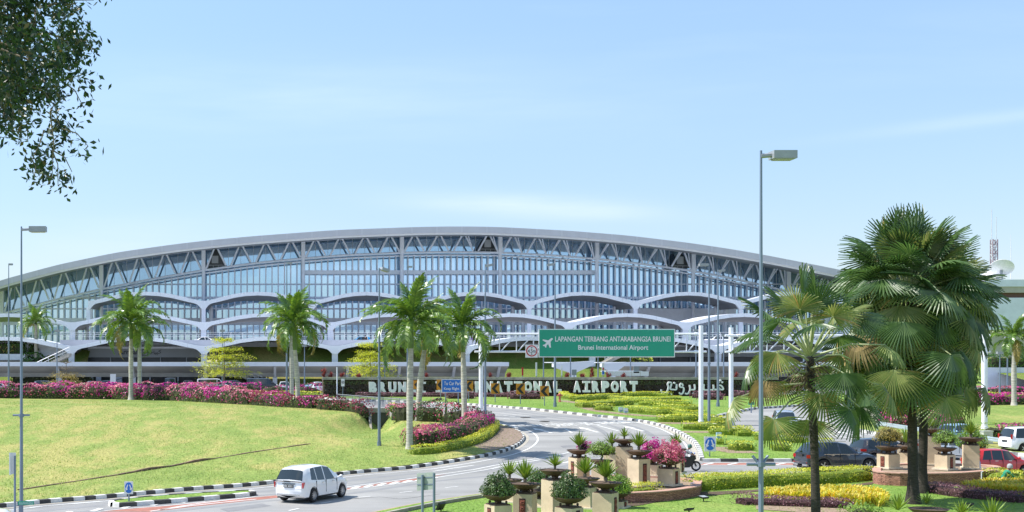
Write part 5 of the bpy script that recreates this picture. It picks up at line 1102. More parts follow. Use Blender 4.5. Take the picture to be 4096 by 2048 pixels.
wpoly([(-8, -31), (8, -31), (0, -20)], YG-.04, 531.7, 350.9, .11647, mt['blackm'], HS); wpoly([(-8, 31), (8, 31), (0, 20)], YG-.04, 531.7, 350.9, .11647, mt['blackm'], HS)
G2 = empty('gantry', (PX(731, 109), 109, prof(109)), 'second white overhead gantry, running off to the right behind the fan palms', 'gantry')
pillar(731, 109, 327.5, .19, G2); pillar(984.5, 104, 331, .22, G2); truss(725, 990, 335.5, 351.8, 108.6, G2)
def tsign(name, label, uc, vb, Y, w, parts, r=.035, group=None, cat='road sign'):
    root = empty(name, (PX(uc, Y), Y, prof(Y)+.1), label, cat, group); mb = MB(); mb.tube((PX(uc, Y), Y+.08, prof(Y)), (PX(uc, Y), Y+.08, PZ(vb, Y)), r, n=8); adopt(mb.build('post', mt['pole']), root); return root
def chev(uc, v0, v1, w, vb, where):
    Y = GY(vb); root = tsign('chevron_sign', 'orange and black chevron bend sign '+where, uc, v1-2, Y, w, None, .045, 'chevron signs round the bend')
    plate(uc-w/2, uc+w/2, v0, v1, Y, mt['orange'], root, 'panel', .04); h = v1-v0
    wpoly([(w*.05, -h*.45), (w*.42, -h*.45), (-w*.02, 0), (w*.42, h*.45), (w*.05, h*.45), (-w*.42, 0)], Y-.005, uc, (v0+v1)/2, 1, mt['blackm'], root, 'chevron', .02)
for a in ((417.6, 380.4, 389, 8.4, 401.5, 'between the two left central palm trunks'), (440.8, 379.6, 389.9, 8.2, 402, 'just left of the blue lettered sign'), (468.8, 381, 391.3, 8.6, 402.8, 'just right of the last central palm trunk'), (495.3, 383.3, 393.8, 8.6, 404.2, 'in front of the letters N and A'), (520.6, 383.6, 394.2, 8.8, 405.8, 'in front of the letters I and O'), (544.6, 385.9, 396.5, 8.9, 407.5, 'rightmost of the row, beside the tall lamp post')): chev(*a)
Y = 118.0; BSN = empty('direction_sign', (PX(452, Y), Y, prof(Y)), 'blue two legged sign with white car park directions beside the palm trunk', 'road sign')
plate(441.6, 463.2, 379.3, 392.6, Y, mt['white'], BSN, 'border', .05); plate(442.2, 462.6, 379.9, 392.0, Y, mt['blue'], BSN, 'panel', .02, -.02); fit('To Car Park', 444, 461.6, 381.6, 385.2, Y-.03, mt['white'], BSN, 0, .012); fit('Keep Right', 444, 459.2, 387.2, 390.8, Y-.03, mt['white'], BSN, 0, .012)
mb = MB(); mb.tube((PX(445.6, Y), Y+.1, prof(Y)), (PX(445.6, Y), Y+.1, PZ(380, Y)), .05); mb.tube((PX(458.4, Y), Y+.1, prof(Y)), (PX(458.4, Y), Y+.1, PZ(380, Y)), .05); adopt(mb.build('posts', mt['pole']), BSN)
Y = GY(399.5); o = tsign('speed_limit_sign', 'small white 40 speed limit sign before the left end of the name wall', 342.9, 380, Y, 1, None); plate(341.2, 344.6, 378.8, 386.3, Y, mt['white'], o, 'panel', .03)
ring_sign(o, 342.9, 382.3, 1.5, 1.2, Y, mt['blackm'], mt['white']); fit('40', 342.0, 343.8, 381.3, 383.3, Y-.045, mt['blackm'], o, 0, .02)
mb = MB(); Y = 152.0; mb.tube((0, 0, 0), (0, 0, PZ(368, Y)-2), .07, n=8); tag(mb.build('striped_post', mt['steelw'], loc=(PX(337, Y), Y, 2.1)), 'plain white post at the left end of the name wall', 'post')
def keep(uc, v0, v1, w, vb, label):
    Y = GY(vb, .17); o = tsign('lane_sign', label, uc, v0+3, Y, w, None, .04); plate(uc-w/2, uc+w/2, v0, v1, Y, mt['white'], o, 'panel', .03); vc = (v0+v1)/2
    x, z = PX(uc, Y), PZ(vc, Y); k = Y/F; mb = MB(); mb.prism([(x+w*.43*k*math.cos(t*.2618), z+(v1-v0)*.43*k*math.sin(t*.2618)) for t in range(24)], Y-.015, Y); adopt(mb.build('disc', mt['blue']), o)
    s = w/98
    for m in (-1, 1): wpoly([(m*5, -32), (m*15, -35), (m*28, 0), (m*36, -3), (m*31, 30), (m*8, 13), (m*18, 6)][::m], Y-.018, uc, vc, s*1.05, mt['white'], o, 'arrow', .015)
keep(128.7, 481.5, 494.1, 8.7, 501.3, 'blue and white double arrow sign on the striped splitter island at the lower left'); keep(710.1, 436.6, 451.4, 11.6, 456.7, 'blue and white double arrow sign by the clipped hedges right of the motorbike')
# sign seen from behind, bottom centre
Y = 52.0; o = empty('road_sign_back', (PX(426, Y), Y, .1), 'greenish grey back of a two legged road sign at the bottom, left of the planters', 'road sign'); mb = MB(); xa, xb = PX(417.8, Y), PX(433.8, Y)
mb.add([(xa, Y+.3, PZ(491.6, Y)), (xb, Y-.25, PZ(488.6, Y)), (xb, Y-.25, PZ(471.6, Y)), (xa, Y+.3, PZ(474.0, Y)), (xa, Y+.34, PZ(491.6, Y)), (xb, Y-.21, PZ(488.6, Y)), (xb, Y-.21, PZ(471.6, Y)), (xa, Y+.34, PZ(474.0, Y))], [(0, 1, 2, 3), (7, 6, 5, 4), (0, 4, 5, 1), (1, 5, 6, 2), (2, 6, 7, 3), (3, 7, 4, 0)])
adopt(mb.build('panel', mt['signback']), o); mb = MB()
for u, yy in ((422.6, .12), (433.2, -.2)): mb.tube((PX(u, Y), Y+yy-.08, 0), (PX(u, Y), Y+yy-.08, PZ(472.5 if u > 430 else 475, Y)), .055)
for a_ in (0, 1): mb.add([(xa, Y+.28, PZ(486-a_*7, Y)), (xb, Y-.27, PZ(484-a_*7, Y)), (xb, Y-.27, PZ(483-a_*7, Y)), (xa, Y+.28, PZ(485-a_*7, Y))], [(0, 1, 2, 3)])
adopt(mb.build('posts', mt['pole']), o)
# signs at the lower left corner
Y = 50.5; o = empty('street_sign', (PX(14.6, Y), Y, 0), 'tall narrow white sign seen edge on beside the lower left lamp post', 'road sign'); mb = MB(); mb.tube((PX(14.9, Y), Y, 0), (PX(14.9, Y), Y, PZ(455.5, Y)), .045); adopt(mb.build('post', mt['pole']), o)
mb = MB(); mb.add([(PX(11.0, Y), Y-.2, PZ(474.6, Y)), (PX(13.5, Y), Y+.5, PZ(474.0, Y)), (PX(13.4, Y), Y+.5, PZ(453.5, Y)), (PX(10.9, Y), Y-.2, PZ(452.3, Y))], [(0, 1, 2, 3)]); q = mb.build('panel', mt['white'], fix=False); q.modifiers.new('s', 'SOLIDIFY').thickness = .03; adopt(q, o)
Y = 47.0; o = empty('street_name_sign', (PX(26, Y), Y-.3, 0), 'small green street name plate low on the lower left lamp post', 'sign'); plate(18.0, 33.9, 501.3, 504.9, Y-.3, mt['green'], o, 'panel', .03); fit('JALAN LAPANGAN TERBANG', 19, 33.2, 502.0, 503.2, Y-.305, mt['steelw'], o); plate(19, 33, 503.7, 504.1, Y-.31, mt['steelw'], o, 'line', .005); mb = MB(); mb.tube((PX(20.5, Y), Y-.2, 0), (PX(20.5, Y), Y-.2, 1.65), .03); adopt(mb.build('post', mt['pole']), o)
# small signs rising behind the name wall
def small(u, v0, v1, w, Y, m, label, name='small_sign', extra=None):
    o = tsign(name, label, u, v1-.5, Y, w, None, .06); plate(u-w/2, u+w/2, v0, v1, Y, mt[m], o, 'panel', .06)
    if extra: extra(o, Y)
def redblue(o, Y):
    wpoly([(-2.0, -1.2), (2.0, -1.2), (0, -5)], Y-.01, 603.2, 369.6, .5, mt['red'], o); wpoly([(-2.0, 1.2), (2.0, 1.2), (0, 5)], Y-.01, 603.2, 368.2, .5, mt['red'], o); plate(602, 604.4, 371.2, 374.4, Y, mt['blue'], o, 'blue_panel', .02, -.02)
small(603.2, 363.2, 375.2, 2.6, 172, 'white', 'narrow white banner with red triangles and blue lower half under the green sign', extra=redblue)
small(522.6, 367.4, 375.5, 1.6, 172, 'red', 'narrow red and white banner behind the name wall, left of the striped post'); small(536.4, 362.4, 376, 1.6, 172, 'white', 'slim white post sign behind the name wall, left of the tall lamp post'); small(561.8, 365.3, 375.5, 1.2, 172, 'white', 'thin white banner behind the name wall, left of the square grey board')
small(574.2, 369.6, 375.2, 4.8, 172, 'greyw', 'square grey board behind the name wall, left of the shelter stem'); small(636.5, 366.4, 373.0, 5.8, 172, 'greyw', 'square grey board behind the name wall, right of the glass hut'); small(113, 374, 382.8, 5.6, 190, 'white', 'white twin board on a post before the arrivals columns')
small(751.5, 402, 404.8, 5.8, 121, 'green', 'small green panel sign right of the double gantry pillars', )
mb = MB(); Y = 172; 
for k in range(5): mb.bx(PX(606, Y)+k*.95*1.2, PX(606, Y)+k*1.14+1.1, Y, Y+.05, PZ(376, Y), PZ(371.5, Y), 0)
mb.bx(PX(605.5, Y), PX(650, Y)-1.0, Y-.05, Y+2.6, PZ(371.6, Y), PZ(371.0, Y), 1)
tag(mb.build('glass_hut', [mt['glassup'], mt['whitew']]), 'small glass sided hut behind the wall under the right half of the green sign', 'hut')
# ------------------------------------------------------------------ lamp posts
def lamp(u, Y, vt_, label, head=(1,), arm=.3, hl=.62, hh=.2, r=.1, zb=None, hw=.34, band=None, ang=0.0, dip_=0.0, bolts=True, small_=False):
    zb = prof(Y)+.05 if zb is None else zb; zt_ = PZ(vt_, Y)-zb; x = PX(u, Y); root = empty('lamp_post', (x, Y, zb), label, 'street lamp', 'lamp posts of the airport approach', ang)
    mb = MB(); mb.tube((0, 0, 0), (0, 0, zt_), r*1.45, r*.55, 8, smooth=True); mb.tube((0, 0, 0), (0, 0, .5), r*1.9, n=8)
    if not small_ : mb.tube((0, 0, zt_*.395), (0, 0, zt_*.402), r*1.8, n=8)
    mb.build('pole', mt['pole'], root)
    for sd in head:
        h = MB(); h.tube((0, 0, zt_-.12), (sd*arm, 0, zt_-.1), .05, n=6); h.box((0, 0, 0), (hl, hw, hh), 0, M=Matrix.Translation((sd*(arm+hl/2), 0, zt_-.1)) @ Matrix.Rotation(dip_*sd, 4, 'Y')); h.build('lamp_head', mt['lhead'], root)
        g = MB(); g.box((0, 0, 0), (hl*.8, hw*.8, .02), 0, M=Matrix.Translation((sd*(arm+hl/2), 0, zt_-.1-hh/2-.012)) @ Matrix.Rotation(dip_*sd, 4, 'Y')); g.build('lens', mt['lens'], root)
    if band:
        c = MB(); zc = zt_*band; c.tube((0, 0, zc-.05), (0, 0, zc+.05), r*1.9, n=8)
        for a in band_dirs: c.tube((math.cos(a)*r, math.sin(a)*r, zc), (math.cos(a)*(r+.26), math.sin(a)*(r+.26), zc), .035, n=6)
        if band == .4:
            for a in (2.5, .6): c.tube((math.cos(a)*r, math.sin(a)*r*.4, zc), (math.cos(a)*(r+.16), math.sin(a)*.1, zc+.18), .03, n=6)
        c.build('bracket', mt['pole'], root)
    return root
band_dirs = (0, math.pi)
lamp(21.4, 48, 226.5, 'tall grey lamp post at the lower left with its head pointing right', band=.401, r=.053); lamp(761, 28, 150.5, 'nearest and tallest looking lamp post, crossing the whole right part', band=.4, r=.046, zb=0.0, hl=.5, hh=.17, arm=.22)
lamp(379.2, 91, 268, 'lamp post standing on the lawn between the second palm pair and the tall central palm', r=.08, arm=.15, ang=.5, dip_=.25); lamp(8.7, 158, 263.5, 'slim white topped lamp post at the far left edge', r=.085, arm=.0, head=(1,), hl=.5)
lamp(286.8, 150, 262, 'lamp post rising behind the second palm pair', r=.10, arm=0); lamp(407.5, 170, 266, 'far lamp post whose head shows just above the tall central palm', r=.09, arm=0)
lamp(485.2, 118, 264, 'lamp post just right of the left gantry pillar', r=.085, arm=.1, ang=.4, dip_=-.2); lamp(555, 127, 263.5, 'lamp post before the letter L with its head turned left', r=.09, head=(-1,), arm=.1, dip_=.15); lamp(709, 105, 263.5, 'lamp post right of the white gantry pillar, head turned left', r=.085, head=(-1,), arm=.1, hl=.7); lamp(718, 128, 269.5, 'farther lamp post between the two white gantry pillars, head turned right', r=.09, arm=.05, dip_=-.15)
lamp(804, 126, 265.5, 'lamp post whose boxy head shows above the left fan palm', r=.09, arm=-.3, hl=.9, hw=.6)
SMALL = [(57, 330, 186, 'before the sparse dry tree'), (222.4, 330, 186, 'in front of the left yellow green tree'), (141.2, 340, 184, 'right of the leftmost palm pair trunks'), (384.8, 345, 176, 'behind the tall central lamp post'), (304.5, 345, 190, 'behind the second palm pair'), (543.5, 342, 180, 'left of the red leaved cordylines under the green sign'), (570.5, 342, 180, 'left of the shelter stem under the green sign'), (598, 342, 180, 'beside the red and blue banner'), (630.5, 342, 180, 'right of the glass hut under the green sign'), (696, 329.5, 185, 'left of the right gantry pillar'), (723.6, 334.5, 185, 'between the gantry pillars'), (999.8, 352, 160, 'left of the right edge palm'), (1007.4, 336, 175, 'touching the right edge palm crown')]
for u, v, Y, w in SMALL: lamp(u, Y, v, 'short far lamp post '+w, r=.085, arm=-.35, hl=.7, hh=.3, small_=True)
# ------------------------------------------------------------------ culvert, railing, guard rail, small things
o = empty('culvert', (CUL[0], CUL[1], .2), 'concrete culvert mouth with a dark opening below the road railing', 'culvert'); zc = prof(CUL[1])
mb = MB(); cx_, cy_ = CUL
mb.bx(cx_-1.15, cx_-.8, cy_-.05, cy_+.5, .0, zc+.05); mb.bx(cx_+.8, cx_+1.15, cy_-.05, cy_+.5, .0, zc+.05); mb.bx(cx_-1.4, cx_+1.9, cy_-.05, cy_+.6, zc+.0, zc+.42)
mb.add([(cx_-.8, cy_-.05, .1), (cx_-1.4, cy_-3.4, .25), (cx_-.9, cy_-.05, zc), (cx_-1.0, cy_-3.4, .35)], [(0, 1, 3, 2)])
for sd in (-1, 1): mb.prism([(cy_-2.6, -.1), (cy_, -.1), (cy_, zc+.15), (cy_-2.6, .35)], cx_+sd*1.0-.12, cx_+sd*1.0+.12, plane='YZ')
adopt(mb.build('headwall', mt['conc']), o); mb = MB(); mb.bx(cx_-.8, cx_+.8, cy_+.05, cy_+.1, -.2, zc+.1); adopt(mb.build('opening', mt['dark']), o); mb = MB(); mb.bx(cx_-1.1, cx_+1.2, cy_-3.0, cy_, .0, .12); adopt(mb.build('apron', mt['conc']), o)
a = Vector((*G(338, 404.8), 0)); b = Vector((*G(417, 412.6), 0)); o = empty('railing', (a.x, a.y, 2), 'dark bar railing along the road above the culvert', 'railing'); mb = MB(); n = 110
for k in range(n+1):
    p = a.lerp(b, k/n); z = prof(p.y)+.1; mb.tube((p.x, p.y, z+.12), (p.x, p.y, z+1.02), .02 if k % 11 else .045, n=4, cap=False)
for zz in (.15, 1.02): p, q = a, b; mb.tube((p.x, p.y, prof(p.y)+.1+zz), (q.x, q.y, prof(q.y)+.1+zz), .03, n=5)
adopt(mb.build('bars', mt['greyw']), o)
P_ = offs(dpath([(866, 432.5), (894, 437.3), (940, 444.2), (1000, 452.8), (1040, 458)]), 1.0); o = empty('guard_rail', (P_[0][0], P_[0][1], 0), 'galvanised steel guard rail along the right lawn kerb', 'guard rail'); mb = MB(); v = []
for p in P_:
    z = prof(p[1])+.15
    for dz, dy in ((.42, 0), (.50, -.06), (.57, 0), (.64, -.06), (.74, 0)): v.append((p[0], p[1]+dy, z+dz))
mb.add(v, [(5*i+k, 5*i+k+1, 5*i+6+k, 5*i+5+k) for i in range(len(P_)-1) for k in range(4)]); adopt(mb.build('beam', mt['rail'], fix=False), o); mb = MB()
for p in P_[::3]: mb.bx(p[0]-.06, p[0]+.06, p[1]+.02, p[1]+.12, prof(p[1]), prof(p[1])+.85)
adopt(mb.build('posts', mt['rail']), o)
x, y = G(989.5, 446.5); mb = MB(); mb.bx(-.33, .33, -.25, .25, 0, .95); mb.bx(-.37, .37, -.29, .29, .95, 1.0); mb.bx(-.02, .02, -.27, -.25, .1, .9); tag(mb.build('cabinet', mt['cab'], loc=(x, y+.4, prof(y)+.1)), 'pale green electrical cabinet beside the right gantry pillar', 'cabinet')
x, y = G(559.8, 403.6); mb = MB(); mb.lathe([(.16, 0), (.16, .1), (.11, .12), (.11, .75), (.15, .78), (.15, .85), (.1, .95), (0, 1.0)], n=12); mb.tube((-.3, 0, .72), (.3, 0, .72), .09); tag(mb.build('fire_hydrant', mt['hyd'], loc=(x, y, prof(y)+.17)), 'red fire hydrant on the centre island grass', 'fire hydrant')
for u, v, lb in ((620.8, 414.3, 'left one of the two light blue box lamps by the yellow hedges'), (625.9, 415.4, 'right one of the two light blue box lamps by the yellow hedges'), (718.8, 441.3, 'light blue box lamp right of the double arrow sign')):
    x, y = G(u, v); mb = MB(); mb.bx(-.18, .18, -.1, .1, .1, .5); mb.tube((0, 0, 0), (0, 0, .12), .05); mb.bx(-.14, .14, -.115, -.1, .25, .46, 1); tag(mb.build('garden_light', [mt['lightb'], mt['white']], loc=(x, y, prof(y)+.16)), lb, 'garden light', 'light blue box lamps')
def flood(u, v, lb, rz=0, s=1.0, tilt=-35, Y=None):
    x, y = G(u, v, .15) if Y is None else (PX(u, Y), Y); o = empty('flood_light', (x, y, .15), lb, 'flood light', None, rz); mb = MB(); M = Matrix.Translation((0, 0, .25*s)) @ Matrix.Rotation(R_(tilt), 4, 'X')
    mb.box((0, 0, 0), (.46*s, .36*s, .1*s), 0, M=M, taper=1.15); mb.tube((0, 0, 0), (0, 0, .2*s), .03); mb.build('housing', mt['blackm'], o); g = MB(); g.box((0, 0, 0), (.42*s, .33*s, .01), 0, M=M @ Matrix.Translation((0, 0, .056*s))); g.build('glass', mt['lens'], o)
flood(688.5, 480.5, 'flood light with a pale glass face on the grass below the motorbike', .3, 1.0, 40); flood(703.5, 501.5, 'small black flood light lying on the grass below the clipped yellow hedge', .5, .8, 10); flood(838.5, 493, 'flood light poking out of the yellow strap leaf bed', -.3, 1.0, 50, 63); flood(441, 511.5, 'flood light on the grass right of the sign seen from behind', .8, .9, -60); flood(967, 510, 'black flood light between the agaves at the bottom right', 0, .9, -20); flood(689, 513.5, 'black flood light at the very bottom, right of the planters', .3, .7, -20)
x, y = 28.0+8, 70; mb = MB(); mb.lathe([(.085, 0), (.085, .38), (.05, .42), (.05, .46), (0, .47)], n=12); tag(mb.build('water_jug', mt['bluej'], loc=(PX(978.8, 71.0), 71.0, .8)), 'blue cylinder jug on the right brick wall', 'jug')
# ================================================================== HEDGES AND BEDS
def hp(pts, w, dz=0.0):
    return [(x, y+w/2) for x, y in GP(pts)]
MG = ['mag', 'mag2']; GB = 'pink bougainvillea hedges along the lawn'
hedge('bougainvillea_hedge', hp([(-32, 399.2), (40, 399.5), (112, 400)], 2.2), 2.2, 1.7, 'long magenta bougainvillea hedge at the left edge of the lawn, up to the palm pair', 'hedge', 'boug', .19, 34, 1.05, MG, group=GB, wob=.22, seedv=1)
hedge('bougainvillea_hedge', hp([(114, 400), (136, 400.8), (180, 402.4), (220, 404.7), (255, 406.4)], 2.2), 2.2, 1.6, 'magenta bougainvillea hedge between the two left palm pairs', 'hedge', 'boug', .19, 34, 1.05, MG, group=GB, wob=.22, seedv=5)
hedge('bougainvillea_hedge', hp([(256, 406.5), (290, 408.4), (318, 409.8)], 1.9), 1.9, 1.2, 'wine red bougainvillea hedge right of the second palm pair', 'hedge', 'boug', .16, 44, 1.1, ['mag', 'magd'], group=GB, wob=.25, seedv=9)
hedge('bougainvillea_hedge', hp([(320, 410.2), (345, 411.9), (358, 413.1), (366, 414.2)], 1.6), 1.6, 1.0, 'salmon and wine bougainvillea hedge ending at the culvert', 'hedge', 'boug', .16, 44, 1.1, ['mag2', 'magd'], group=GB, wob=.3, seedv=12)
hedge('bougainvillea_hedge', [(PX(60, 176), 176), (PX(262, 174), 174)], 2.0, 1.45, 'farther magenta bougainvillea row behind the lane, left of the lime hedge', 'hedge', 'boug', .2, 15, .95, MG, group=GB, wob=.25, seedv=14)
hedge('bougainvillea_hedge', [(PX(263, 170), 170), (PX(322, 168), 168)], 1.6, 1.3, 'farther magenta bougainvillea clump left of the lettered wall', 'hedge', 'boug', .18, 16, .95, MG, group=GB, wob=.4, seedv=15)
hedge('clipped_hedge', [(PX(246, 160), 160), (PX(323, 157), 157)], 1.2, .75, 'lime green low hedge just left of the lettered wall', 'hedge', 'lime', .15, 34, core='corel')
# shrubs of the peninsula
hedge('bougainvillea_shrub', hp([(399, 421), (408, 422.5), (420, 421.5)], 2.0), 2.0, 1.35, 'bougainvillea shrub behind the tallest central palm trunk', 'shrub', 'bushd', .14, 85, .45, ['mag', 'mag2'], wob=.35, seedv=2)
hedge('rounded_shrub', hp([(424, 423), (436, 424), (450, 424)], 2.0), 2.3, 1.5, 'dark green shrub between the central palm trunks and the blue sign', 'shrub', 'bushd', .14, 85, .14, ['mag', 'mag2'], wob=.35, seedv=3)
hedge('rounded_shrub', hp([(450, 427.3), (462, 428), (475, 427.2)], 2.0), 2.3, 1.45, 'green shrub with faded tops under the last central palm', 'shrub', 'bush', .14, 85, .35, ['mag2', 'magd'], wob=.3, seedv=4)
hedge('bougainvillea_shrub', hp([(473, 429), (480, 430), (486, 429)], 1.6), 2.0, 1.25, 'bright magenta shrub at the foot of the left gantry pillar', 'shrub', 'boug', .14, 85, .95, ['mag', 'mag2'], wob=.3, seedv=6)
hedge('bougainvillea_hedge', hp([(413.5, 451.5), (424, 450.5), (436, 448)], 1.7), 1.8, 1.3, 'vivid magenta end of the curved hedge beside the tall palm trunk', 'hedge', 'bushd', .12, 130, .62, ['mag', 'mag2'], wob=.3, seedv=7)
hedge('bougainvillea_hedge', hp([(437, 448), (455, 444.3), (472, 440), (484, 434.5), (487.5, 430.5)], 1.7), 1.8, 1.2, 'curved green and magenta hedge behind the lime border of the peninsula', 'hedge', 'bushd', .12, 125, .32, ['mag', 'mag2'], wob=.2, seedv=8)
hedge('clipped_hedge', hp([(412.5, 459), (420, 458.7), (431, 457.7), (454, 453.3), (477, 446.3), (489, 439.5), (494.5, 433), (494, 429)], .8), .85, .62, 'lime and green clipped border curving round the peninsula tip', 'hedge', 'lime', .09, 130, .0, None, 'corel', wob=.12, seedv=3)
hedge('clipped_hedge', [(PX(390, 121.5), 121.5), (PX(397, 121.5), 121.5)], .9, .7, 'small lime shrub beside the culvert', 'shrub', 'lime', .12, 60, core='corel')
# burgundy hedges along the wall
def T3(a): return [(512+x*.11647, 362+y*.11647) for x, y in a]
def T2(a): return [(256+x*.11647, 362+y*.11647) for x, y in a]
def T4(a): return [(768+x*.11647, 362+y*.11647) for x, y in a]
BG = 'burgundy hedges before the name wall'
hedge('burgundy_hedge', [(PX(357.5, 161.5), 161.5), (PX(393, 161.5), 161.5)], 1.6, .5, 'burgundy hedge under the letters BRU', 'hedge', 'burg', .15, 40, core='coreb', group=BG); hedge('burgundy_hedge', [(PX(393.5, 162), 162), (PX(448, 162), 162)], 1.6, .5, 'burgundy hedge under the letters behind the central palm trunks', 'hedge', 'burg', .15, 40, core='coreb', group=BG)
hedge('burgundy_hedge', [(PX(448, 154), 154), (PX(474, 154), 154)], 1.8, .8, 'short burgundy hedge standing forward beside the last central palm', 'hedge', 'burg', .15, 40, core='coreb', group=BG); hedge('burgundy_hedge', [(PX(474, 162), 162), (PX(512, 161), 161)], 1.6, .5, 'burgundy hedge under the letters RNAT', 'hedge', 'burg', .15, 40, core='coreb', group=BG)
hedge('burgundy_hedge', [(PX(510, 153), 153), (PX(543, 152.5), 152.5)], 2.2, .85, 'burgundy hedge behind the two right chevron signs', 'hedge', 'burg', .15, 40, core='coreb', group=BG); hedge('burgundy_hedge', [(PX(692, 158), 158), (PX(722, 157), 157)], 2.0, .8, 'burgundy hedge behind the right gantry pillar', 'hedge', 'burg', .15, 40, core='coreb', group=BG)
hedge('burgundy_hedge', [(PX(700, 150), 150), (PX(723, 150), 150)], 1.6, .75, 'forward burgundy clump behind the right lamp posts', 'hedge', 'burg', .15, 40, core='coreb', group=BG); hedge('burgundy_hedge', [(PX(734, 160), 160), (PX(772, 158), 158)], 1.8, .8, 'burgundy hedge right of the gantry pillars, behind the fan palm tips', 'hedge', 'burg', .15, 40, core='coreb', group=BG)
YH_ = [([(445, 300), (470, 325), (540, 337)], 'hooked outer one at the far left end of the pattern'), ([(505, 292), (650, 292), (900, 300), (1230, 292)], 'long back row right under the word AIRPORT'), ([(545, 352), (760, 337), (930, 327)], 'second row from the left end, below the letter A'), ([(655, 303), (795, 300)], 'short one nested below the letters I and R'),
  ([(990, 314), (1200, 308), (1390, 312)], 'back right row below the jawi lettering'), ([(605, 395), (645, 410), (800, 397), (1045, 382)], 'curved row above the two light blue box lamps'), ([(735, 432), (900, 440)], 'row end just left of the two light blue box lamps'), ([(990, 448), (1150, 462), (1300, 474), (1420, 470)], 'front row just right of the two light blue box lamps'), ([(870, 352), (1100, 367), (1300, 358), (1470, 354)], 'middle row reaching towards the right gantry pillar'),
  ([(1110, 388), (1300, 392), (1550, 397)], 'row above the long middle row, left of the gantry pillar'), ([(1240, 425), (1500, 445), (1645, 440)], 'row ending right at the gantry pillar'), ([(1280, 532), (1440, 537), (1600, 528)], 'front block left of the gantry pillar foot'), ([(1420, 478), (1560, 500), (1660, 490)], 'row curling behind the gantry pillar foot'), ([(1490, 600), (1700, 606), (1850, 600)], 'long front block right of the gantry pillar foot'),
  ([(1650, 520), (1780, 548), (1910, 545)], 'row between the two gantry pillars'), ([(1735, 642), (1900, 650), (2090, 644)], 'middle block right of the double arrow sign'), ([(1950, 660), (2100, 660)], 'short strip left of the near lamp post'), ([(1780, 732), (1900, 736)], 'block beside the single light blue box lamp'), ([(1895, 780), (2000, 786), (2110, 780)], 'nearest block at the kerb, left of the near lamp post'), ([(2130, 698), (2320, 690)], 'strip behind the near lamp post'), ([(2270, 788), (2430, 792)], 'block right of the near lamp post'), ([(2340, 714), (2560, 718)], 'strip behind the left fan palm trunk'), ([(2640, 755), (2800, 765)], 'last tip behind the dark blue car')]
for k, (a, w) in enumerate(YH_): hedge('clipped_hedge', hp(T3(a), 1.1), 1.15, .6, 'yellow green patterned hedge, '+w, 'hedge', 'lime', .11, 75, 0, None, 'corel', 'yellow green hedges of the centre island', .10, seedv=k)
# mulch rings under the patterned hedges
for a in (T3([(430, 345), (640, 370), (960, 350)]), T3([(590, 400), (760, 440), (1120, 478), (1420, 490)]), T3([(1270, 545), (1640, 548)]), T3([(1480, 622), (1880, 625)]), T3([(1770, 755), (1900, 800), (2100, 800)]), T2([(860, 325), (1300, 322)])):
    mb = MB(); strip(mb, [(x, y+.3) for x, y in smoothpath(GP(a), 1)], 1.3, .18); tag(mb.build('bed_soil', mt['mulch'], fix=False), kind='structure')
# right lawn planting
RB = 'magenta shrubs on the right lawn'
hedge('bougainvillea_shrub', hp([(884, 419), (897, 418.5), (910, 416)], 2.4), 2.6, 1.9, 'tall magenta shrub left of the big fan palm trunks', 'shrub', 'boug', .15, 45, .9, MG, group=RB, wob=.35, seedv=20)
hedge('bougainvillea_shrub', hp([(886, 428), (900, 430), (912, 432)], 1.8), 1.8, 1.0, 'low pink shrub behind the guard rail, left of the big trunks', 'shrub', 'boug', .14, 85, .9, MG, group=RB, wob=.35, seedv=21)
hedge('bougainvillea_shrub', hp([(936, 433), (950, 434), (965, 436)], 2), 2.2, 1.4, 'magenta shrub right of the big fan palm trunks', 'shrub', 'bushd', .14, 50, .6, MG, group=RB, wob=.4, seedv=22)
hedge('rounded_shrub', hp([(928, 431), (940, 430)], 2), 2.2, 1.3, 'dark green shrub right behind the big fan palm trunks', 'shrub', 'bushd', .14, 50, wob=.4, seedv=23)
hedge('bougainvillea_hedge', [(PX(975, 162), 162), (PX(1060, 162), 162)], 2.2, 1.25, 'farthest pink hedge at the right edge, above the lime hedge', 'hedge', 'boug', .18, 24, .95, MG, wob=.25, seedv=24); hedge('clipped_hedge', [(PX(960, 148), 148), (PX(1060, 148), 148)], 1.6, .85, 'lime hedge between two pink hedges at the right edge', 'hedge', 'lime', .15, 30, core='corel')
hedge('bougainvillea_hedge', hp([(950, 408.5), (985, 407), (1050, 406)], 2.0), 2.0, 1.1, 'nearer pink hedge at the foot of the right edge palm', 'hedge', 'boug', .16, 44, 1.1, MG, wob=.35, seedv=26)
hedge('bougainvillea_shrub', hp([(1008, 440), (1040, 441)], 1.8), 2, 1.0, 'pink topped shrub behind the white people carrier', 'shrub', 'boug', .14, 50, .8, ['mag2', 'mag'], group=RB, wob=.3, seedv=27); hedge('rounded_shrub', hp([(992, 441), (1003, 443)], 1.5), 1.6, .9, 'light green loose shrub right of the electrical cabinet', 'shrub', 'bush2', .13, 40, wob=.5, seedv=28)
hedge('clipped_hedge', hp([(972, 441.5), (984, 443)], 1.2), 1.2, .6, 'light green shrub behind the agave planter, left of the cabinet', 'shrub', 'bush2', .12, 50, wob=.4)
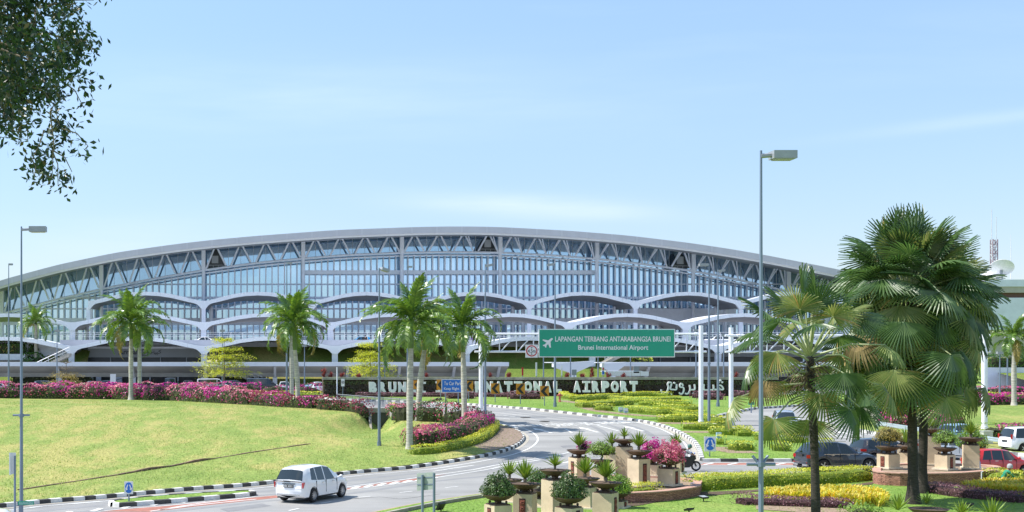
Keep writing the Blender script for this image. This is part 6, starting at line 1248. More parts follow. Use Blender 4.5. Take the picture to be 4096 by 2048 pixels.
# roundabout island planting
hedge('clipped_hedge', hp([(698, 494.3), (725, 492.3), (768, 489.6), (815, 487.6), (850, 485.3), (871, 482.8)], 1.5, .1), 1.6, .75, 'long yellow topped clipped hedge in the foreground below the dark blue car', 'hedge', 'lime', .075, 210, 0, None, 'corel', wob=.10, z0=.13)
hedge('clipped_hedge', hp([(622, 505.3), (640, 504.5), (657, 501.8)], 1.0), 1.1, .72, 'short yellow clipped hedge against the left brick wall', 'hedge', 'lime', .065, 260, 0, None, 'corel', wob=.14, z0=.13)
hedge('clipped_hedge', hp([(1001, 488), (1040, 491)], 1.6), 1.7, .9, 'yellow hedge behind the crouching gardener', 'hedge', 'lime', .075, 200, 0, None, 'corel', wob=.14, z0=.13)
def soil(pts, m='soil', dz=.17): sheet('bed_soil', GP(pts), mt[m], dz)
soil([(694, 495.5), (725, 494.5), (800, 490.5), (850, 488), (875, 484.5), (872, 487.5), (820, 491.5), (768, 493.8), (715, 498.5), (694, 499)]); soil([(618, 507), (658, 503.5), (664, 504), (640, 509), (618, 511)])
def blades(name, poly, n, L, label, m='yel', w=.035):
    xs = [p[0] for p in poly]; ys = [p[1] for p in poly]; nb = NB(); k = 0
    def inside(x, y):
        c = False
        for (a, b), (d, e) in zip(poly, poly[1:]+poly[:1]):
            if (b > y) != (e > y) and x < (d-a)*(y-b)/(e-b)+a: c = not c
        return c
    while k < n:
        x, y = random.uniform(min(xs), max(xs)), random.uniform(min(ys), max(ys))
        if not inside(x, y): continue
        k += 1
        for j in range(9):
            a = random.uniform(0, 6.28); e = random.uniform(.85, 1.5); l = L*random.uniform(.65, 1.15); d = Vector((math.cos(a)*math.cos(e), math.sin(a)*math.cos(e), math.sin(e))); s = Vector((-math.sin(a), math.cos(a), 0))*w; b = Vector((x+random.uniform(-.1, .1), y+random.uniform(-.1, .1), prof(y)+.15)); g = Vector((math.cos(a)*.12*l, math.sin(a)*.12*l, -.16*l))
            m1 = b+d*l*.55; m2 = b+d*l*.85+g*.4; t = b+d*l+g
            nb.add([tuple(q) for q in (b-s*.5, b+s*.5, m1+s, m1-s, m2+s*.7, m2-s*.7, t, t)], [(0, 1, 2, 3), (3, 2, 4, 5), (5, 4, 6, 7)], 0)
    return tag(nb.build(name, mt[m]), label, 'plant bed')
blades('strap_leaf_bed', GP([(764, 501), (790, 498), (830, 497.5), (872, 499), (887, 505), (880, 510), (850, 508.5), (800, 505.5), (768, 504.5)]), 850, .62, 'bed of bright yellow strap leaved plants round the left fan palm trunk')
blades('strap_leaf_bed', GP([(964, 494), (990, 490), (1040, 490), (1040, 500), (1000, 498), (970, 497.5)]), 560, .62, 'bed of bright yellow strap leaved plants in front of the gardener')
hedge('burgundy_hedge', hp([(758, 508.5), (790, 510), (830, 511.5), (858, 512.5)], .8), .9, .42, 'low burgundy hedge below the yellow bed round the left fan palm', 'hedge', 'burg', .06, 260, core='coreb', z0=.13); hedge('burgundy_hedge', hp([(744, 508.5), (754, 508)], .7), 1.2, .5, 'burgundy clump just left of the near lamp post foot', 'shrub', 'burg', .06, 260, core='coreb', z0=.13)
hedge('burgundy_hedge', hp([(942, 495.5), (955, 499), (975, 501.5), (1000, 504), (1040, 508)], 1.2), 1.3, .5, 'burgundy hedge curling round the right yellow bed', 'hedge', 'burg', .065, 220, core='coreb', z0=.13)
soil([(756, 509), (800, 510.5), (860, 513), (862, 518), (800, 516), (756, 513)], 'mulch')
def agave(u, v, Y, L, label, n=34, m='agave', spread=1.0):
    nb = NB(); agave_mesh(nb, (0, 0, .1), n, L, .045, 0, spread); tag(nb.build('agave', mt[m], loc=(PX(u, Y), Y, PZ(v, Y))), label, 'plant')
agave(898, 512.5, 54.5, .78, 'pale green spiky agave on the grass left of the big fan palm trunk', m='agave'); agave(992, 520, 50, .85, 'pale green spiky agave at the bottom right corner'); agave(962, 517, 51, .6, 'small green agave at the bottom, left of the corner one')
dome('rounded_shrub', (PX(862, 50), 50, .3), .95, 1.0, 1400, .1, 'bush2', label='light green fern like bush at the bottom below the yellow bed', cat='shrub', core='core')
def inpoly(X, Y, poly):
    c = np.zeros(len(X), bool)
    for (a, b), (d, e) in zip(poly, poly[1:]+poly[:1]):
        m = ((b > Y) != (e > Y)); c ^= m & (X < (d-a)*(Y-b)/((e-b) if abs(e-b) > 1e-9 else 1e-9)+a)
    return c
def tufts(poly, n, h, m, zf, y0, y1, label):
    xs = [p[0] for p in poly]; X = RNG.uniform(min(xs), max(xs), n); Y = y0+(y1-y0)*RNG.uniform(size=n)**1.6; k = inpoly(X, Y, poly); k &= (np.abs((X-CX*0)-0) < 200); X, Y = X[k], Y[k]
    u = CX+X*F/Y; k = (u > -15) & (u < 1040); X, Y = X[k], Y[k]; cl = np.array([noise.noise(Vector((float(a)*.35, float(b)*.2, 0))) for a, b in zip(X, Y)]); k = cl > -.12-RNG.uniform(size=len(X))*.35; X, Y = X[k], Y[k]
    Z = np.array([prof(b)+zf(a, b) for a, b in zip(X, Y)]); N_ = len(X); hh = h*RNG.uniform(.4, 1.25, N_); nb = NB()
    nb.leaves(np.stack([X, Y, Z+hh*.4], 1), RNG.normal(size=(N_, 3))*np.array([1, 1, .25]), h, h*.28, 0, tang=np.tile([0, 0, 1.0], (N_, 1)))
    tag(nb.build('grass_tufts', mt[m]), label, 'grass', kind='stuff')
lz = lambda x, y: .17+(dip(x, y) if abs(x-CUL[0]) < 20 and y > 90 else 0)+.10*math.sin(x*.11+1)*math.sin(y*.09)*min(1, max(0, (y-66)/20))
tufts(lawnpoly, 90000, .11, 'tuft', lz, 55, 150, 'short grass standing on the big left lawn')
tufts([(-2, 36)]+[(p[0], p[1]-1.3) for p in df]+[(60, 40)], 60000, .08, 'tuft2', lambda x, y: .15, 38, 78, 'short grass standing on the foreground roundabout lawn')
tufts(isl, 60000, .10, 'tuft2', lambda x, y: .17, 76, 160, 'short grass standing on the centre island')
# ================================================================== PLANTERS
def planter(u, v, hw, Y, zb, label, kind, rot=.35, relief=1, name='planter', plant=None, pl=None):
    R = hw*Y/F; zr = PZ(v, Y); x = PX(u, Y); zp = zr-.63*R; root = empty(name, (x, Y, zb), label, 'planter', 'bronze bowls on sandstone pillars', rot); b = .40 if R < .6 else .36; hp_ = zp-zb
    mb = MB(); s = R*.62
    mb.prism([(s, s), (-s, s), (-s, -s), (s, -s)], 0, hp_, plane='XY'); q = mb.build('pillar', mt['pillar'], root)
    md = q.modifiers.new('b', 'BEVEL'); md.width = .012
    mb = MB(); s2 = s+.10; mb.prism([(s2, s2), (-s2, s2), (-s2, -s2), (s2, -s2)], -.02, .07, plane='XY'); mb.build('base', mt['pillar2'], root)
    if relief:
        for ax in ((0,) if relief == 'L' else (1,)):
            mb = MB(); w_ = s*.52; z0, z1 = max(.12, hp_*.14), hp_*.80; M = Matrix.Rotation(math.pi/2*ax, 4, 'Z')
            mb.box((0, 0, 0), (w_*1.25, .03, z1-z0+.1), 1, M=M @ Matrix.Translation((0, -s-.004, (z0+z1)/2)))
            mb.box((0, 0, 0), (w_*1.02, .03, z1-z0-.03), 0, M=M @ Matrix.Translation((0, -s-.012, (z0+z1)/2)))
            nz_ = max(1, int((z1-z0)/(w_*.95)))
            for k in range(nz_):
                zz = z0+(z1-z0)*(k+.5)/nz_; c = Vector((0, -s-.03, zz))
                for p in range(5): a = p*1.2566+k; r_ = w_*.25; pp = M @ (c+Vector((math.cos(a)*r_, 0, math.sin(a)*r_))); mb.ball(tuple(pp), w_*.17, 6, 0)
                pp = M @ c; mb.ball(tuple(pp), w_*.13, 6, 1)
                for p in range(4): a = p*1.57+.78; pp = M @ (c+Vector((math.cos(a)*w_*.46, .01, math.sin(a)*w_*.46))); mb.ball(tuple(pp), w_*.09, 5, 0)
            mb.build('relief_panel', [mt['relief'], mt['coreb']], root)
    mb = MB(); p_ = R*.55; mb.prism([(p_, p_), (-p_, p_), (-p_, -p_), (p_, -p_)], hp_+.002, hp_+.04*R+.02, plane='XY'); mb.prism([(p_*.8, p_*.8), (-p_*.8, p_*.8), (-p_*.8, -p_*.8), (p_*.8, -p_*.8)], hp_+.04*R+.02, hp_+.08*R+.02, plane='XY')
    for k in range(4): a = k*1.5708+.785; mb.ball((math.cos(a)*R*.52, math.sin(a)*R*.52, hp_+.19*R), R*.085, 8)
    mb.lathe([(R*.30, hp_+.08*R), (R*.2, hp_+.15*R), (R*.24, hp_+.26*R), (R*.5, hp_+.3*R)], n=12); mb.build('plinth', mt['bowl'], root)
    mb = MB(); h0 = zr-zb
    mb.lathe([(R*.2, h0-.36*R), (R*.45, h0-.35*R), (R*.68, h0-.25*R), (R*.86, h0-.12*R), (R*1.0, h0-.015), (R*1.0, h0+.01), (R*.93, h0-.0), (R*.9, h0-.05)], n=28); mb.build('bowl', mt['bowl'], root)
    mb = MB(); mb.lathe([(R*.92, h0-.035), (R*.6, h0+.01), (0, h0+.035)], n=20); mb.build('soil', mt['soil'], root)
    t = Vector((x, Y, zr+.02))
    if plant is None: return
    if kind == 'agave' or kind == 'agavepink':
        nb = NB(); mb = MB(); mb.tube((0, 0, 0), (0, 0, R*.28), R*.10, R*.12, 8); nb.mb(mb, 1); agave_mesh(nb, (0, 0, R*.26), pl or 44, R*1.28, R*.085, 0, .78); tag(nb.build('agave', [mt['agave'], mt['bark']], loc=t), plant, 'plant', 'spiky plants in the bronze bowls')
    elif kind == 'small': 
        nb = NB(); mb = MB(); mb.tube((0, 0, 0), (0, 0, R*.22), R*.07, R*.08, 8); nb.mb(mb, 1); agave_mesh(nb, (0, 0, R*.2), pl or 30, R*.92, R*.06, 0, 1.0); tag(nb.build('agave', [mt['agave'], mt['bark']], loc=t), plant, 'plant', 'spiky plants in the bronze bowls')
    elif kind == 'bush': dome('potted_bush', t, R*1.02, R*1.32, 2600, R*.13, pl or 'bush', label=plant, cat='plant', low=-.05)
    elif kind == 'pink': dome('potted_bougainvillea', t-Vector((0, 0, .0)), R*1.12, R*1.3, 3200, R*.11, 'boug', flower=.95, fm=pl or 'mag', label=plant, cat='plant', low=-.25)
    elif kind == 'bonsai':
        root2 = empty('bonsai_tree', t, plant, 'tree'); mb = MB(); mb.path([(0, 0, 0), (R*.12, 0, R*.3), (-R*.1, .05, R*.6), (0, 0, R*.95)], [R*.1, R*.08, R*.06, R*.03], 7)
        for k in range(6): a = k*1.05; mb.path([(-R*.05, 0, R*.55), (math.cos(a)*R*.6, math.sin(a)*R*.6, R*random.uniform(.7, 1.1))], [R*.04, R*.015], 4)
        mb.build('trunk', mt['bark'], root2); dome('crown', (0, 0, R*.75), R*1.05, R*.85, 1500, R*.12, pl or 'bush2', root2, low=-.55, core='core')
GPH = .62
PLN = [ # u, v, hw, Y, zbase, kind, rot, planter label, plant label, extra
 (498, 494.5, 16.2, 52.5, .15, 'bush', .5, 'bronze bowl planter at the far left front of the left cluster', 'dark glossy dome bush in the far left front bowl', 'bushd'),
 (525, 483.4, 15.9, 53.5, .15, 'agave', -.35, 'front bowl planter with a relief panel, second from the left', 'upright spiky agave in the second front bowl from the left', None),
 (509.5, 479.3, 13.4, 60.5, .15, 'agave', .2, 'bowl planter half hidden behind the two leftmost front bowls', 'spiky agave behind the dark dome bush', 32),
 (555, 469.9, 15.9, 54.5, .15, 'small', .6, 'tall bowl planter on a high slim pillar in the left cluster', 'short open agave on the high slim pillar', 34),
 (539, 490.3, 13, 58.5, .15, 'bonsai', .1, 'low planter with green lit feet, behind the second front bowl', 'grey green bonsai tree leaning over the low planter', 'bush'),
 (569, 497, 16.5, 52, .15, 'bush', .15, 'lowest front bowl planter in the middle of the left cluster', 'dense dark bush with a few pink blooms in the lowest front bowl', 'bushd'),
 (579, 450, 12.2, 66.5, GPH, 'agave', .9, 'left back planter with a relief stripe, above the tall slim one', 'spiky agave with pink flowers behind it, left back planter', 38),
 (585, 478, 14.6, 58, .15, 'agave', .3, 'planter squeezed between the dark bush and the front right agave', 'tall fresh agave right above the dark front bush', 46),
 (601, 460.2, 12, 65, GPH, 'bonsai', .4, 'planter carrying the round light green tree in the back row', 'round light green tree in the back row of the left cluster', 'bush2'),
 (605.5, 482.4, 16.2, 53.8, .15, 'agave', -.2, 'front right bowl planter on a wide plain pillar', 'large upright agave in the front right bowl', 48),
 (617, 492.5, 13.5, 58.2, .15, 'bush', .2, 'low planter tucked behind the front right bowl', 'loose light green bush spilling behind the front right agave', 'bush2'),
 (612, 447.5, 10.5, 72, GPH, 'agave', .2, 'back planter just left of the highest plain pillar', 'dark spiky agave left of the highest bowl', 34),
 (624.3, 439.6, 11.5, 65.5, GPH, 'small', .5, 'highest bowl of the left cluster on a tall plain pillar', 'small open agave in the highest bowl', 28),
 (638.8, 450.7, 12.8, 63.6, GPH, 'agave', -.30, 'planter with the large flower relief panel in the right half', 'upright agave above the large flower relief', 46),
 (668.8, 460.2, 13.2, 63.8, GPH, 'pink', .55, 'rightmost front planter, under the biggest pink dome', 'biggest pink flowering dome at the right end of the left cluster', 'mag2'),
 (652, 457, 12, 69, GPH, 'pink', .5, 'back planter between the flower relief and the biggest pink dome', 'smaller magenta dome behind the agave and the biggest pink dome', 'mag'),
 (676, 448.8, 10.5, 70.5, GPH, 'agave', .3, 'back planter mostly hidden by the biggest pink dome', 'spiky agave peeping over the biggest pink dome', 36),
 (888.3, 446.5, 12.1, 71.6, .8, 'bonsai', -.25, 'left planter of the right cluster, close to the dark grey car', 'olive brown bonsai in the left planter of the right cluster', 'terr2'),
 (906, 446, 10.5, 75, .8, 'agave', .2, 'planter behind the left edge of the big fan palm trunk', 'thin agave behind the big fan palm trunk', 24),
 (905, 438.5, 10, 79, .8, 'small', .2, 'higher back planter behind the left edge of the big palm trunk', 'small plant in the higher back bowl by the big palm trunk', 20),
 (932, 429, 11.3, 74, .8, 'small', .1, 'tallest plain pillar planter right of the big fan palm trunks', 'yellow green agave on the tallest pillar of the right cluster', 44),
 (945, 447.8, 11.0, 70.8, .8, 'bonsai', .5, 'low planter with a square relief in the right cluster', 'bright green bonsai above the low square relief planter', 'bush2'),
 (970.8, 437.8, 11.7, 71.4, .8, 'agave', .95, 'wide pillar planter at the right end with a narrow relief', 'yellow green agave in the rightmost bowl', 50),
 (972, 446.5, 13, 78, .8, 'bush', .3, 'back planter hidden behind the rightmost wide pillar', 'light green bush behind the rightmost agave', 'bush2'),
]
RT = {498: (-1.2, 'L'), 525: (-.45, 'L'), 555: (-1.15, ''), 624: (-.5, ''), 639: (-1.05, 'R'), 669: (-.75, 'R'), 888: (-1.2, 'L'), 945: (-1.05, 'R'), 971: (-.42, 'R'), 932: (-.3, ''), 579: (-1.2, 'L'), 605: (-.4, 'R'), 585: (-.6, ''), 569: (-.8, 'R')}
for (u, v, hw, Y, zb, kd, rot, l1, l2, ex) in PLN: planter(u, v, hw, Y, zb, l1, kd, *RT.get(round(u), (-.6, 'R')), plant=l2, pl=ex)
dome('potted_bougainvillea', (PX(585, 66.8), 66.8, PZ(450, 66.8)), .38, .45, 420, .07, 'boug', flower=.9, fm='mag', label='small magenta bougainvillea beside the left back agave', cat='plant')
# bowl at the very bottom right
R0 = 18.9*43/F; zb0 = PZ(508.3, 43); pt = empty('planter', (PX(928.5, 43), 43, 0), 'nearest bronze bowl, cut by the bottom edge below the big fan palm', 'planter'); mb = MB(); mb.lathe([(R0*.2, zb0-.36*R0), (R0*.68, zb0-.25*R0), (R0*.9, zb0-.1*R0), (R0, zb0-.01), (R0*.93, zb0), (R0*.9, zb0-.05)], n=28); mb.build('bowl', mt['bowl'], pt); mb = MB(); mb.lathe([(R0*.92, zb0-.035), (0, zb0+.03)], n=20); mb.build('soil', mt['soil'], pt); mb = MB(); mb.prism([(.35, .35), (-.35, .35), (-.35, -.35), (.35, -.35)], 0, zb0-.3*R0, plane='XY'); mb.build('pillar', mt['pillar'], pt)
nb = NB(); agave_mesh(nb, (0, 0, .15), 26, .42, .035, 0, 1.05); tag(nb.build('agave', [mt['agave']], loc=(PX(926.5, 43), 43, zb0)), 'spindly agave in the nearest bowl at the bottom edge', 'plant')
# brick walled platforms
def ledge(px, h, label, name='planter_wall'):
    P = smoothpath(GP(px, .1), .4, True); t = empty(name, (P[0][0], P[0][1], 0), label, 'wall'); mb = MB(); n = len(P); inn = offs(P, -.38, True); c = Vector((sum(p[0] for p in P)/n, sum(p[1] for p in P)/n))
    if (Vector(inn[0])-c).length > (Vector(P[0])-c).length: inn = offs(P, .38, True)
    v = [(p[0], p[1], .02) for p in P]+[(p[0], p[1], h) for p in P]; mb.add(v, [(i, (i+1) % n, n+(i+1) % n, n+i) for i in range(n)]); adopt(mb.build('brickwork', mt['ledge']), t)
    mb = MB(); o2 = offs(P, .04, True) if (Vector(offs(P, .04, True)[0])-c).length > (Vector(P[0])-c).length else offs(P, -.04, True)
    v = [(p[0], p[1], h+.003) for p in o2]+[(p[0], p[1], h+.06) for p in o2]+[(p[0], p[1], h+.06) for p in inn]+[(p[0], p[1], h-.1) for p in inn]; mb.add(v, [(k*n+i, k*n+(i+1) % n, (k+1)*n+(i+1) % n, (k+1)*n+i) for k in range(3) for i in range(n)]); adopt(mb.build('coping', mt['cap']), t)
    mb = MB(); mb.add([(p[0], p[1], h-.03) for p in inn], [tuple(range(n))]); adopt(mb.build('bed', mt['mulch'], fix=False), t)
ledge([(556, 500.5), (585, 503.8), (620, 504.6), (650, 503.4), (675, 501.2), (698, 497.2), (700, 494), (698, 490), (660, 486), (600, 485), (560, 488)], .58, 'curved reddish stone wall under the right half of the left planter cluster')
ledge([(874, 484.6), (885, 486.2), (900, 487), (930, 487.4), (960, 486.6), (985, 484.6), (998, 482.8), (999, 479.5), (985, 477.5), (940, 475.8), (890, 476.6), (875, 480.5)], .78, 'curved reddish stone wall under the right planter cluster')
for u, v, Y in ((691, 487, 64.0), (981.5, 479, 68.3)):
    mb = MB(); mb.tube((0, 0, -.45), (0, 0, .08), .025, n=6); mb.tube((0, 0, .06), (.25, .3, .06), .025, n=6); tag(mb.build('drain_pipe', mt['steelw'], loc=(PX(u, Y), Y, .62 if u < 700 else .8)), 'thin white drain pipe on the %s stone wall' % ('left' if u < 700 else 'right'), 'pipe')
# ================================================================== PALMS AND TREES
def rp(u, v, vt_, label, seed, n=17, **k):
    x, y = G(u, v, .15); return royal_palm(x, y, PZ(vt_, y)-prof(y)-.15, label, seedv=seed, n=n, **k)
    x, y = G(u, v, .15); ht = PZ(vt_, y)-prof(y)-.15; return royal_palm(x, y, ht, label, seedv=seed, n=n, **k)
rp(131, 399.6, 338, 'royal palm with the greener trunk, left one of the leftmost palm pair', 11, 23, r=.27, shaft=2.0, scale=1.75)
royal_palm(PX(139.5, 164), 164, 7.3, 'royal palm with the brown banded trunk, right one of the leftmost palm pair', seedv=12, n=19, r=.25, shaft=1.4, scale=1.5)
royal_palm(PX(291.5, 150), 150, 7.5, 'royal palm with the smooth white trunk, left one of the second palm pair', seedv=13, n=18, r=.27, shaft=1.9, scale=1.45); rp(298, 407, 349, 'royal palm with the ringed grey trunk, right one of the second palm pair', 14, 23, r=.24, shaft=2.6, scale=1.6, lean=-.3)
rp(409.5, 450.5, 347, 'tallest looking royal palm, nearest one at the centre', 15, 23, r=.22, shaft=1.9, scale=1.38, lean=.1); rp(418.5, 420.5, 349, 'royal palm just behind the tallest looking central one', 16, 21, r=.25, shaft=1.9, scale=1.35, lean=.5)
rp(464.5, 426.4, 351, 'royal palm beside the blue sign, rightmost of the central group', 17, 22, r=.235, shaft=2.1, scale=1.4, lean=-.12); rp(1014, 405.6, 351, 'royal palm at the right edge of the picture', 18, 17, r=.24, shaft=1.5, scale=1.15)
o = royal_palm(PX(36, 217), 217, 8.3, 'bushy date palm behind the far left canopy arches', seedv=19, n=22, r=.3, shaft=.3, scale=1.45, z0=2.5)
for c in o.children:
    if c.name.startswith('crownshaft'): c.name = 'boot'; c.data.materials[0] = mt['trunkf']
fan_palm(PX(816, 46), 46, 6.9, .165, .13, 34, .97, 2.2, 'smaller fan palm on the left with a dark trunk and dead brown skirt', skirt=1.2, elev=(88, -22), pale=.5, seedv=21, lean=(-.22, 0), upf=1.0)
fan_palm(PX(913, 59.7), 59.7, 9.5, .225, .19, 128, 1.4, 2.4, 'big dense fan palm on the right, left trunk of the two', skirt=2.9, elev=(88, -24), pale=.3, seedv=22, lean=(-.2, 0), fruit=True, upf=1.25)
fan_palm(PX(922.5, 64.5), 64.5, 9.3, .21, .19, 100, 1.4, 2.3, 'big dense fan palm on the right, right trunk of the two, behind the other', skirt=2.6, elev=(80, -24), pale=.3, seedv=23, lean=(.35, 0), upf=1.15)
def tt(u, v0, v1, w, Y, label, m='terr', **k):
    terraced_tree(PX(u, Y), Y, PZ(v0, Y)-2.0, w*Y/F, label, m, **k)
tt(66, 357, 396, 17, 183, 'sparse half bare tree with dry yellow lower tier at the far left', 'terr2', tiers=4, seedv=5, bare=True, base=.28, dens=170); tt(224, 334, 396, 28, 183, 'bright yellow green terraced tree under the second wave valley', tiers=5, seedv=6, dens=330, base=.33); tt(370, 341, 396, 27, 178, 'bright yellow green terraced tree left of the tall central palm', tiers=5, seedv=7, dens=330, base=.38)
# low shrubs below the flat canopy
hedge('dark_shrub_bank', [(PX(10, 206), 209), (PX(90, 206), 209)], 2.5, 3.0, 'dark shrub bank under the left end of the flat canopy', 'shrubs', 'ivyg', .35, 9, core='core', wob=.35); hedge('dark_shrub_bank', [(PX(206, 206), 209.5), (PX(268, 206), 209.5)], 2.5, 3.4, 'dark shrub bank under the flat canopy behind the white van', 'shrubs', 'ivyg', .35, 9, core='core', wob=.35, seedv=4)
hedge('trailing_shrub', [(PX(634, 214), 214), (PX(652, 214), 214)], 2, 3.0, 'bright green shrub beside the white stairs right of the green sign post', 'shrub', 'lime', .35, 14, z0=2.6, wob=.3); hedge('clipped_hedge', [(PX(990, 200), 200), (PX(1080, 200), 200)], 1.8, 2.0, 'dark clipped hedge on a white wall at the far right edge', 'hedge', 'hedged', .3, 14, z0=3.6)
mb = MB(); mb.bx(PX(985, 199), PX(1080, 199), 199, 199.4, 2, 5.6); tag(mb.build('retaining_wall', mt['whitew']), 'white planter wall behind the right edge palm', 'wall')
# overhanging tree at the top left, its trunk out of frame
random.seed(31); YT = 14.0; k_ = YT/F
OT = empty('shade_tree', (-10.5, YT, 0), 'dark leafy branches hanging into the top left corner of the sky', 'tree'); mb = MB(); nb = NB()
mb.path([(0, 0, 0), (.2, 0, 4), (.1, .3, 9), (.8, 0, 14)], [.4, .32, .25, .12], 10)
BL = [(-60, -40, 60, 1500), (-60, 40, 60, 1500), (-30, 100, 45, 1000), (10, -10, 36, 1100), (40, -20, 34, 900), (5, 35, 36, 1250), (35, 25, 34, 1050), (62, 38, 24, 480), (8, 72, 30, 900), (34, 62, 26, 650), (60, 64, 17, 260), (20, 98, 26, 620), (44, 92, 18, 300), (4, 112, 20, 340), (80, 40, 12, 90), (92, 52, 9, 55), (80, 8, 11, 80), (92, 0, 9, 40), (70, 5, 16, 130), (66, 80, 10, 90), (50, 112, 12, 110), (30, 116, 9, 60), (60, 128, 9, 70), (54, 140, 9, 95), (72, 140, 7, 30), (88, 146, 5, 10), (40, 151, 8, 60), (32, 160, 8, 55), (44, 166, 8, 60), (52, 178, 9, 80), (58, 186, 7, 55), (34, 180, 5, 22), (66, 172, 6, 20), (18, 134, 8, 40), (28, 140, 5, 20), (84, 108, 4, 10), (76, 62, 8, 45), (90, 80, 4, 6), (14, 128, 6, 22)]
for (u, v, r, n) in BL:
    dy = random.uniform(-1.2, 1.4) if r > 14 else random.uniform(-.4, .4); Y = YT+dy; c = Vector((PX(u, Y), Y, PZ(v, Y))); rr = r*k_
    for q in range(max(1, n//29)):
        s_ = Vector((random.gauss(0, rr*.5), random.gauss(0, rr*.5), random.gauss(0, rr*.5))); cc = c+s_; m = 26
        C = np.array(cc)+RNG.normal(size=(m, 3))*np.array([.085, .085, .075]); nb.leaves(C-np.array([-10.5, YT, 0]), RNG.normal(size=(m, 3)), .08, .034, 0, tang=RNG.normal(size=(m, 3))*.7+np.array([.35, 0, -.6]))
        e = cc-Vector((-10.5, YT, 0)); b0 = c-Vector((-10.5, YT, 0))
        if q < 5: mb.path([b0, e], [.008, .004], 3)
    b0 = c-Vector((-10.5, YT, 0)); far = Vector((PX(min(u, 30)-90, YT), YT, PZ(min(v, 110)-50, YT)))-Vector((-10.5, YT, 0))
    if r > 16: mb.path([Vector((.8, 0, 13)), far*.6+Vector((.3, 0, 5)), b0], [.07, .035, .012], 5)
for a, b in (((44, 92), (60, 128)), ((60, 128), (88, 146)), ((50, 112), (52, 178)), ((52, 150), (58, 186)), ((20, 110), (28, 142)), ((44, 130), (32, 160)), ((32, 160), (34, 180)), ((60, 80), (84, 108)), ((62, 40), (95, 50)), ((52, 150), (72, 172)), ((40, 8), (94, 0))):
    p = Vector((PX(a[0], YT), YT, PZ(a[1], YT)))-Vector((-10.5, YT, 0)); q = Vector((PX(b[0], YT), YT, PZ(b[1], YT)))-Vector((-10.5, YT, 0)); mb.path([p, (p+q)/2+Vector((.03, 0, .04)), q], [.009, .006, .004], 4)
mb.build('trunk', mt['bark'], OT); nb.build('crown', mt['shade'], OT)
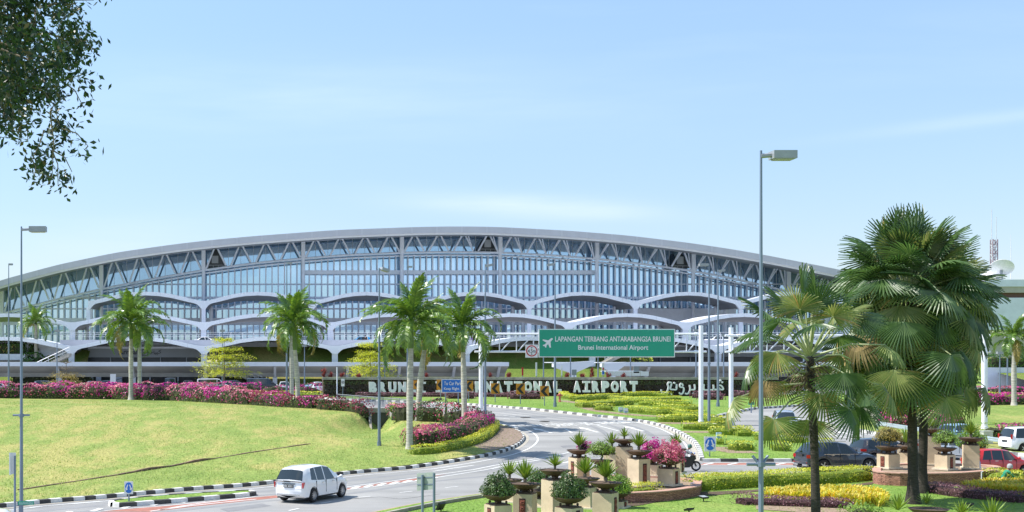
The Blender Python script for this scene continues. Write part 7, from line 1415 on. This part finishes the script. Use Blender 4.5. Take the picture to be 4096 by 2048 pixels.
# ================================================================== PEOPLE
def skinned(name, joints, bones, m, parent=None, sub=2, rootj=0):
    me = bpy.data.meshes.new(name); me.from_pydata([j[:3] for j in joints], bones, []); me.materials.append(m); o = link(name, me, parent)
    s = o.modifiers.new('Skin', 'SKIN')
    for i, j in enumerate(joints): me.skin_vertices[0].data[i].radius = (j[3], j[4] if len(j) > 4 else j[3])
    me.skin_vertices[0].data[rootj].use_root = True
    s.use_smooth_shade = True; o.modifiers.new('Sub', 'SUBSURF').levels = sub; o.modifiers['Sub'].render_levels = sub; return o
def person(loc, rz, label, shirt, pants, pose='stand', hair='blackm', group=None, hat=None, name='person'):
    root = empty(name, loc, label, 'person', group, rz)
    if pose == 'stand': hip, ch, nk, hd = (0, 0, .92), (0, 0, 1.28), (0, 0, 1.47), (.01, 0, 1.63); L = [((0, .10, .88), (.03, .11, .48), (0, .12, .07), (.13, .13, .03)), ((0, -.10, .88), (.05, -.11, .48), (-.03, -.12, .07), (.1, -.13, .03))]; A = [((0, .19, 1.40), (-.03, .25, 1.12), (.05, .26, .87)), ((0, -.19, 1.40), (-.03, -.25, 1.12), (.08, -.24, .88))]
    elif pose == 'ride': hip, ch, nk, hd = (-.30, 0, .86), (.02, 0, 1.14), (.20, 0, 1.30), (.32, 0, 1.42); L = [((-.28, .10, .82), (.10, .2, .68), (-.18, .19, .38), (-.04, .2, .33)), ((-.28, -.10, .82), (.10, -.2, .68), (-.18, -.19, .38), (-.04, -.2, .33))]; A = [((.12, .19, 1.24), (.28, .25, 1.02), (.50, .27, .95)), ((.12, -.19, 1.24), (.28, -.25, 1.02), (.50, -.27, .95))]
    else: hip, ch, nk, hd = (-.12, 0, .34), (.12, 0, .68), (.22, 0, .84), (.29, 0, .97); L = [((-.1, .11, .32), (.28, .2, .44), (.02, .18, .08), (.16, .2, .04)), ((-.1, -.11, .32), (.30, -.2, .42), (.04, -.18, .08), (.18, -.2, .04))]; A = [((.16, .19, .78), (.36, .24, .56), (.62, .16, .44)), ((.16, -.19, .78), (.38, -.22, .52), (.66, -.12, .36))]
    J = [hip+(.13, .10), ch+(.15, .11), nk+(.055,), (hd[0], hd[1], hd[2]-.05, .075, .085), (hd[0], hd[1], hd[2]+.07, .085, .10)]; Bn = [(0, 1), (1, 2), (2, 3), (3, 4)]
    for (a, b, c, d) in L: i = len(J); J += [a+(.085,), b+(.058,), c+(.038,), d+(.035,)]; Bn += [(0, i), (i, i+1), (i+1, i+2), (i+2, i+3)]
    for (a, b, c) in A:
        i = len(J); J += [a+(.055,), b+(.04,), c+(.028,)]; Bn += [(1, i), (i, i+1), (i+1, i+2)]; d = (Vector(c)-Vector(b)).normalized(); pm = Vector(c)+d*.06; J.append(tuple(pm)+(.03, .02)); Bn.append((i+2, i+3)); sd = Vector((-d.y, d.x, 0)) if abs(d.z) < .9 else Vector((1, 0, 0)); sd.normalize(); j0 = i+3
        for q in range(4): J.append(tuple(pm+d*(.075-.01*abs(q-1))+sd*(q-1.5)*.019+Vector((0, 0, -.02)))+(.008,)); Bn.append((j0, len(J)-1))
        J.append(tuple(pm+sd*.045+d*.02)+(.009,)); Bn.append((j0, len(J)-1))
    skinned('body', J, Bn, mt['skin'], root)
    t = [hip+(.145, .115), ch+(.165, .125), (nk[0], nk[1], nk[2]-.04, .075)]; Bs = [(0, 1), (1, 2)]
    for (a, b, c) in A: i = len(t); t += [a+(.07,), b+(.055,), tuple(Vector(b).lerp(Vector(c), .85 if pose == 'squat' else .1))+(.045,)]; Bs += [(1, i), (i, i+1), (i+1, i+2)]
    skinned('shirt', t, Bs, mt[shirt], root)
    t = [hip+(.15, .12)]; Bs = []
    for (a, b, c, d) in L: i = len(t); t += [a+(.1,), b+(.075,), c+(.055,)]; Bs += [(0, i), (i, i+1), (i+1, i+2)]
    skinned('trousers', t, Bs, mt[pants], root)
    f = MB(); f.ball((hd[0]+.10, 0, hd[2]), .018, 6)
    for sd in (-1, 1): f.ball((hd[0]+.088, sd*.032, hd[2]+.03), .011, 6, 1); f.ball((hd[0], sd*.088, hd[2]), .022, 6)
    f.build('face', [mt['skin'], mt['blackm']], root)
    h = MB()
    if hat: h.lathe([(.135, -.06), (.145, .02), (.13, .1), (.08, .16), (0, .18)], (hd[0]-.01, 0, hd[2]+.02), 14); h.lathe([(.12, -.06), (.11, .02), (0, .05)], (hd[0]-.01, 0, hd[2]+.02), 10); h.build('helmet' if hat == 'helmet' else 'head_scarf', mt[hat], root)
    else: h.lathe([(.10, -.02), (.108, .04), (.09, .1), (0, .14)], (hd[0]-.02, 0, hd[2]+.03), 12); h.build('hair', mt[hair], root)
    return root
person((PX(1004, 68.3), 68.3, .15), R_(-15), 'gardener in a green long sleeved top and grey head cloth, crouching behind the yellow plants', 'cloth_g', 'cloth_k', 'squat', hat='cloth_w')
MX, MY = PX(690.5, 79), 79.0
bike = empty('motorbike', (MX-.35, MY, .01), 'black sports motorbike leaving the roundabout behind the pink dome', 'motorbike')
for nm, xw in (('front_wheel', .68), ('rear_wheel', -.68)):
    w = empty(nm, (xw, 0, .3)); w.parent = bike; t = MB(); t.lathe([(.22, -.05), (.28, -.055), (.305, 0), (.28, .055), (.22, .05), (.22, -.05)], n=24, axis='Y'); t.build('tyre', mt['black'], w); r = MB()
    r.lathe([(.20, -.03), (.23, 0), (.20, .03), (.19, 0), (.20, -.03)], n=20, axis='Y')
    for k in range(10): a = k*.628; r.tube((math.cos(a)*.04, .01, math.sin(a)*.04), (math.cos(a+.2)*.2, .01, math.sin(a+.2)*.2), .012, n=4)
    r.tube((0, -.06, 0), (0, .06, 0), .05); r.build('rim', mt['rim'], w)
mb = MB(); mb.prism([(-.62, .62), (-.75, .82), (-.70, .86), (-.35, .76), (-.15, .80), (.08, .90), (.30, .84), (.48, .98), (.62, .92), (.66, .74), (.50, .60), (.42, .36), (.25, .22), (-.25, .20), (-.30, .42), (-.5, .5)], -.13, .13); q = mb.build('fairing', mt['blackm'], bike); md = q.modifiers.new('b', 'BEVEL'); md.width = .05; md.segments = 3
mb = MB(); mb.tube((.68, .09, .3), (.45, .09, .88), .028); mb.tube((.68, -.09, .3), (.45, -.09, .88), .028); mb.tube((-.68, 0, .3), (-.2, 0, .4), .04); mb.tube((.44, -.3, .93), (.44, .3, .93), .02); mb.tube((-.3, -.15, .3), (-.8, -.15, .5), .05); mb.build('forks', mt['blackm'], bike)
mb = MB(); mb.prism([(.50, .96), (.40, 1.12), (.44, 1.12), (.60, .94)], -.1, .1); mb.build('windscreen', mt['carglass'], bike)
for sd in (-1, 1): mb = MB(); mb.tube((.52, sd*.1, .95), (.50, sd*.28, 1.08), .012, n=5); mb.ball((.50, sd*.30, 1.10), .05, 8, sz=.7); mb.build('mirror', mt['blue'], bike)
mb = MB(); mb.bx(-.7, -.05, -.11, .11, .79, .85); mb.build('saddle', mt['black'], bike)
person((MX-.35, MY, .03), 0, 'motorbike rider in a green helmet leaning forward behind the pink dome', 'cloth_w', 'cloth_k', 'ride', hat='helmet')
for u, lb in ((148.5, 'left one of two dark standing people at the arrivals doors'), (153.5, 'right one of two dark standing people at the arrivals doors')): person((PX(u, 209), 209, 2.02), R_(90), lb, 'cloth_k', 'cloth_k')
person((PX(472, 226), 226, DECK), R_(-60), 'person in purple standing on the deck behind the rightmost central palm', 'cloth_p', 'cloth_p'); person((PX(365.5, 226), 226, DECK), R_(-100), 'person in dark clothes on the deck right of the bright blue car', 'cloth_k', 'cloth_k'); person((PX(374.5, 226), 226, DECK), R_(-70), 'person in grey on the deck beside the tall central lamp post', 'cloth_w', 'cloth_k')
# ================================================================== SKY, SUN, CAMERA
w = bpy.data.worlds.new('World'); S.world = w; w.use_nodes = True; nt = w.node_tree; N, L = nt.nodes, nt.links; bg = N['Background']
SUN = Vector((-.57, .09, .81)).normalized(); el = math.asin(SUN.z); az = math.atan2(SUN.x, SUN.y)
sky = N.new('ShaderNodeTexSky'); sky.sky_type = 'NISHITA'; sky.sun_disc = False; sky.sun_elevation = el; sky.sun_rotation = az; sky.air_density = 1.0; sky.dust_density = .1; sky.ozone_density = 2.2; sky.altitude = 0
tc = N.new('ShaderNodeTexCoord'); mp = N.new('ShaderNodeMapping'); mp.inputs['Scale'].default_value = (1, 1, 5.5); L.new(tc.outputs['Generated'], mp.inputs[0])
nz = N.new('ShaderNodeTexNoise'); nz.inputs['Scale'].default_value = 2.6; nz.inputs['Detail'].default_value = 8; nz.inputs['Roughness'].default_value = .55; nz.inputs['Distortion'].default_value = .6; L.new(mp.outputs[0], nz.inputs['Vector'])
sep = N.new('ShaderNodeSeparateXYZ'); L.new(tc.outputs['Generated'], sep.inputs[0])
r = N.new('ShaderNodeMapRange'); r.inputs[1].default_value = .55; r.inputs[2].default_value = .72; L.new(nz.outputs[0], r.inputs[0])
# cumulus only in the half of the sky behind the viewer (the glass front mirrors it), faint wisps ahead
bk = N.new('ShaderNodeMapRange'); bk.inputs[1].default_value = .3; bk.inputs[2].default_value = -.3; bk.inputs[3].default_value = .03; bk.inputs[4].default_value = .8; L.new(sep.outputs['Y'], bk.inputs[0])
m = N.new('ShaderNodeMath'); m.operation = 'MULTIPLY'; L.new(r.outputs[0], m.inputs[0]); L.new(bk.outputs[0], m.inputs[1])
mx = N.new('ShaderNodeMix'); mx.data_type = 'RGBA'; L.new(m.outputs[0], mx.inputs['Factor']); L.new(sky.outputs[0], mx.inputs[6]); mx.inputs[7].default_value = (7.5, 8.0, 8.6, 1)
def mth(op, a, b=None, c=None):
    n = N.new('ShaderNodeMath'); n.operation = op
    for i, q in enumerate((a, b, c)):
        if q is None: continue
        if isinstance(q, (int, float)): n.inputs[i].default_value = q
        else: L.new(q, n.inputs[i])
    return n.outputs[0]
yy = mth('MAXIMUM', sep.outputs['Y'], .05); gx = mth('DIVIDE', sep.outputs['X'], yy); gz = mth('DIVIDE', sep.outputs['Z'], yy); cur = mx.outputs[2]
n2 = N.new('ShaderNodeTexNoise'); n2.inputs['Scale'].default_value = 9; n2.inputs['Detail'].default_value = 6; m2_ = N.new('ShaderNodeMapping'); m2_.inputs['Scale'].default_value = (1, 1, 9); L.new(tc.outputs['Generated'], m2_.inputs[0]); L.new(m2_.outputs[0], n2.inputs['Vector'])
for (cx0, cz0, w0, h0, sl0, st0) in ((.20, .118, .095, .0085, -.05, .3), (.55, .185, .10, .005, .12, .12), (.05, .20, .25, .03, .0, .10), (-.12, .085, .10, .02, .1, .15)):
    dx = mth('SUBTRACT', gx, cx0); dz = mth('SUBTRACT', mth('SUBTRACT', gz, cz0), mth('MULTIPLY', dx, sl0))
    q = mth('ADD', mth('POWER', mth('ABSOLUTE', mth('DIVIDE', dx, w0)), 2.0), mth('POWER', mth('ABSOLUTE', mth('DIVIDE', dz, h0)), 2.0)); fct = mth('MULTIPLY', mth('EXPONENT', mth('MULTIPLY', q, -1.0)), mth('MULTIPLY', mth('GREATER_THAN', sep.outputs['Y'], 0.0), mth('MULTIPLY', n2.outputs[0], st0*1.8)))
    k2 = N.new('ShaderNodeMix'); k2.data_type = 'RGBA'; L.new(fct, k2.inputs['Factor']); L.new(cur, k2.inputs[6]); k2.inputs[7].default_value = (7.2, 7.8, 8.2, 1); cur = k2.outputs[2]
hz = N.new('ShaderNodeMapRange'); hz.inputs[1].default_value = .0; hz.inputs[2].default_value = .28; hz.inputs[3].default_value = .60; hz.inputs[4].default_value = 1.05; L.new(sep.outputs['Z'], hz.inputs[0])
hz.inputs[3].default_value = 0; hz.inputs[4].default_value = 1; tn = N.new('ShaderNodeMix'); tn.data_type = 'RGBA'; L.new(hz.outputs[0], tn.inputs['Factor']); tn.inputs[6].default_value = (.58, .57, .70, 1); tn.inputs[7].default_value = (1.16, 1.13, 1.05, 1)
sc = N.new('ShaderNodeVectorMath'); sc.operation = 'MULTIPLY'; L.new(cur, sc.inputs[0]); L.new(tn.outputs[2], sc.inputs[1]); L.new(sc.outputs[0], bg.inputs[0]); bg.inputs[1].default_value = .15
sl = bpy.data.lights.new('sun', 'SUN'); sl.energy = 5; sl.angle = R_(.5); sl.color = (1, .955, .88); so = bpy.data.objects.new('sun', sl); COL.objects.link(so); so.rotation_euler = (-SUN).to_track_quat('-Z', 'Y').to_euler(); so.location = (0, 0, 80)
cam = bpy.data.cameras.new('camera'); co = bpy.data.objects.new('camera', cam); COL.objects.link(co); co.location = (0, 0, H); co.rotation_euler = (math.pi/2, 0, 0)
cam.sensor_width = 36; cam.lens = F/1024*36; cam.shift_x = (512-CX)/1024; cam.shift_y = (YH-256)/1024; cam.clip_end = 4000; cam.clip_start = .5; S.camera = co
S.view_settings.view_transform = 'Standard'; S.view_settings.look = 'None'; S.view_settings.gamma = 1; S.view_settings.exposure = .43
S.render.engine = 'CYCLES'; S.cycles.max_bounces = 6; S.cycles.transparent_max_bounces = 4
S.render.resolution_x = 1024; S.render.resolution_y = 512
